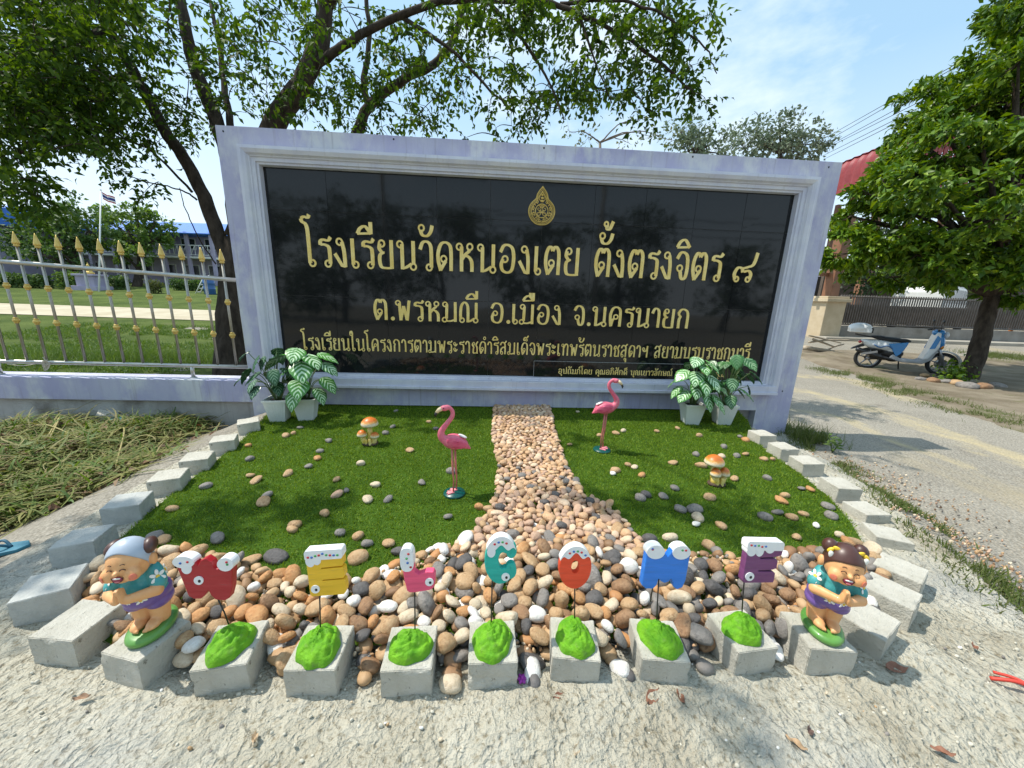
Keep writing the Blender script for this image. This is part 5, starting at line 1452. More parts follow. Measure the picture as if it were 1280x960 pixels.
# stones squeezed between the front cubes
gaps = []
for (x, y) in [(-.64, .97), (-.66, 1.0), (-.37, .965), (-.38, .93), (-.10, .97), (-.11, .93), (.16, .965), (.155, .93), (.165, .90), (.43, .97), (.44, .93), (.46, .91), (.72, .97), (.73, .93), (1.02, .98), (-.95, 1.0), (-1.23, 1.1), (-.1, .90)]:
    gaps.append((x + sr_.uniform(-.01, .01), y, sr_.choice((.026, .030, .034)), 0))
B1 += gaps
wts = [('tan', 28), ('brown', 14), ('orange', 14), ('grey', 12), ('dark grey', 7), ('white', 13), ('cream', 12)]
cols_ = [c for c, w_ in wts for _ in range(w_)]
def bandcol(x, y):
    if x > .55 and sr_.random() < .45: return sr_.choice(('grey', 'brown', 'brown', 'dark grey', 'grey'))
    if x < -.5 and sr_.random() < .4: return sr_.choice(('tan', 'cream', 'orange', 'tan'))
    return sr_.choice(cols_)
items = []
for (x, y, r, lay) in B1:
    depth = FWD @ (np.array([x, y, .05]) - CAM)
    z = float(turf_z(x, y)) + .022 + r * .34 + lay * .034 - (.0 if inb(x, y) else .01)
    if y < 1.0: z = .012 + r * .45
    items.append(((x, y, z), r * sr_.uniform(.98, 1.2), (sr_.gauss(0, .32 + .15 * lay), sr_.gauss(0, .32 + .15 * lay), sr_.uniform(0, 6.28)), bandcol(x, y), sr_.randrange(1000), r / depth * (1.5 if lay else 1)))
items.sort(key=lambda q: -q[5])
for it in items[:300]:
    p, s_, ro, c, k, _ = it
    put_stone('river_stone', p, s_, ro, c, f'{c} river stone among the stones heaped behind the WELCOME letters', 'river stone', f'{c} river stones behind the letters', k)
rest = [it[:5] for it in items[300:]]
if rest: stuff_stones('river_stone_bed', rest, 'remaining mixed river stones bedding the border behind the letters')
# path
pl_px = [(618, 509), (616, 545), (624, 590), (618, 628), (598, 664), (560, 694)]
pr_px = [(815, 702), (792, 672), (772, 648), (728, 622), (708, 590), (694, 545), (686, 509)]
path = [tuple(gp(u, v, .03)[:2]) for u, v in pl_px + pr_px]
B2 = scatter(path, 60000, lambda x, y: sr_.choice((.017, .019, .021, .024, .027)) * (1.0 if y > 1.9 else 1.12), 2, None, .80)
items2 = []
pc = ['salmon'] * 9 + ['pale'] * 4 + ['pinkish'] * 5 + ['tan'] * 2
for (x, y, r, lay) in B2:
    depth = FWD @ (np.array([x, y, .05]) - CAM)
    z = float(turf_z(x, y)) + .024 + r * .35 + lay * .021
    c = sr_.choice(pc)
    if y < 2.0 and sr_.random() < .35: c = 'pinkish'
    if y < 2.6 and sr_.random() < .025: c = 'grey'
    items2.append(((x, y, z), r * sr_.uniform(1.0, 1.22), (sr_.gauss(0, .35), sr_.gauss(0, .35), sr_.uniform(0, 6.28)), c, sr_.randrange(1000), r / depth * (1.5 if lay else 1)))
items2.sort(key=lambda q: -q[5])
for it in items2[:300]:
    p, s_, ro, c, k, _ = it
    put_stone('path_pebble', p, s_, ro, c, f'small {c} pebble of the stone path crossing the turf', 'pebble', f'{c} pebbles of the path', k)
stuff_stones('path_pebbles', [it[:5] for it in items2[300:]], 'remaining small salmon pebbles of the path leading to the sign')
for (u, v, r, c) in [(665, 523, .026, 'dark grey'), (690, 523, .03, 'grey'), (688, 576, .028, 'dark grey'), (652, 597, .03, 'grey'), (668, 593, .024, 'grey'), (663, 611, .026, 'grey'), (680, 630, .032, 'dark grey'), (694, 620, .026, 'dark grey'), (626, 636, .033, 'dark grey'), (702, 658, .034, 'dark grey'), (707, 604, .033, 'grey'), (719, 605, .03, 'grey'), (737, 628, .03, 'dark grey'), (746, 636, .036, 'brown'), (760, 632, .03, 'tan'), (745, 648, .028, 'dark grey'), (767, 702, .04, 'dark grey'), (582, 675, .045, 'white'), (555, 688, .034, 'white'), (627, 650, .024, 'cream')]:
    q = gp(u, v, .06)
    put_stone('dark_path_stone' if c != 'white' else 'white_stone', (q[0], q[1], float(turf_z(q[0], q[1])) + .058), r, (sr_.gauss(0, .2), sr_.gauss(0, .2), sr_.uniform(0, 6.28)), c, f'{c} larger stone lying on top of the salmon pebble path', 'stone', f'{c} larger stones on the path', sr_.randrange(99))
grit = []
while len(grit) < 2600:
    x, y = sr_.uniform(-1.6, 1.9), sr_.uniform(.95, 1.6)
    if in_poly(x, y, band) and inb(x, y):
        r = sr_.uniform(.005, .012); grit.append(((x, y, float(turf_z(x, y)) + .03 + r * .4), r, (sr_.uniform(0, 6), sr_.uniform(0, 6), 0), sr_.choice(('tan', 'cream', 'grey', 'salmon', 'brown')), len(grit)))
stuff_stones('grit_between_stones', grit, 'small grit and chips filling the gaps between the river stones')
# stones strewn over the turf, each where the photo has it
LW = [(310, 556, 'orange', 1), (312, 573, 'grey', 1.2), (357, 544, 'tan', 1), (367, 541, 'tan', .9), (375, 534, 'grey', .8), (411, 551, 'grey', 1), (400, 564, 'grey', .9), (397, 573, 'orange', 1.3), (386, 583, 'grey', 1.1), (360, 592, 'tan', 1.4), (313, 594, 'tan', 1.1), (320, 600, 'tan', 1.1), (334, 619, 'grey', 1.1), (329, 627, 'tan', 1.4), (451, 580, 'cream', 1.1), (421, 600, 'tan', 1), (469, 607, 'cream', 1.2), (460, 625, 'cream', 1.2), (485, 625, 'grey', .9), (433, 614, 'grey', .9), (422, 619, 'pinkish', 1.1), (406, 642, 'tan', 1.0), (369, 656, 'tan', 1.2), (491, 534, 'grey', 1), (482, 542, 'grey', 1), (495, 514, 'grey', .9), (536, 528, 'tan', 1), (545, 537, 'dark grey', 1), (512, 564, 'tan', .9), (527, 604, 'grey', 1), (565, 590, 'grey', 1.2), (560, 646, 'grey', .9), (599, 634, 'orange', 1), (258, 607, 'grey', 1.1), (215, 635, 'tan', 1.0), (272, 673, 'grey', 1.3), (344, 696, 'dark grey', 1.3), (314, 700, 'tan', 1.2), (204, 674, 'tan', 1), (192, 672, 'grey', 1.4), (425, 666, 'grey', .9), (448, 670, 'tan', 1), (459, 679, 'grey', 1.1), (486, 679, 'tan', 1.1), (447, 697, 'tan', 1.4), (497, 689, 'dark grey', 1), (446, 728, 'orange', 1.2), (230, 690, 'dark grey', 1.2), (365, 662, 'tan', 1)]
RW = [(722, 515, 'cream', .9), (821, 539, 'tan', .9), (847, 535, 'tan', 1), (874, 544, 'tan', 1.1), (749, 545, 'tan', 1), (770, 542, 'tan', 1.2), (779, 539, 'cream', 1), (712, 557, 'tan', .7), (785, 582, 'tan', .9), (793, 585, 'cream', 1), (769, 589, 'tan', 1.2), (766, 593, 'white', .8), (802, 595, 'orange', 1.2), (841, 579, 'tan', 1.2), (870, 568, 'grey', 1), (905, 558, 'grey', 1), (902, 570, 'cream', 1.1), (921, 569, 'grey', 1.2), (932, 567, 'tan', 1.2), (932, 549, 'orange', 1.3), (925, 545, 'grey', 1), (955, 573, 'tan', 1), (966, 573, 'tan', 1), (959, 597, 'grey', 1), (843, 611, 'grey', 1), (918, 598, 'tan', 1.2), (876, 582, 'tan', 1.2), (800, 623, 'grey', 1.1), (807, 619, 'dark grey', 1.1), (829, 621, 'grey', 1.2), (850, 637, 'grey', 1.2), (868, 637, 'grey', 1.4), (872, 647, 'cream', 1.2), (887, 622, 'tan', 1.2), (901, 657, 'tan', 1.2), (976, 625, 'orange', 1.2), (981, 619, 'tan', 1.1), (972, 640, 'grey', 1), (957, 646, 'grey', 1.2), (990, 646, 'tan', 1.2), (1004, 642, 'tan', 1), (1002, 610, 'grey', .8), (1013, 611, 'orange', 1.1), (1035, 632, 'grey', 1.2), (1039, 644, 'grey', 1.3), (996, 671, 'tan', 1), (1020, 656, 'white', .7), (1050, 668, 'cream', .8), (1070, 679, 'tan', 1.3), (886, 681, 'tan', 1.1), (896, 689, 'grey', 1.2), (870, 655, 'white', .8), (838, 672, 'cream', 1.3), (812, 674, 'dark grey', 1.4)]
for half, arr in (('left', LW), ('right', RW)):
    for (u, v, c, s_) in arr:
        q = gp(u, v, .045)
        put_stone('strewn_stone', (q[0], q[1], float(turf_z(q[0], q[1])) + .036), .030 * s_ * sr_.uniform(.85, 1.15), (sr_.gauss(0, .15), sr_.gauss(0, .15), sr_.uniform(0, 6.28)), c,
                  f'single {c} stone lying loose on the turf {half} of the pebble path', 'stone', f'{c} stones strewn on the turf {half} of the path', sr_.randrange(99))

# ------------------------------------------------------------------ foliage and trees
def leaf_arrays(P, D_, N_, Ln, Wd, droop=.25):
    """folded leaves: 6 points, four triangles, so that each catches light"""
    D_ = D_ / np.linalg.norm(D_, axis=1)[:, None]
    S = np.cross(D_, N_); S /= np.maximum(np.linalg.norm(S, axis=1)[:, None], 1e-6)
    N_ = np.cross(S, D_)
    L_ = Ln[:, None]; W_ = Wd[:, None]
    a = P; m = P + D_ * L_ * .5 - N_ * L_ * .02
    l = P + D_ * L_ * .45 + S * W_ * .5 + N_ * W_ * .14; r = P + D_ * L_ * .45 - S * W_ * .5 + N_ * W_ * .14
    t = P + D_ * L_ * .97 - N_ * L_ * droop
    V = np.stack([a, l, m, r, t], 1).reshape(-1, 3)
    k = np.arange(len(P))[:, None] * 5
    F = np.concatenate([k + np.array([[0, 1, 2]]), k + np.array([[0, 2, 3]]), k + np.array([[1, 4, 2]]), k + np.array([[2, 4, 3]])], 0)
    return V, F
def rdir(n, up=0.0):
    d = RNG.normal(size=(n, 3)); d[:, 2] += up
    return d / np.linalg.norm(d, axis=1)[:, None]
M_bark = pmat('grey_brown_bark', (0.035, 0.027, 0.02), (0.085, 0.066, 0.05), 10, 0.95, 1.0, 24, spec=.15, stretch=(1, 1, .3), bdist=.03)
M_bark_l = pmat('pale_bark', (0.13, 0.10, 0.075), (0.21, 0.17, 0.13), 10, 0.95, 1.0, 24, spec=.15, stretch=(1, 1, .3), bdist=.03)
def limb(mb, P, r0, r1, n=10, wob=.02, seed=0):
    Q = catmull([np.array(p, float) for p in P], 6)
    m = len(Q)
    Q = [q + np.array([mnoise.noise(Vector((i * .5, seed, k * 9.1))) for k in range(3)]) * wob * (0 if i in (0,) else 1) for i, q in enumerate(Q)]
    R_ = [r0 + (r1 - r0) * (i / (m - 1)) ** .8 for i in range(m)]
    mb.tube(Q, R_, n, True, True)
    return Q, R_

# ---- big tree behind the left end of the sign
GZL = float(ground_z(-4.4, 6.4))
base_p = at(292, 500, 6.3); base_p[2] = GZL - .1
root = empty('rain_tree', (base_p[0], base_p[1], GZL), 'large spreading tree behind the left end of the sign, branches over it', 'tree')
limbs = []
tb = MB()
def T(*a): return [at(u, v, d) for (u, v, d) in a]
trunkP = [base_p] + T((290, 430, 6.3), (292, 360, 6.3), (298, 300, 6.3))
limbs.append(limb(tb, trunkP, .27, .20, 14, .03, 1))
limbs.append(limb(tb, T((292, 350, 6.3), (268, 280, 6.2), (240, 215, 6.1), (205, 160, 6.0), (168, 92, 5.8), (135, 35, 5.6), (95, -40, 5.4), (60, -120, 5.0)), .125, .05, 10, .03, 2))
limbs.append(limb(tb, T((298, 300, 6.3), (290, 220, 6.3), (270, 150, 6.3), (246, 92, 6.2), (232, 35, 6.1), (215, -50, 5.9), (190, -150, 5.6)), .15, .06, 10, .03, 3))
limbs.append(limb(tb, T((290, 210, 6.3), (287, 150, 6.4), (278, 95, 6.5), (275, 60, 6.6), (262, 0, 6.8)), .07, .03, 8, .03, 4))
limbs.append(limb(tb, T((298, 300, 6.3), (325, 205, 6.2), (345, 152, 6.1), (372, 112, 6.0), (395, 68, 5.9), (404, 35, 5.9), (408, -40, 5.7)), .21, .11, 12, .03, 5))
limbs.append(limb(tb, T((388, 85, 5.95), (412, 70, 5.8), (445, 47, 5.6), (490, 24, 5.4), (553, 2, 5.2), (610, 0, 5.0), (680, 3, 4.85), (724, 17, 4.8), (780, 46, 4.75), (830, 82, 4.7), (862, 112, 4.7)), .075, .012, 9, .02, 6))
limbs.append(limb(tb, T((420, 300, 6.8), (440, 190, 6.8), (462, 133, 6.7), (505, 100, 6.5), (549, 74, 6.3), (575, 26, 6.2), (580, -30, 6.0)), .12, .04, 9, .03, 7))
limbs.append(limb(tb, T((462, 133, 6.7), (455, 105, 6.7), (462, 44, 6.7), (455, -20, 6.6)), .07, .035, 8, .03, 8))
limbs.append(limb(tb, T((408, 0, 5.8), (440, -60, 5.0), (520, -120, 4.3), (640, -160, 3.9)), .14, .05, 9, .03, 9))
limbs.append(limb(tb, T((215, -50, 5.9), (260, -130, 5.0), (320, -260, 4.2)), .08, .04, 8, .03, 10))
limbs.append(limb(tb, T((135, 35, 5.6), (80, 60, 5.2), (20, 70, 4.8), (-60, 60, 4.4)), .06, .025, 8, .03, 11))
limbs.append(limb(tb, T((168, 92, 5.8), (110, 110, 5.5), (60, 150, 5.2), (20, 200, 5.0)), .05, .012, 8, .03, 12))
limbs.append(limb(tb, T((240, 240, 6.1), (190, 190, 5.9), (150, 172, 5.7), (115, 165, 5.6)), .022, .008, 6, .02, 13))
limbs.append(limb(tb, T((500, 20, 5.4), (560, 60, 5.3), (610, 110, 5.2), (640, 140, 5.2)), .035, .01, 7, .03, 14))
limbs.append(limb(tb, T((610, 2, 5.0), (660, 60, 5.0), (690, 110, 5.0), (705, 150, 5.0)), .03, .008, 7, .03, 15))
limbs.append(limb(tb, T((724, 17, 4.8), (745, 80, 4.8), (765, 130, 4.8)), .02, .006, 6, .03, 16))
limbs.append(limb(tb, T((700, 5, 4.85), (770, 0, 4.7), (830, 20, 4.6), (880, 60, 4.6), (896, 92, 4.6)), .026, .005, 6, .03, 17))
limbs.append(limb(tb, T((246, 250, 6.1), (232, 240, 6.0), (205, 232, 5.9), (175, 225, 5.8), (160, 218, 5.8)), .016, .006, 6, .02, 18))
limbs.append(limb(tb, T((270, 330, 6.2), (250, 300, 6.1), (232, 262, 6.0), (225, 235, 5.9)), .012, .005, 6, .02, 19))
LP = np.array([q for l in limbs for q in l[0]]); LR = np.array([r for l in limbs for r in l[1]])
# clusters: (u, v, spread_u, spread_v, depth range, number of twigs)
Z = [(40, 40, 110, 75, 4.2, 6.2, 190), (110, 20, 80, 50, 4.5, 6.5, 90), (20, 130, 60, 40, 4.4, 5.6, 90), (60, 100, 70, 45, 4.4, 5.8, 95), (70, 165, 60, 25, 4.4, 5.8, 36), (15, 210, 38, 35, 4.6, 5.4, 40), (42, 265, 22, 16, 4.8, 5.4, 9), (110, 140, 45, 40, 5.0, 6.0, 40), (155, 180, 40, 30, 5.0, 6.2, 22),
     (180, 120, 60, 50, 5.2, 6.6, 45), (230, 60, 60, 60, 5.2, 6.8, 40), (215, 150, 40, 40, 5.4, 6.6, 18), (250, 180, 22, 30, 5.6, 6.4, 9), (330, 60, 70, 60, 5.0, 6.8, 60), (300, 115, 40, 30, 5.4, 6.6, 18), (370, 30, 60, 40, 4.6, 6.6, 36), (420, 120, 50, 35, 5.2, 6.8, 30),
     (480, 130, 60, 40, 5.6, 6.8, 30), (470, 60, 60, 50, 5.2, 6.6, 26), (540, 40, 60, 45, 4.8, 6.2, 30), (560, 110, 60, 45, 5.0, 6.4, 30), (620, 70, 60, 60, 4.7, 5.6, 30), (640, 140, 40, 22, 5.0, 5.6, 10), (690, 60, 60, 55, 4.5, 5.4, 34), (700, 120, 40, 28, 4.8, 5.4, 12), (760, 60, 55, 55, 4.5, 5.2, 34),
     (770, 110, 45, 35, 4.6, 5.1, 16), (830, 60, 45, 50, 4.4, 5.0, 28), (850, 100, 35, 30, 4.5, 5.0, 14), (800, 10, 60, 30, 4.3, 5.0, 24), (700, 0, 120, 30, 4.3, 5.2, 36), (868, 40, 25, 40, 4.5, 4.9, 10), (600, 170, 30, 12, 5.2, 5.8, 4), (205, 232, 45, 12, 5.6, 6.1, 7), (60, 0, 160, 50, 4.0, 6, 50), (160, 220, 14, 8, 5.7, 6.0, 2)]
P0 = []; 
for (u, v, su, sv, d0, d1, n) in Z:
    if u > 120: n = int(n * (.64 if u < 430 else .82))
    for _ in range(n):
        uu = u + RNG.uniform(-1, 1) * su; vv = v + RNG.uniform(-1, 1) * sv
        if vv > 168 + max(0, (uu - 270) * .03) and uu > 250: continue
        P0.append(at(uu, vv, RNG.uniform(d0, d1)))
# the part of the crown above the frame: it shades the beds
for (x, y, z, sx, sy, sz, n) in [(-3.6, 4.6, 5.4, 1.4, 1.0, .6, 40), (-.8, 4.6, 5.6, 1.6, .6, .3, 16)]:
    for _ in range(n): P0.append(np.array([x, y, z]) + RNG.uniform(-1, 1, 3) * np.array([sx, sy, sz]))
# sprays that throw the dappled shade seen on the turf, on the left cubes and on the apron
for (u, v, rx, ry, n, zc) in [(190, 655, .22, .09, 8, 4.6), (280, 650, .30, .10, 9, 4.7), (370, 640, .25, .07, 6, 4.8), (800, 635, .25, .06, 5, 5.2), (880, 640, .3, .07, 6, 5.2), (960, 655, .2, .06, 4, 5.3), (40, 720, .20, .16, 14, 4.2), (-20, 740, .2, .15, 9, 4.2), (940, 890, .06, .06, 2, 4.6)]:
    g_ = gp(u, v, .03)
    for _ in range(n):
        q_ = g_ + np.array([RNG.normal() * rx * .6, RNG.normal() * ry * .6, 0]); P0.append(q_ + SUN * ((zc + RNG.uniform(-.2, .2)) / SUN[2]))
P0 = np.array(P0)
LPs = []; LDs = []; LNs = []; LLs = []
d0_ = np.array([np.min(np.linalg.norm(LP - p, axis=1)) for p in P0])
P0 = P0[np.argsort(d0_)]
LPx = np.zeros((len(LP) + 4 * len(P0), 3)); LPx[:len(LP)] = LP; NLP = len(LP)
for p in P0:
    dd = np.linalg.norm(LPx[:NLP] - p, axis=1)
    k = int(np.argmin(dd)); a = LPx[k].copy()
    d = p - a; l = np.linalg.norm(d)
    midp = a + d * .5 + np.array([0, 0, .10 * l]) + RNG.normal(size=3) * .05 * min(l, 1)
    r = min(.016, .0045 + .006 * l)
    for t_ in (.35, .7): LPx[NLP] = a + (p - a) * t_ + np.array([0, 0, .05 * l]); NLP += 1
    LPx[NLP] = p; NLP += 1
    tb.tube(catmull([a, midp, p], 4), [r] * 4 + [r * .8] * 2 + [r * .6] * 2 + [.002], 5, False)
    # drooping sprays at the end of the twig
    for q in range(3):
        dr = rdir(1, -.25)[0]; dr = dr * .65 + (d / max(l, 1e-3)) * .45; dr[2] -= .18; dr /= np.linalg.norm(dr)
        Ls = RNG.uniform(.16, .38)
        m = RNG.integers(6, 11)
        t = np.linspace(.1, 1, m)[:, None]
        pts_ = p + dr * Ls * t + np.array([0, 0, -.10]) * Ls * t ** 2
        if q == 0: tb.tube([p, pts_[m // 2], pts_[-1]], [.0028, .002, .0012], 4, False)
        sd = np.cross(dr, rdir(1, 1.5)[0]); sd /= np.linalg.norm(sd)
        sg = np.where(np.arange(m) % 2 == 0, 1, -1)[:, None]
        LPs.append(pts_); LDs.append(sd * sg + dr * .55 + RNG.normal(size=(m, 3)) * .28 + np.array([0, 0, -.22])); LNs.append(rdir(m, 1.6)); LLs.append(RNG.uniform(.065, .125, m))
tr = tb.build('trunk', M_bark, None, tuple(root.location), fixn=False); tr.parent = root; tr.location = (0, 0, 0)
M_rain = leafmat('tree_leaf', [(.022, .05, .008), (.038, .08, .012), (.06, .115, .016), (.11, .175, .026)], .42, .6, .15)
P1 = np.concatenate(LPs); L1 = np.concatenate(LLs)
V, F = leaf_arrays(P1, np.concatenate(LDs), np.concatenate(LNs), L1, L1 * RNG.uniform(.42, .6, len(L1)))
o = np_obj('crown', V, F, M_rain, root, tuple(root.location)); o.location = (0, 0, 0)

# ---- generic crown tree: leaves in clumps on a skeleton of limbs
def crown_tree(name, base, label, cat_group, clumps, trunk, leaf, nleaf, lsize, mat, bark, r0, wfac=.5, hollow=.55, up=.6, cat='tree'):
    root = empty(name, base, label, cat, cat_group)
    tb = MB()
    top = trunk[-1]
    limb(tb, trunk, r0, r0 * .7, 10, .02, len(clumps))
    Ps = []; Ds = []; Ns = []; Ls = []
    for (c, r) in clumps:
        c = np.array(c, float); r = np.array(r, float) if np.ndim(r) else np.array([r, r, r * .8])
        st = top if len(trunk) < 3 or c[2] > top[2] else trunk[-2]
        limb(tb, [st, (np.array(st) + c) / 2 + np.array([0, 0, .12 * np.linalg.norm(c - st)]), c], r0 * .45, r0 * .10, 7, .03, c[0])
        n = int(nleaf * np.mean(r) ** 2)
        nsub = max(6, int(14 * np.mean(r)))
        sub = rdir(nsub) * r * (RNG.uniform(hollow, 1.05, nsub) ** .5)[:, None] + c
        for s in sub[::2]: tb.tube([c, (c + s) / 2 + RNG.normal(size=3) * .04, s], [r0 * .09, r0 * .06, r0 * .02], 5, False)
        w = RNG.integers(0, nsub, n)
        off = RNG.normal(size=(n, 3)) * (np.mean(r) * .23)
        off[:, 2] *= .7
        p = sub[w] + off
        out = (p - c); out /= np.maximum(np.linalg.norm(out, axis=1)[:, None], 1e-3)
        d = out * .8 + RNG.normal(size=(n, 3)) * .55; d[:, 2] -= .25
        Ps.append(p); Ds.append(d); Ns.append(out * .6 + rdir(n, up)); Ls.append(RNG.uniform(.65, 1.25, n) * lsize)
    t_ = tb.build('trunk', bark, None, tuple(base), fixn=False); t_.parent = root; t_.location = (0, 0, 0)
    P = np.concatenate(Ps); Ln = np.concatenate(Ls)
    V, F = leaf_arrays(P, np.concatenate(Ds), np.concatenate(Ns), Ln, Ln * wfac * RNG.uniform(.8, 1.2, len(Ln)))
    o = np_obj('crown', V, F, mat, root, tuple(base)); o.location = (0, 0, 0)
    return root

# ---- dense tree at the right, over the scooter
RD = 8.6
bR = gt(1208, 477); bR = np.array([bR[0], bR[1], float(ground_z(bR[0], bR[1])) + .02])
RD = float(FWD @ (bR - CAM))
M_right = leafmat('glossy_leaf', [(.035, .085, .006), (.065, .14, .009), (.11, .20, .012), (.21, .30, .02)], .26, .42, .3)
px_r = lambda r: r * RD / FPX
cl0 = [((1150, 235, 0), 62), ((1125, 205, .4), 34), ((1205, 170, -.3), 75), ((1262, 95, 0), 75), ((1215, 80, .6), 55), ((1265, 20, .3), 60), ((1275, 105, -.4), 52), ((1295, 45, -.3), 52), ((1250, 55, -.2), 40), ((1300, 190, -.9), 85), ((1240, 250, -1.0), 70), ((1170, 300, -.6), 60), ((1105, 292, .1), 42), ((1075, 312, .5), 26), ((1265, 315, -.6), 60), ((1200, 335, .3), 50), ((1130, 335, .3), 42), ((1300, 300, .4), 70), ((1350, 100, .2), 110), ((1370, 260, 0), 110), ((1320, -40, .4), 110), ((1140, 160, .9), 40), ((1180, 130, .3), 48), ((1240, 160, 1.0), 80), ((1112, 255, .9), 36), ((1250, 360, .3), 34), ((1058, 325, .7), 20), ((1066, 262, .6), 26), ((1056, 296, .6), 24), ((1088, 240, .6), 26), ((1105, 222, .3), 26)]
cl = []
rr_ = random.Random(3)
for (c, r) in cl0:
    m_ = max(2, int((r / 24) ** 2 * .8))
    for _ in range(m_):
        a_, q_ = rr_.uniform(0, 6.28), math.sqrt(rr_.random()) * r * .62
        cl.append(((c[0] + q_ * math.cos(a_) + 6, c[1] + q_ * math.sin(a_), c[2] + rr_.uniform(-1, 1) * r / 60), rr_.uniform(19, 30)))
clumps = [(at(u, v, RD + dz), (px_r(r), px_r(r), px_r(r) * .6)) for (u, v, dz), r in cl]
trunk = [bR + np.array([0, 0, -.1]), at(1222, 440, RD), at(1232, 400, RD), at(1240, 370, RD)]
crown_tree('shade_tree', bR, 'dense broadleaf tree at the right edge, shading the parked scooter', None, clumps, trunk, None, 3400, .165, M_right, M_bark, .17, .42, .5, .9)

# ---- background trees
def bgtree(px, gy, depth, label, clumps_px, nleaf, ls, mat, bark=M_bark, r0=.25, name='tree', grp='trees in the background', wf=.55, hollow=.5):
    q = at(px, 400, depth); gz = float(ground_z(q[0], q[1])); b = np.array([q[0], q[1], gz])
    k = depth / FPX
    cl = [(at(u, v, depth + dz), (r * k, r * k, r * k * .8)) for (u, v, dz, r) in clumps_px]
    vtop = max(c[1] for c in clumps_px)
    tp = at(px, vtop, depth)
    tr = [b + np.array([0, 0, -.2]), (b + tp) / 2 + np.array([.02 * depth * .1, 0, 0]), tp]
    crown_tree(name, b, label, grp, cl, tr, None, nleaf, ls, mat, bark, r0, wf, hollow)
M_bg1 = leafmat('school_tree_leaf', [(.07, .13, .025), (.10, .18, .035), (.15, .23, .05)], .35, .6)
M_bg1d = leafmat('dark_school_leaf', [(.045, .09, .022), (.065, .125, .03), (.10, .165, .045)], .35, .6)
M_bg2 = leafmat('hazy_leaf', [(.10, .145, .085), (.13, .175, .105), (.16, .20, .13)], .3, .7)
M_bg3 = leafmat('dry_leaf_crown', [(.06, .09, .025), (.09, .11, .035), (.13, .13, .05)], .35, .6)
bgtree(95, 345, 25, 'rounded bushy tree in the school yard, left of the flagpole', [(58, 285, 0, 22), (90, 268, 0, 24), (112, 288, 0, 18), (80, 298, -.5, 20), (36, 297, .5, 15), (48, 275, 1, 14), (100, 306, 0, 12), (72, 270, .4, 18), (30, 318, -.5, 14), (55, 318, -1, 15), (82, 320, -1, 14), (12, 300, 0, 15)], 520, .28, M_bg1d, r0=.3)
bgtree(178, 345, 28, 'rounded light green tree in the school yard, right of the flagpole', [(150, 285, 0, 20), (172, 272, 0, 18), (193, 282, 0, 17), (210, 291, .5, 9), (165, 300, -.5, 15), (190, 300, 0, 14), (142, 270, 1, 13), (150, 318, -1, 12), (172, 320, -1, 11), (135, 300, 0, 12)], 520, .30, M_bg1, r0=.3)
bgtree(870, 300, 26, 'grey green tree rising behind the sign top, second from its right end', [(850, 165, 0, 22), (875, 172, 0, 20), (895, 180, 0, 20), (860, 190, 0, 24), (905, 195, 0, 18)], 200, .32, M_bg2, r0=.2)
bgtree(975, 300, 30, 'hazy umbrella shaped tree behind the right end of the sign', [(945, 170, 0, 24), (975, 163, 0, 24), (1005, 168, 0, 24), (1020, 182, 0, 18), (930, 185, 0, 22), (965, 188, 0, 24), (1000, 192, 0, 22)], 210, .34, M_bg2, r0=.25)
bgtree(750, 300, 12, 'sparse thin tree behind the middle of the sign, bare twigs showing', [(712, 165, 0, 17), (735, 172, 0, 15), (800, 150, .5, 13), (815, 170, 0, 15), (840, 175, 0, 16), (785, 178, .4, 12)], 190, .15, M_bg3, M_bark_l, r0=.06, hollow=.2)
# dark shrubs and trees shading the yard behind the right fence
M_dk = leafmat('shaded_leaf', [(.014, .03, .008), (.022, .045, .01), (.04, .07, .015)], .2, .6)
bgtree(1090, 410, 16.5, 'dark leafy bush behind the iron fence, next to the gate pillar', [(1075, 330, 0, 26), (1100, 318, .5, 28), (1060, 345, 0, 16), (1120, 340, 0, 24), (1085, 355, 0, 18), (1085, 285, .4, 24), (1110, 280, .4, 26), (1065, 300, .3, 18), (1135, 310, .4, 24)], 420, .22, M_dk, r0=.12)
bgtree(1165, 400, 19, 'dark tree in the yard behind the van', [(1140, 320, 1, 34), (1180, 310, 1, 36), (1220, 315, .8, 36), (1200, 340, .5, 22), (1250, 330, .5, 36), (1290, 330, .5, 36)], 300, .28, M_dk, r0=.2)

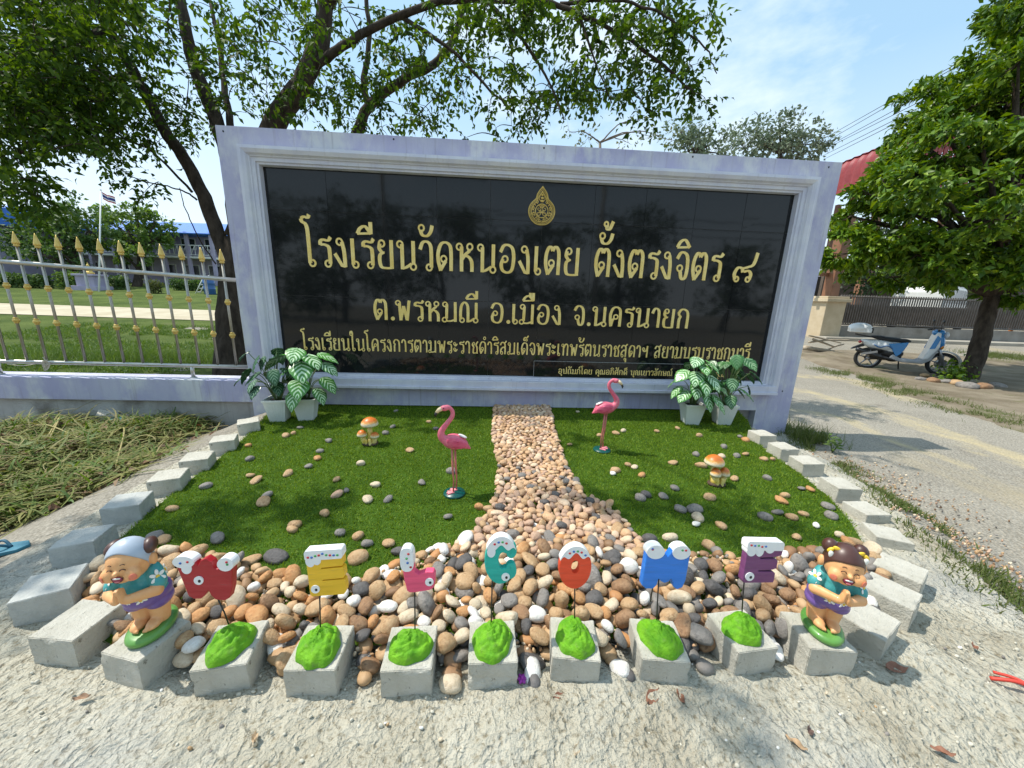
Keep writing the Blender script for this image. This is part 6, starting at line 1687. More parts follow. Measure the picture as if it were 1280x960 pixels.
# ------------------------------------------------------------------ school buildings, flag, shrine beyond the left fence
M_bluer = pmat('blue_metal_roof', (.03, .14, .50), (.05, .19, .60), 3, .45, .25, 8, stretch=(4, 1, 1))
M_lav = pmat('lavender_wall', (.34, .30, .42), (.42, .38, .50), 2, .85)
M_glass = pmat('dark_window', (.03, .035, .04), None, rough=.15)
M_wht = pmat('white_paint', (.72, .72, .70), None, rough=.6)
M_dkin = pmat('dark_wood', (.06, .045, .035), (.10, .075, .055), 4, .85)
def local_frame(u, depth):
    q = at(u, 400, depth); gz = float(ground_z(q[0], q[1])); return np.array([q[0], q[1], gz])
def school(b, label, w, h, roof_over, storeys, nwin, rz=0.0):
    root = empty('school_building', b, label, 'building', None, rz)
    mb = MB(); mb.box2((-w / 2, 0, -.5), (w / 2, 6, h)); mb.build('wall', M_lav, root)
    mb = MB()
    z0 = h - .05
    mb.add([(-w / 2 - roof_over, -1.7, z0 - .25), (w / 2 + roof_over, -1.7, z0 - .25), (w / 2 + roof_over, 3, z0 + 1.25), (-w / 2 - roof_over, 3, z0 + 1.25), (w / 2 + roof_over, 7.5, z0 - .25), (-w / 2 - roof_over, 7.5, z0 - .25),
            (-w / 2 - roof_over, -1.7, z0 - .33), (w / 2 + roof_over, -1.7, z0 - .33), (w / 2 + roof_over, 7.5, z0 - .33), (-w / 2 - roof_over, 7.5, z0 - .33)],
           [(0, 1, 2, 3), (3, 2, 4, 5), (0, 6, 7, 1), (6, 9, 8, 7), (5, 4, 8, 9), (0, 3, 5, 9, 6), (1, 7, 8, 4, 2)])
    mb.build('roof', M_bluer, root)
    hs = h / storeys
    for s in range(storeys):
        for i in range(nwin):
            x = -w / 2 + (i + .5) * w / nwin
            mb = MB(); mb.box((x, -.02, s * hs + hs * .55), (w / nwin * .62, .05, hs * .42)); f = mb.build('window', M_wht, root)
            mb = MB()
            for q in (-1, 1): mb.box((x + q * w / nwin * .145, -.05, s * hs + hs * .55), (w / nwin * .25, .02, hs * .36))
            mb.build('pane', M_glass, f)
    for i in range(nwin + 1):
        x = -w / 2 + i * w / nwin
        mb = MB(); mb.box((x, -1.4, h / 2 - .3), (.22, .22, h + .2)); mb.build('column', M_lav, root)
    if storeys > 1:
        mb = MB(); mb.box((0, -.75, hs), (w, 1.5, .15)); mb.build('balcony_floor', M_wht, root)
        mb = MB()
        mb.box((0, -1.45, hs + .95), (w, .06, .07)); mb.box((0, -1.45, hs + .2), (w, .05, .05))
        for i in range(int(w / .35)):
            x = -w / 2 + .35 * i; mb.box((x, -1.45, hs + .57), (.03, .03, .72)); 
            if i % 2: mb.tube([(x, -1.45, hs + .25), (x + .35, -1.45, hs + .9)], .02, 4)
        mb.build('balcony_railing', M_wht, root)
    return root
b = local_frame(195, 33); school(b, 'two storey lavender school building with a blue roof and balcony', 14, 4.35, .6, 2, 7, -.04)
b = local_frame(-130, 26); school(b, 'lavender school building with a blue roof at the left edge', 12, 4.6, .6, 2, 6, .05)
# flagpole
b = local_frame(131, 23)
root = empty('flagpole', b, 'thin white flagpole with the red, white and blue flag in the school yard', 'flagpole')
tp = at(126, 238, 23)
mb = MB(); mb.tube([(0, 0, -.1), (tp[0] - b[0], tp[1] - b[1], tp[2] - b[2])], [.05, .03], 8); mb.ell((tp[0] - b[0], tp[1] - b[1], tp[2] - b[2] + .03), .05, n=8, m=6); mb.build('pole', M_wht, root)
mb = MB(); V = []; 
fh, fw = .42, .72; o0 = np.array([tp[0] - b[0], tp[1] - b[1], tp[2] - b[2] - .08])
zs = [0, 1 / 6, 1 / 3, 2 / 3, 5 / 6, 1]
for r_ in range(5):
    mb.mat((0, 1, 2, 1, 0)[r_])
    vs = []; fs = []
    for i in range(13):
        t = i / 12
        for z in (zs[r_], zs[r_ + 1]):
            vs.append(o0 + np.array([.03 + fw * t * .93, .09 * math.sin(t * 7), -fh * z - .30 * t - .05 * math.sin(t * 5)]))
    for i in range(12): fs.append((2 * i, 2 * i + 2, 2 * i + 3, 2 * i + 1))
    mb.add(vs, fs)
fo = mb.build('flag', [pmat('flag_red', (.45, .02, .03), None, rough=.8), pmat('flag_white', (.75, .75, .75), None, rough=.8), pmat('flag_blue', (.02, .03, .2), None, rough=.8)], root, fixn=False)
# shrine
b = local_frame(125, 24)
root = empty('shrine', b, 'lavender stepped pedestal with a small golden figure in the school yard', 'shrine')
mb = MB(); mb.box((0, 0, .1), (1.5, 1.1, .3)); mb.box((0, 0, .55), (1.1, .8, .62)); mb.box((0, 0, .92), (1.3, 1.0, .12)); mb.build('pedestal', M_lav, root, bevel=.02)
mb = MB(); mb.ell((0, 0, 1.05), (.28, .2, .10)); mb.ell((0, 0, 1.25), (.15, .12, .2)); mb.ell((0, -.01, 1.5), (.08, .08, .1)); mb.cap((0, 0, 1.58), (0, 0, 1.72), .04, .01)
for s in (-1, 1): mb.cap((s * .15, 0, 1.34), (s * .2, -.05, 1.14), .05, .04); mb.cap((s * .2, -.05, 1.13), (s * .03, -.16, 1.1), .04, .03)
blob(mb, 'golden_figure', M_gold_dark, root, .02, 2)
# clipped hedges and flower bushes at the yard edge
def hedge(name, u0, u1, depth, h, label, mat, n, ls, cat='hedge'):
    a = at(u0, 400, depth); c = at(u1, 400, depth)
    V = []; 
    t = RNG.uniform(0, 1, n)
    P = a[None, :] * (1 - t[:, None]) + c[None, :] * t[:, None]
    P[:, 1] += RNG.uniform(-.35, .35, n)
    gz = ground_z(P[:, 0], P[:, 1])
    P[:, 2] = gz + h * RNG.uniform(.0, 1, n) ** .6 * (1 + .15 * np.sin(t * 30))
    Ln = RNG.uniform(.7, 1.3, n) * ls
    b = (P.min(0) + P.max(0)) / 2; b[2] = gz.mean()
    root = empty(name, b, label, cat)
    Vv, F = leaf_arrays(P, rdir(n, .3), rdir(n, 1.0), Ln, Ln * .55)
    o = np_obj('foliage', Vv, F, mat, root, tuple(b)); o.location = (0, 0, 0)
    mb = MB()
    for i in range(max(3, int(abs(u1 - u0) / 8))):
        q = a + (c - a) * ((i + .5) / max(3, int(abs(u1 - u0) / 8))); g = float(ground_z(q[0], q[1]))
        mb.tube([(q[0], q[1], g - .05), (q[0] + .05, q[1], g + h * .7)], [.03, .015], 5)
    o = mb.build('stems', M_bark, None, tuple(b)); o.parent = root; o.location = (0, 0, 0)
hedge('clipped_hedge', 12, 72, 24, .75, 'low clipped green hedge in front of the left school trees', M_bg1d, 2600, .16)
hedge('clipped_hedge', 225, 266, 26, .65, 'low green hedge by the school building, right of the shrine', M_bg1d, 2200, .16)
hedge('flowering_bush', 85, 112, 24, .95, 'leafy bush with pale tips left of the golden shrine', M_bg1, 1200, .16, 'bush')
hedge('flowering_bush', 150, 166, 25, .8, 'small dark bush right of the golden shrine', M_bg1d, 900, .15, 'bush')
hedge('yellow_bush', 196, 206, 23, .7, 'small yellowish bush near the balcony building', M_bg3, 500, .14, 'bush')
# white slide ladder and blue drum of the playground
b = local_frame(258, 24)
root = empty('playground_ladder', b, 'white leaning playground ladder by the school building', 'ladder')
mb = MB()
for s in (-.18, .18): mb.tube([(-.3, s, -.05), (.45, s, 1.15)], .035, 6)
mb.build('side_rails', M_wht, root)
for i in range(5):
    t = .12 + .19 * i; mb = MB(); mb.tube([(-.3 + .75 * t, -.18, -.05 + 1.2 * t), (-.3 + .75 * t, .18, -.05 + 1.2 * t)], .025, 6); mb.build('rung', M_wht, root)
b = local_frame(268, 23.6)
mb = MB(); mb.lathe([(.28, 0), (.30, .02), (.30, .32), (.315, .34), (.30, .36), (.30, .66), (.315, .68), (.30, .7), (.30, .95), (.28, .97), (.26, .95), (.001, .95)], n=20); o = mb.build('blue_drum', pmat('blue_plastic', (.04, .12, .32), None, rough=.4)); o.location = tuple(b); tag(o, 'blue plastic drum next to the white playground ladder', 'drum')

# ------------------------------------------------------------------ right side: gate pillar, iron fence, roofed hall, van, wires
FD = 14.4
def fpt(u, dz=0.0, d=FD):
    q = at(u, 400, d); return np.array([q[0], q[1], float(ground_z(q[0], q[1])) + dz])
M_beige = pmat('beige_render', (.50, .40, .26), (.58, .48, .33), 3, .85, .2, 40)
M_brownwood = pmat('brown_painted_post', (.20, .09, .045), (.26, .12, .06), 4, .6)
b = fpt(1027, 0, 14.0)
root = empty('gate_pillar', b, 'square beige gate pillar carrying a brown post, right behind the sign wall', 'pillar', None, .1)
mb = MB(); mb.box((0, 0, .62), (.86, .86, 1.4)); mb.build('shaft', M_beige, root, bevel=.02)
mb = MB(); mb.box((0, 0, 1.37), (1.06, 1.06, .12)); mb.box((0, 0, 1.47), (.94, .94, .08)); mb.build('cap', M_beige, root, bevel=.015)
mb = MB(); mb.box((.12, 0, 2.9), (.36, .36, 2.8)); mb.build('post', M_brownwood, root, bevel=.02)
mb = MB(); mb.box((-.5, .1, 3.0), (1.2, .12, .14)); mb.box((-.5, .1, 2.3), (1.2, .12, .12)); mb.build('crossbar', M_brownwood, root)
# low wall + bars
M_wall2 = pmat('grey_block_wall', (.20, .18, .155), (.30, .28, .25), 2.5, .95, .5, 30)
M_iron = pmat('dull_iron', (.10, .09, .08), (.15, .13, .115), 6, .55, metal=.3)
xa, xb = fpt(1044), fpt(1420)
root = empty('iron_fence', (xa + xb) / 2, 'long dark iron bar fence on a low grey wall, behind the scooter', 'fence')
def FF(mb, name, mat, **k):
    o = mb.build(name, mat, None, tuple(root.location), **k); o.parent = root; o.location = (0, 0, 0); return o
ln = np.linalg.norm((xb - xa)[:2]); ux = (xb - xa) / ln
za = xa[2]; 
def along(t, z): p = xa + (xb - xa) * t; return (p[0], p[1], p[2] + z)
yaw = math.atan2(ux[1], ux[0])
mb = MB(); c = (xa + xb) / 2; mb.box((c[0], c[1], c[2] + .02), (ln, .2, .75), rz=yaw); FF(mb, 'wall_base', M_wall2)
for z in (.46, 1.52):
    mb = MB(); mb.tube([along(0, z), along(1, z)], .03, 6); FF(mb, 'rail', M_iron)
mb = MB(); c = (xa + xb) / 2; mb.box((c[0] - ux[1] * -.1, c[1] + .12, c[2] + .86), (ln, .04, .72), rz=yaw); FF(mb, 'dark_backing_panel', M_dkin)
nb = 98
for i in range(nb):
    t = (i + .5) / nb * .8
    mb = MB(); mb.box(along(t, 1.01), (.035, .03, 1.16), rz=yaw); FF(mb, 'bar', M_iron)
mb = MB()
for i in range(24): mb.box(along(.8 + .2 * (i + .5) / 24, 1.01), (.035, .03, 1.16), rz=yaw)
o = FF(mb, 'far_bars', M_iron); o['kind'] = 'stuff'
# pale kerb strip in front of it
mb = MB(); c = (fpt(1044, 0, 13.4) + fpt(1420, 0, 13.4)) / 2; mb.box((c[0], c[1], c[2] + .0), (ln, .55, .2), rz=yaw); o = mb.build('kerb', pmat('pale_kerb', (.30, .27, .22), (.38, .35, .29), 3, .95), None, tuple(c), bevel=.02); tag(o, kind='structure')
# red roofed open hall
M_redroof = pmat('red_metal_roof', (.22, .028, .032), (.29, .042, .042), 3, .5, .0)
b = local_frame(1130, 20)
root = empty('roofed_hall', b, 'open hall with a curved red metal roof behind the dense tree', 'building')
e0 = at(1064, 196, 20) - b; lo = at(1052, 238, 20) - b; rg = at(1040, 202, 27) - b
Vx = np.array([CR[0], CR[1], 0]); Vx /= np.linalg.norm(Vx); Vy = np.array([-Vx[1], Vx[0], 0])
zt = e0[2]; zl = lo[2]
prof_ = []
for a in np.linspace(0, math.pi / 2, 8): prof_.append((-.85 * math.sin(a) * 1.0, zl + (zt - zl) * (1 - math.cos(a)) ** .9))   # curved eave
x0 = e0 @ Vx
mb = MB()
# rolled eave sheet: runs back from the street, curls down on the near side
nseg = 26; Ls = 13
ed = [(x0 + 10.5, zt + 2.4), (x0 + 1.0, zt + .12), (x0 + .45, zt + .02), (x0 + .12, zt - .25), (x0 - .02, zt - .7), (x0 - .04, zl - .05)]
ed = [tuple(p) for p in catmull(ed, 5)]
vs = []; fs = []
for i in range(nseg * 3 + 1):
    y = -.5 + Ls * i / (nseg * 3)
    rib = .05 if i % 3 == 0 else 0
    for k, (x, z) in enumerate(ed):
        n_ = (0, 1) if k < len(ed) * .5 else (-1, .2)
        vs.append(Vx * (x + n_[0] * rib) + Vy * y + np.array([0, 0, z + n_[1] * rib]))
m_ = len(ed)
for i in range(nseg * 3):
    for k in range(m_ - 1): fs.append((i * m_ + k, i * m_ + k + 1, (i + 1) * m_ + k + 1, (i + 1) * m_ + k))
mb.add(vs, fs); ro = mb.build('roof', M_redroof, root, fixn=False); s_ = ro.modifiers.new('t', 'SOLIDIFY'); s_.thickness = .03; bpy.context.view_layer.update(); evalmesh(ro)
vs = []
mb = MB()
for i in range(int(10.5 / .28)):
    x = x0 + .5 + .28 * i; zz = zt + (x - x0 - .5) / 10 * 2.35
    p = Vx * x + Vy * -.45
    mb.box((p[0], p[1], (zz + zl - .3) / 2), (.2, .05, zz - zl + .3), rz=math.atan2(Vx[1], Vx[0]))
mb.build('gable_cladding', M_redroof, root)
for x in (x0 + .5, x0 + 4, x0 + 8):
    for y in (.2, 6, 12):
        p = Vx * x + Vy * y; mb = MB(); mb.box((p[0], p[1], zt / 2), (.3, .3, zt + .2)); mb.build('column', M_brownwood, root)
mb = MB(); p = Vx * (x0 + 5) + Vy * 9; mb.box((p[0], p[1], 1.4), (9, .2, 3.2), rz=math.atan2(Vx[1], Vx[0])); mb.build('back_wall', M_dkin, root)
mb = MB(); p = Vx * (x0 + 9) + Vy * 2.2; mb.box((p[0], p[1], 1.3), (18, .2, 3.6), rz=math.atan2(Vx[1], Vx[0])); mb.build('dark_yard_backdrop', M_dkin, root)  # dark sheet added to stand for the shade in the yard
# white van parked in the yard
def van(b, rz):
    root = empty('parked_van', b, 'white van with an orange stripe parked behind the iron fence', 'van', None, rz)
    M_v = pmat('white_car_paint', (.74, .74, .70), None, rough=.25, coat=.4)
    mb = MB(); mb.prism([(-2.1, .35), (2.05, .35), (2.1, .8), (1.95, 1.0), (1.35, 1.2), (.85, 1.85), (.5, 1.95), (-1.9, 1.95), (-2.1, 1.7)], -.82, .82); mb.build('body', M_v, root, bevel=.06)
    for s in (-1, 1):
        mb = MB(); mb.prism([(.45, 1.22), (1.15, 1.22), (.78, 1.78), (.45, 1.8)], s * .80, s * .826); mb.prism([(-.75, 1.22), (.35, 1.22), (.35, 1.8), (-.75, 1.8)], s * .80, s * .826); mb.prism([(-1.95, 1.22), (-.85, 1.22), (-.85, 1.8), (-1.9, 1.8)], s * .80, s * .826); mb.build('side_window', M_glass, root)
        mb = MB(); mb.prism([(-2.05, .85), (1.9, .85), (1.85, 1.02), (-2.08, 1.02)], s * .80, s * .824); mb.build('stripe', pmat('orange_stripe', (.55, .16, .02), None, rough=.4), root)
        for x in (-1.35, 1.3):
            mb = MB(); mb.lathe([(.2, -.09), (.31, -.09), (.33, -.06), (.33, .06), (.31, .09), (.2, .09)], (x, s * .76, .33), 20, M=rot2(math.pi / 2)); w_ = mb.build('wheel', M_rubber, root)
            mb = MB(); mb.lathe([(.001, -.05), (.2, -.07), (.2, .07), (.001, .05)], (x, s * .77, .33), 16, M=rot2(math.pi / 2)); mb.build('rim', M_steel, w_)
    mb = MB(); mb.prism([(1.38, 1.24), (.92, 1.8), (.9, 1.8), (1.36, 1.22)], -.7, .7); mb.build('windscreen', M_glass, root)
    for s in (-1, 1): mb = MB(); mb.ell((2.05, s * .6, .85), (.06, .16, .1)); mb.build('headlight', M_steel, root)
b = fpt(1158, 0, 17); van(b, .45)
# orange barrier glimpsed at the right edge
b = fpt(1270, 0, 15.6)
root = empty('orange_barrier', b, 'orange slatted barrier at the right edge behind the fence', 'barrier', None, -.2)
M_or = pmat('orange_paint', (.55, .18, .04), None, rough=.6)
for z in (.55, .8, 1.05): mb = MB(); mb.box((0, 0, z), (2.4, .05, .12)); mb.build('slat', M_or, root)
for x in (-1.1, 0, 1.1): mb = MB(); mb.box((x, .06, .55), (.1, .08, 1.3)); mb.build('post', M_or, root)
# wires
M_wire = pmat('power_cable', (.03, .03, .03), None, rough=.6)
WR = [((1034, 171), (1142, 110)), ((1036, 175), (1142, 114)), ((1036, 182), (1138, 127)), ((1036, 184), (1136, 134)), ((1038, 190), (1118, 150)), ((1040, 194), (1112, 158))]
pole_top = at(1002, 196, 34)
for i, (a, b_) in enumerate(WR):
    A = at(a[0], a[1], 32); B = at(b_[0], b_[1], 20)
    d = B - A; A2 = A - d * .22; B2 = B + d * 1.3
    mb = MB(); mb.tube([A2 + (B2 - A2) * t + np.array([0, 0, -.25 * math.sin(math.pi * t)]) * 0 for t in np.linspace(0, 1, 9)], .018, 5)
    o = mb.build('power_line', M_wire, None, tuple((A2 + B2) / 2)); tag(o, 'black overhead cable running above the red hall roof into the tree', 'cable', 'overhead cables above the red roof')
# ---- driftwood pile by the pillar, stones round the tree foot
M_wood = pmat('bleached_wood', (.34, .28, .20), (.44, .37, .28), 8, .9, .5, 30, stretch=(1, 1, 6))
for i, (u0, v0, u1, v1, r, lab) in enumerate([(1004, 434, 1042, 441, .075, 'thick bleached log at the bottom of the wood pile by the sign wall'), (1008, 425, 1058, 421, .03, 'long thin bleached branch on top of the wood pile'), (1012, 420, 1040, 432, .035, 'short slanting branch in the wood pile'), (1030, 440, 1052, 428, .03, 'crooked branch at the right end of the wood pile'), (1006, 414, 1048, 426, .025, 'thin grey pole lying across the wood pile')]):
    a = gt(u0, 442); c = gt(u1, 442)
    za = .03 + (442 - v0) * .018; zc = .03 + (442 - v1) * .018
    a = a + np.array([0, 0, za]); c = c + np.array([0, 0, zc])
    mb = MB(); m_ = (a + c) / 2 + np.array([.05, .05, .03 * (i % 2)])
    q = catmull([a, m_, c], 6); mb.tube(q, [r * (1 - .4 * k / len(q)) for k in range(len(q))], 9)
    o = mb.build('driftwood', M_wood, None, tuple((a + c) / 2)); tag(o, lab, 'log')
for i, (u, v, s_) in enumerate([(1150, 478, .10), (1165, 480, .12), (1182, 481, .12), (1195, 483, .14), (1208, 487, .17), (1228, 488, .15), (1245, 486, .12), (1155, 473, .09)]):
    q = gt(u, v); put_stone('edging_rock', (q[0], q[1], float(ground_z(q[0], q[1])) + .07), s_ * .95, (0, 0, i * 1.3), ('grey', 'brown', 'grey', 'tan')[i % 4], 'rough rock in the ring round the foot of the shade tree', 'rock', 'rocks round the tree foot', i)

# ------------------------------------------------------------------ scooter
def scooter(pr, pf):
    d = pf - pr; wb = np.linalg.norm(d[:2]); yaw = math.atan2(d[1], d[0])
    base = (pr + pf) / 2; base[2] = float(ground_z(base[0], base[1])) + .02
    root = empty('scooter', base, 'blue and white scooter with a white top box, parked by the shade tree', 'scooter', None, yaw, wb / 1.28)
    M_w = pmat('scooter_white', (.66, .68, .68), None, rough=.3, coat=.4); M_b = pmat('scooter_blue', (.02, .20, .48), None, rough=.25, coat=.5); M_seat = pmat('seat_vinyl', (.014, .014, .015), None, rough=.55); M_alu = pmat('grey_alloy', (.36, .36, .37), None, rough=.35, metal=.8); M_g = pmat('grey_panel', (.34, .35, .36), None, rough=.4)
    xr, xf, R0 = -.64, .64, .265
    for x in (xr, xf):
        mb = MB(); n1 = 28
        prof = [(.205, -.04), (.24, -.046), (.262, -.03), (.266, 0), (.262, .03), (.24, .046), (.205, .04), (.205, -.04)]
        mb.lathe(prof, (x, 0, R0), n1, M=rot2(math.pi / 2), cap=False)
        w_ = mb.build('wheel', M_rubber, root)
        mb = MB(); mb.lathe([(.19, -.035), (.206, -.038), (.206, .038), (.19, .035), (.19, -.035)], (x, 0, R0), n1, M=rot2(math.pi / 2), cap=False)
        for k in range(5):
            a = k * 2 * math.pi / 5 + .3; mb.tube([(x + .03 * math.cos(a), 0, R0 + .03 * math.sin(a)), (x + .2 * math.cos(a), 0, R0 + .2 * math.sin(a))], [.022, .012], 6)
        mb.tube([(x, -.06, R0), (x, .06, R0)], .04, 12); mb.build('rim', M_alu, w_)
    mb = MB(); mb.lathe([(.06, -.052), (.11, -.052), (.11, -.048), (.06, -.048)], (xf, 0, R0), 20, M=rot2(math.pi / 2)); mb.build('brake_disc', M_steel, root)
    # rear body
    mb = MB()
    mb.ell((-.42, 0, .60), (.40, .15, .13), M=rot2(0, .10, 0), n=20); mb.ell((-.70, 0, .66), (.16, .10, .07), M=rot2(0, .25, 0)); mb.ell((-.22, 0, .55), (.20, .14, .17))
    blob(mb, 'tail_panel', M_w, root, .012, 3)
    for s in (-1, 1):
        mb = MB(); mb.prism([(-.36, .66), (-.02, .72), (-.04, .62), (-.12, .42), (-.18, .36)], s * .125, s * .155); mb.build('side_cover', M_b, root, bevel=.012)
        mb = MB(); mb.tube(catmull([(-.62, s * .148, .62), (-.5, s * .158, .56), (-.38, s * .158, .61), (-.28, s * .155, .55)], 5), .014, 6); mb.build('decal', pmat('decal_blue', (.03, .12, .3), None, rough=.4), root)
    mb = MB(); mb.ell((-.30, 0, .76), (.36, .13, .055), M=rot2(0, .08, 0), n=20); mb.ell((-.08, 0, .745), (.13, .11, .05)); mb.ell((-.55, 0, .80), (.16, .11, .04)); blob(mb, 'seat', M_seat, root, .01, 3)
    # floor, shield, front
    mb = MB(); mb.prism([(-.30, .30), (-.05, .24), (.30, .24), (.42, .34), (.50, .62), (.44, .64), (.30, .38), (.20, .31), (-.10, .33), (-.24, .42)], -.15, .15); mb.build('footboard', M_g, root, bevel=.02)
    mb = MB(); mb.prism([(.26, .34), (.36, .36), (.50, .66), (.46, .98), (.40, 1.0), (.36, .80), (.34, .62)], -.17, .17); mb.build('leg_shield', M_w, root, bevel=.03)
    mb = MB(); mb.ell((.50, 0, .78), (.09, .165, .22), M=rot2(0, -.2, 0), n=18); mb.ell((.45, 0, .98), (.11, .14, .08)); blob(mb, 'front_apron', M_b, root, .01, 3)
    for s in (-1, 1):
        mb = MB(); mb.prism([(.33, .60), (.42, .62), (.47, .86), (.40, .92)], s * .168, s * .182); mb.build('shield_inlay', M_b, root, bevel=.006)
        mb = MB(); mb.ell((.54, s * .10, .66), (.035, .05, .05)); mb.build('turn_signal', pmat('amber_lens', (.6, .22, .02), None, rough=.2), root)
    mb = MB(); mb.ell((.58, 0, .93), (.05, .10, .075)); mb.build('headlight', pmat('lamp_glass', (.7, .72, .74), None, rough=.1), root)
    mb = MB()
    for i in range(11):
        a = math.radians(10 + 15 * i)
    prof_ = [(xf + .31 * math.cos(a), R0 + .31 * math.sin(a)) for a in np.radians(np.linspace(12, 140, 12))]
    inn = [(xf + .285 * math.cos(a), R0 + .285 * math.sin(a)) for a in np.radians(np.linspace(12, 140, 12))]
    strip(mb, prof_, inn, -.065, .065, False); mb.build('front_fender', M_w, root)
    for s in (-1, 1):
        mb = MB(); mb.tube([(xf, s * .075, R0), (.555, s * .075, .52), (.50, s * .06, .66)], [.03, .026, .03], 10); mb.build('fork_leg', M_alu, root)
    mb = MB(); mb.tube([(.46, 0, .9), (.42, 0, 1.03)], .035, 10); mb.tube([(.36, -.31, 1.03), (.42, -.12, 1.05), (.42, .12, 1.05), (.36, .31, 1.03)], .014, 8); mb.build('handlebar', M_black, root)
    for s in (-1, 1):
        mb = MB(); mb.tube([(.36, s * .31, 1.03), (.39, s * .20, 1.045)], .02, 10); mb.build('grip', M_rubber, root)
        mb = MB(); mb.tube([(.42, s * .19, 1.05), (.40, s * .26, 1.20)], .006, 6); mb.ell((.40, s * .28, 1.235), (.02, .06, .04)); mb.build('mirror', M_black, root)
    # engine, exhaust, stands
    mb = MB(); mb.box((-.42, .02, .32), (.5, .16, .14)); mb.ell((-.2, 0, .33), (.16, .12, .11)); mb.ell((-.24, 0, .43), (.22, .125, .14)); mb.ell((-.5, 0, .50), (.2, .11, .08)); mb.cap((-.64, .08, .27), (-.3, .09, .33), .06, .07); blob(mb, 'engine', M_black, root, .014, 2)
    mb = MB(); mb.cap((-.20, -.13, .28), (-.46, -.15, .34), .025, .04); mb.cap((-.46, -.15, .34), (-.88, -.15, .47), .052, .058); mb.build('exhaust', pmat('dark_exhaust', (.05, .05, .052), None, rough=.4, metal=.6), root)
    mb = MB(); mb.box((-.68, -.212, .415), (.3, .008, .05), M=rot2(0, -.30, 0)); mb.build('heat_guard', M_alu, root)
    mb = MB(); mb.prism([(-.80, .62), (-.98, .50), (-1.0, .46), (-.90, .50), (-.76, .56)], -.06, .06); mb.build('mudguard', M_black, root, bevel=.008)
    mb = MB(); mb.ell((-.86, 0, .66), (.03, .09, .04)); mb.build('tail_light', pmat('red_lens', (.4, .02, .02), None, rough=.2), root)
    for s in (-1, 1): mb = MB(); mb.tube([(-.62, s * .05, .50), (-.66, s * .1, .30)], .02, 8); mb.build('shock_absorber', M_alu, root)
    mb = MB(); mb.tube([(-.05, .12, .25), (.02, .24, .0)], .014, 8); mb.build('side_stand', M_black, root)
    mb = MB(); mb.tube([(-.60, -.08, .78), (-.98, -.08, .84), (-.98, .08, .84), (-.60, .08, .78)], .014, 8); mb.build('rack', M_black, root)
    mb = MB(); mb.ell((-.92, 0, 1.0), (.23, .21, .13), n=20, m=14); mb.box((-.92, 0, .94), (.40, .36, .10)); blob(mb, 'top_box', M_w, root, .012, 4)
    mb = MB(); mb.box((-.70, 0, .95), (.05, .2, .12)); mb.build('top_box_lock', M_black, root, bevel=.01)
scooter(gt(1081, 461), gt(1172, 470))

# ------------------------------------------------------------------ weeds, cut grass, leaves, small litter
def ribbons(name, n, posf, Lr, wr, mat, label, cat, segs=6, bend=1.2, lift=.5, flat=.0):
    V = []; F = []
    b = 0
    for i in range(n):
        x, y, z = posf()
        L_ = RNG.uniform(*Lr); w_ = RNG.uniform(*wr); az = RNG.uniform(0, 2 * np.pi)
        el = RNG.uniform(flat, lift); d = np.array([math.cos(az) * math.cos(el), math.sin(az) * math.cos(el), math.sin(el)])
        tw = RNG.uniform(-bend, bend); fall = RNG.uniform(.3, 1.2)
        p = np.array([x, y, z]); st = L_ / segs
        for k in range(segs + 1):
            t = k / segs
            s = np.array([-d[1], d[0], .35 * math.sin(i)]); s /= np.linalg.norm(s)
            ww = w_ * (1 - t ** 2) * .5 + .0004
            V += [p - s * ww, p + s * ww]
            if k < segs: F.append((b + 2 * k, b + 2 * k + 1, b + 2 * k + 3, b + 2 * k + 2))
            a = tw / segs; d = np.array([d[0] * math.cos(a) - d[1] * math.sin(a), d[0] * math.sin(a) + d[1] * math.cos(a), d[2] - fall / segs]); d /= np.linalg.norm(d)
            p = p + d * st
            g = float(GHEAP(p[0], p[1])) + .004
            if p[2] < g: p[2] = g
        b += 2 * (segs + 1)
    o = np_obj(name, np.array(V), np.array(F), mat)
    return tag(o, label, cat, None, 'stuff')
HC = [gt(60, 590), gt(150, 555), gt(20, 560), gt(210, 540), gt(100, 615), gt(-60, 580), gt(-40, 640), gt(20, 640)]
HR = [(.60, .19), (.46, .13), (.58, .17), (.32, .08), (.38, .11), (.7, .2), (.42, .11), (.32, .08)]
def GHEAP(x, y):
    h = 0.0
    for c, (r, hh) in zip(HC, HR):
        q = ((x - c[0]) ** 2 + (y - c[1]) ** 2) / r ** 2
        if q < 4: h = max(h, hh * math.exp(-q * 1.2))
    return float(ground_z(x, y)) + h
M_straw = leafmat('cut_grass', [(.10, .13, .022), (.17, .20, .04), (.26, .25, .075), (.08, .135, .018), (.32, .28, .12), (.14, .10, .04)], .3, .7)
M_greenw = leafmat('fresh_weed', [(.06, .12, .02), (.10, .17, .03), (.14, .21, .045)], .3, .6)
M_deadl = leafmat('dead_leaf', [(.12, .06, .03), (.20, .11, .06), (.28, .19, .11), (.09, .05, .03)], .2, .7)
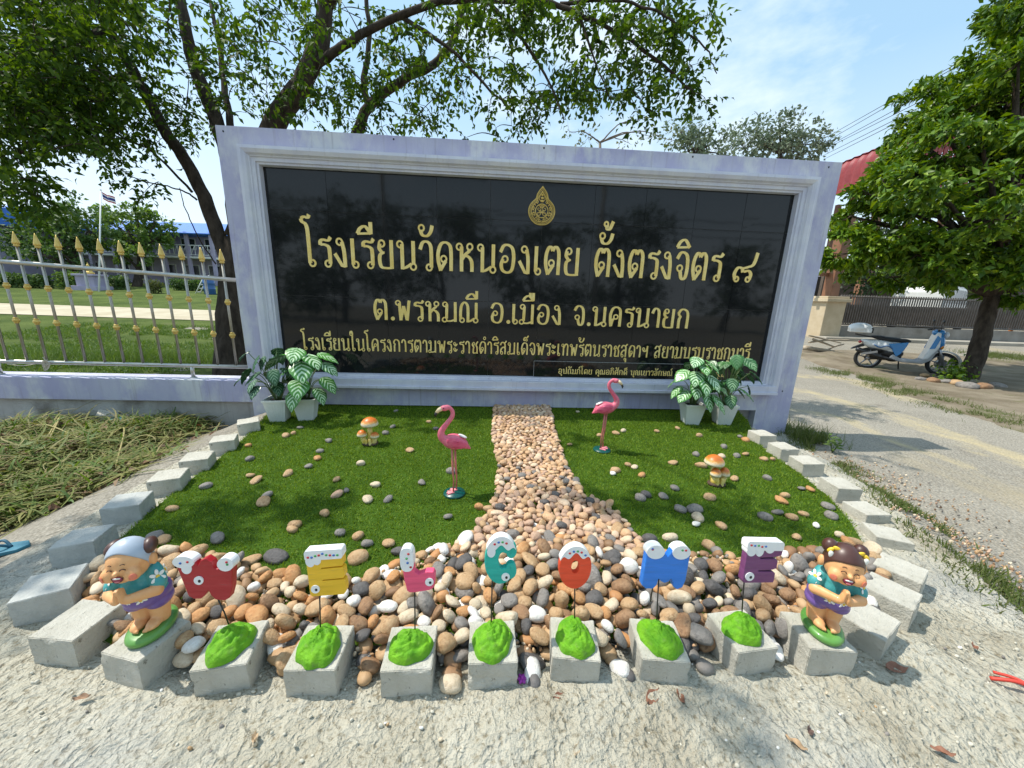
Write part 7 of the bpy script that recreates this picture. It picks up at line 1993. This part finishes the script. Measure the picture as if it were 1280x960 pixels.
# the mound itself: earth and litter below the cut grass
gx = np.linspace(-5.2, -1.9, 110); gy = np.linspace(1.0, 3.95, 100)
GX2, GY2 = np.meshgrid(gx, gy, indexing='ij')
GZ2 = np.array([GHEAP(a, b) for a, b in zip(GX2.ravel(), GY2.ravel())]).reshape(GX2.shape) - .015 + .02 * fbm(GX2, GY2, 9, 4.4, 3)
base_z = ground_z(GX2, GY2)
GZ2 = np.where(GZ2 - base_z < .02, base_z - .06, GZ2)
o = np_obj('litter_heap', np.stack([GX2, GY2, GZ2], -1).reshape(-1, 3), grid_faces(110, 100), pmat('leaf_litter', (.085, .075, .03), (.17, .14, .07), 9, .95, .9, 40, c3=(.10, .05, .03), s3=4, lo3=.5, hi3=.65, spec=.1), smooth=True)
tag(o, 'heap of withered leaves and soil at the foot of the low wall', 'heap', None, 'stuff')
def hp(spread=1.0):
    def f():
        while True:
            k = RNG.integers(0, len(HC)); c = HC[k]; r = HR[k][0] * spread
            x = c[0] + RNG.normal() * r * .55; y = min(c[1] + RNG.normal() * r * .55, 3.9)
            if garden_d(x, y) > .34: return x, y, GHEAP(x, y) + RNG.uniform(-.01, .05)
    return f
ribbons('cut_grass', 7000, hp(), (.08, .38), (.005, .015), M_straw, 'heap of cut yellow green grass drying by the low wall', 'grass', 6, 1.6, .7)
ribbons('fresh_weeds', 1800, hp(), (.06, .17), (.010, .024), M_greenw, 'fresh green weeds growing through the heap of cut grass', 'weeds', 5, 1.0, 1.2, .2)
n = 900; pts_ = np.array([hp(1.25)() for _ in range(n)])
V, F = leaf_arrays(pts_, rdir(n) * np.array([1, 1, .3]), rdir(n, 2.0), RNG.uniform(.04, .10, n), RNG.uniform(.02, .05, n))
o = np_obj('fallen_leaves', V, F, M_deadl); tag(o, 'brown fallen leaves mixed in the cut grass heap', 'leaves', None, 'stuff')
# thick yellowing stalks looping over the heap
for i, (u0, v0, u1, v1, u2, v2) in enumerate([(45, 610, 82, 548, 60, 600), (75, 598, 150, 545, 128, 590), (0, 545, 70, 535, 130, 545), (120, 590, 160, 560, 148, 600), (20, 575, 60, 560, 110, 575)]):
    a, b_, c = gt(u0, v0), gt(u1, v1), gt(u2, v2)
    for q in (a, b_, c): q[2] = GHEAP(q[0], q[1]) + .03
    b_[2] += .06
    mb = MB(); mb.tube(catmull([a, b_, c], 8), .006, 6); o = mb.build('grass_stalk', pmat('yellow_stalk', (.32, .27, .10), None, rough=.7), None, tuple(b_)); tag(o, 'long yellowing stalk looping over the heap of cut grass', 'stalk', 'yellow stalks on the heap')
# grass and weeds along the road side of the apron
def strip_grass(name, pxs, spread, n, L0, L1, mat, label, lean=.9, wd=(.004, .008)):
    P = np.array([gt(*p)[:2] for p in pxs]); s = np.r_[0, np.cumsum(np.hypot(*np.diff(P, axis=0).T))]
    t = RNG.uniform(0, s[-1], n); x = np.interp(t, s, P[:, 0]) + RNG.normal(size=n) * spread; y = np.interp(t, s, P[:, 1]) + RNG.normal(size=n) * spread
    k = fbm(x, y, 2.2, 7.7, 3) > -.12
    x, y = x[k], y[k]
    z = ground_z(x, y)
    o = blades(name, x, y, z, RNG.uniform(L0, L1, len(x)), RNG.uniform(*wd, len(x)), mat, lean)
    return tag(o, label, 'grass')
M_road_gr = leafmat('roadside_grass', [(.07, .11, .02), (.11, .15, .035), (.17, .18, .07)], .3, .7)
strip_grass('roadside_weeds', [(985, 535), (1010, 560), (1060, 590), (1130, 638), (1180, 682), (1235, 725), (1290, 772)], .09, 8000, .02, .065, M_road_gr, 'low weeds along the road side of the cement apron')
strip_grass('post_weeds', [(985, 538), (1005, 548), (1030, 560)], .12, 1500, .06, .20, M_road_gr, 'taller weeds at the foot of the right sign post', .8)
strip_grass('verge_grass', [(1030, 462), (1080, 474), (1140, 492), (1200, 512), (1290, 535)], .22, 9000, .03, .10, M_road_gr, 'patchy grass along the verge in front of the scooter')
strip_grass('verge_tufts', [(1225, 445), (1260, 446), (1300, 450)], .35, 5000, .05, .16, M_road_gr, 'green grass patch right of the shade tree')
strip_grass('fence_grass', [(-60, 452), (60, 452), (160, 452), (262, 452)], .35, 14000, .10, .32, M_greenw, 'uncut grass growing behind the steel fence')
n = 60000
x = RNG.uniform(-13, -2.6, n); y = RNG.uniform(4.5, 12.5, n); k = fbm(x[:], y[:], .9, 2.9, 3) > -.15
x, y = x[k], y[k]
o = blades('field_blades', x, y, ground_z(x, y) + .01, RNG.uniform(.05, .13, len(x)), RNG.uniform(.010, .018, len(x)), M_greenw, 1.0); tag(o, 'green grass of the school field beyond the fence', 'grass')
# small leafy sprout beside the cubes
p = gt(1040, 566)
root = empty('leafy_sprout', p, 'small leafy sprout in the grass right of the edging cubes', 'plant')
mb = MB(); Pl = []; Dl = []
for k in range(5):
    a = k * 1.3; e = np.array([.06 * math.cos(a), .06 * math.sin(a), .12 + .03 * (k % 3)]); mb.tube([(0, 0, 0), e * .6, e], .003, 5)
    for q in range(5): Pl.append(p + e * (.4 + .15 * q)); Dl.append([math.cos(a + q), math.sin(a + q), .3])
mb.build('stem', M_greenw, root)
V, F = leaf_arrays(np.array(Pl), np.array(Dl), rdir(len(Pl), 2), np.full(len(Pl), .07), np.full(len(Pl), .03)); o = np_obj('leaves', V, F, M_greenw, root, tuple(p)); o.location = (0, 0, 0)
p = gt(1180, 462)
bb = bR + np.array([-.55, -.15, 0])
root = empty('low_shrub', bb, 'small green shrub at the foot of the shade tree, by the front wheel', 'shrub')
n = 260; Pl = bb + np.abs(RNG.normal(size=(n, 3))) * np.array([.20, .16, .17]) * np.where(RNG.random((n, 1)) < .5, np.array([[1, 1, 1]]), np.array([[-1, -1, 1]])) + np.array([0, 0, .05])
V, F = leaf_arrays(Pl, rdir(n, .3), rdir(n, 1.5), RNG.uniform(.07, .12, n), RNG.uniform(.04, .07, n)); o = np_obj('foliage', V, F, M_right, root, tuple(bb)); o.location = (0, 0, 0)
mb = MB()
for k in range(9): mb.tube([(0, 0, -.03), (.2 * math.cos(k * 2.4), .18 * math.sin(k * 2.4), .3)], [.008, .003], 5)
mb.build('stems', M_bark, root)
# gravel crumbs on apron and road shoulder
def crumbs(name, n, pos, r0, r1, mats, label):
    items = []
    for i in range(n):
        x, y = pos(); r = sr_.uniform(r0, r1) ** 1.0
        items.append(((x, y, float(ground_z(x, y)) + .014), r, (sr_.uniform(0, 6), sr_.uniform(0, 6), 0), sr_.choice(mats), i))
    stuff_stones(name, items, label)
def pos_ap():
    while True:
        x, y = sr_.uniform(-1.9, 2.3), sr_.uniform(.1, 1.0)
        if garden_d(x, y) > .02 and inb(x, y): return x, y
SM['cement'] = pmat('cement_crumb', (.48, .445, .35), (.60, .57, .48), 3, .95)
crumbs('cement_crumbs', 1500, pos_ap, .002, .0075, ['cement'] * 14 + ['cream', 'tan', 'white', 'grey'], 'small crumbs of cement and grit lying on the apron')
sh = [gt(*q)[:2] for q in [(1050, 585), (1120, 625), (1190, 680), (1270, 745)]]
def pos_sh():
    t = sr_.uniform(0, 2.999); i = int(t); q = sh[i] + (sh[i + 1] - sh[i]) * (t - i)
    return q[0] + abs(sr_.gauss(.18, .22)), q[1] + sr_.gauss(.12, .2)
crumbs('shoulder_gravel', 800, pos_sh, .004, .011, ['grey', 'tan', 'pinkish', 'cream', 'brown'], 'loose gravel on the shoulder of the road')
# dry leaves on the apron
def dry_leaf(u, v, L_, label, rz, col=(.16, .07, .04)):
    q = gt(u, v); z = float(q[2]) + .025
    nu_ = 8; V = []; F = []
    for i in range(nu_ + 1):
        t = i / nu_; w_ = .22 * L_ * math.sin(math.pi * min(.999, t * .97 + .03)) ** 1.1
        for j in (-1, -.5, 0, .5, 1):
            V.append(((t - .5) * L_, j * w_, .10 * L_ * (2 * t - 1) ** 2 + .3 * w_ * abs(j) + .004 * math.sin(9 * t + j * 3)))
    for i in range(nu_):
        for j in range(4): a = i * 5 + j; F.append((a, a + 5, a + 6, a + 1))
    o = np_obj('dry_leaf', V, F, pmat('dry_leaf_brown', col, tuple(c * 1.7 for c in col), 40, .7), smooth=True)
    o.location = (q[0], q[1], z); o.rotation_euler = (.15, .1, rz); tag(o, label, 'leaf')
dry_leaf(814, 879, .075, 'curled brown leaf on the cement in front of the blue M cube', .7)
dry_leaf(849, 879, .045, 'small upright brown leaf right of the curled one', 1.6)
dry_leaf(1117, 843, .085, 'long thin brown leaf on the cement right of the girl figurine', 0.0)
dry_leaf(697, 878, .04, 'small reddish leaf on the cement in front of the orange O cube', .4)
dry_leaf(993, 938, .05, 'pale brown leaf near the bottom edge, right of centre', 2.2, (.24, .16, .09))
dry_leaf(720, 946, .04, 'small pale leaf at the bottom edge below the orange O cube', 1.1, (.3, .24, .16))
dry_leaf(1010, 922, .035, 'tiny dark leaf in the bottom right part of the apron', 1.0, (.08, .05, .04))
dry_leaf(1175, 948, .05, 'brown leaf close to the bottom right corner', 2.6)
dry_leaf(105, 880, .04, 'small brown leaf at the lower left of the apron', .3, (.2, .12, .07))
dry_leaf(1215, 815, .04, 'small brown leaf on the slab far right of the girl figurine', .9)
dry_leaf(320, 930, .035, 'small tan leaf below the red W cube', 2.0, (.28, .2, .12))
# purple flower bud
q = gt(652, 857); mb = MB()
for k in range(6): mb.ell((.009 * math.cos(k * 1.05), .009 * math.sin(k * 1.05), .008), (.009, .006, .005), M=rot2(0, 0, k * 1.05), n=8, m=5)
mb.ell((0, 0, .012), .006, n=8, m=6); o = mb.build('purple_flower', pmat('purple_petal', (.32, .03, .30), None, rough=.6)); o.location = (q[0], q[1], q[2] + .02); tag(o, 'tiny purple flower dropped beside the cube of the teal C', 'flower')
# red plastic strap at the right edge
mb = MB(); q = gt(1272, 872)
mb.tube(catmull([(q[0] - .05, q[1] + .04, q[2] + .03), (q[0], q[1] + .01, q[2] + .05), (q[0] + .06, q[1] - .02, q[2] + .03)], 6), .006, 6); mb.tube(catmull([(q[0] - .01, q[1] + .06, q[2] + .03), (q[0] + .03, q[1] + .02, q[2] + .04), (q[0] + .05, q[1] - .05, q[2] + .03)], 6), .005, 6)
o = mb.build('red_strap', pmat('red_plastic', (.55, .05, .03), None, rough=.5), None, (q[0], q[1], q[2])); tag(o, 'bit of torn red plastic strap at the right photo edge', 'strap')
# blue rubber sandal at the left edge
q = gt(-12, 697)
root = empty('sandal', (q[0], q[1], q[2] + .02), 'blue rubber sandal lying at the left edge of the cement', 'sandal', None, .35)
mb = MB(); sole = [(-.12, -.032), (-.06, -.04), (0, -.033), (.06, -.042), (.11, -.035), (.135, 0), (.11, .04), (.05, .045), (0, .034), (-.06, .036), (-.12, .03), (-.135, 0)]
mb.add([(x, y, 0) for x, y in sole] + [(x, y, .018) for x, y in sole], [tuple(reversed(range(12))), tuple(range(12, 24))] + [(i, (i + 1) % 12, 12 + (i + 1) % 12, 12 + i) for i in range(12)]); mb.build('sole', pmat('sandal_blue', (.03, .17, .24), None, rough=.6), root, bevel=.004)
mb = MB()
for s in (-1, 1): mb.tube(catmull([(.075, 0, .018), (.04, s * .022, .045), (-.02, s * .036, .016)], 6), .006, 6)
mb.build('strap', pmat('sandal_strap', (.02, .10, .16), None, rough=.6), root)
# crumpled turquoise bag and rubble chunk by the wall
q = gt(152, 535); mb = MB(); mb.ell((0, 0, .04), (.07, .05, .045)); mb.ell((.06, .01, .03), (.05, .03, .03)); o = mb.build('crumpled_bag', pmat('turquoise_plastic', (.12, .32, .33), None, rough=.4))
for v in o.data.vertices: v.co *= 1 + .35 * mnoise.noise(v.co * 40)
o.location = (q[0], q[1], GHEAP(q[0], q[1])); tag(o, 'crumpled turquoise plastic bag by the low wall', 'bag')
q = gt(138, 533); mb = MB(); mb.box((0, 0, .06), (.16, .12, .12), M=rot2(.3, .2, .6)); o = mb.build('rubble_chunk', M_conc, bevel=.012); o.location = (q[0], q[1], GHEAP(q[0], q[1])); tag(o, 'grey cement chunk lying against the low wall', 'rubble')
# ------------------------------------------------------------------ what the polished granite mirrors: the other side of the road, behind the camera
M_mir = leafmat('roadside_leaf', [(.03, .06, .012), (.05, .09, .02), (.08, .12, .03)], .3, .6)
for i, (x, y, s_) in enumerate([(-7.5, -12, 1.2), (-2.6, -13, 1.15), (2.2, -12, 1.0), (7.5, -14, 1.2), (13, -12, .9), (-14, -14, 1.4)]):
    b = np.array([x, y, float(ground_z(x, y))])
    cl = [(b + np.array([sr_.uniform(-1.9, 1.9) * s_, sr_.uniform(-1, 1) * s_, (2.9 + sr_.uniform(-1.9, 1.9)) * s_]), sr_.uniform(.7, 1.2) * s_) for _ in range(11)]
    crown_tree('roadside_tree', b, 'leafy roadside tree across the road, mirrored in the granite', 'trees mirrored in the granite', cl, [b, b + np.array([.1, 0, 1.4 * s_]), b + np.array([0, .1, 2.6 * s_])], None, 260, .26, M_mir, M_bark, .16, .5, .4)
M_cpole = pmat('concrete_pole', (.30, .29, .27), (.38, .37, .34), 3, .9)
for i, x in enumerate((-4.6, 4.9)):
    root = empty('utility_pole', (x, -9.5, float(ground_z(x, -9.5))), 'concrete utility pole across the road, mirrored in the granite', 'utility pole', 'poles mirrored in the granite')
    mb = MB(); mb.tube([(0, 0, -.2), (0, 0, 8.5)], [.12, .08], 10); mb.build('pole', M_cpole, root)
    for z in (6.9, 7.9):
        mb = MB(); mb.box((0, 0, z), (1.7, .1, .1)); cb_ = mb.build('crossarm', M_cpole, root)
        for q in (-.7, 0, .7): mb = MB(); mb.lathe([(.03, 0), (.05, .04), (.03, .08), (.045, .12), (.001, .15)], (q, 0, z + .05), 10); mb.build('insulator', M_wht, cb_)
for z in (4.2, 4.5, 4.9, 6.98, 7.98, 6.2):
    mb = MB(); mb.tube([(-40, -9.5, z), (-4.6, -9.5, z), (0, -9.5, z - .2), (4.9, -9.5, z), (40, -9.5, z)], .02, 5); o = mb.build('roadside_cable', M_wire, None, (0, -9.5, z)); tag(o, 'overhead cable across the road, mirrored in the granite', 'cable', 'cables mirrored in the granite')
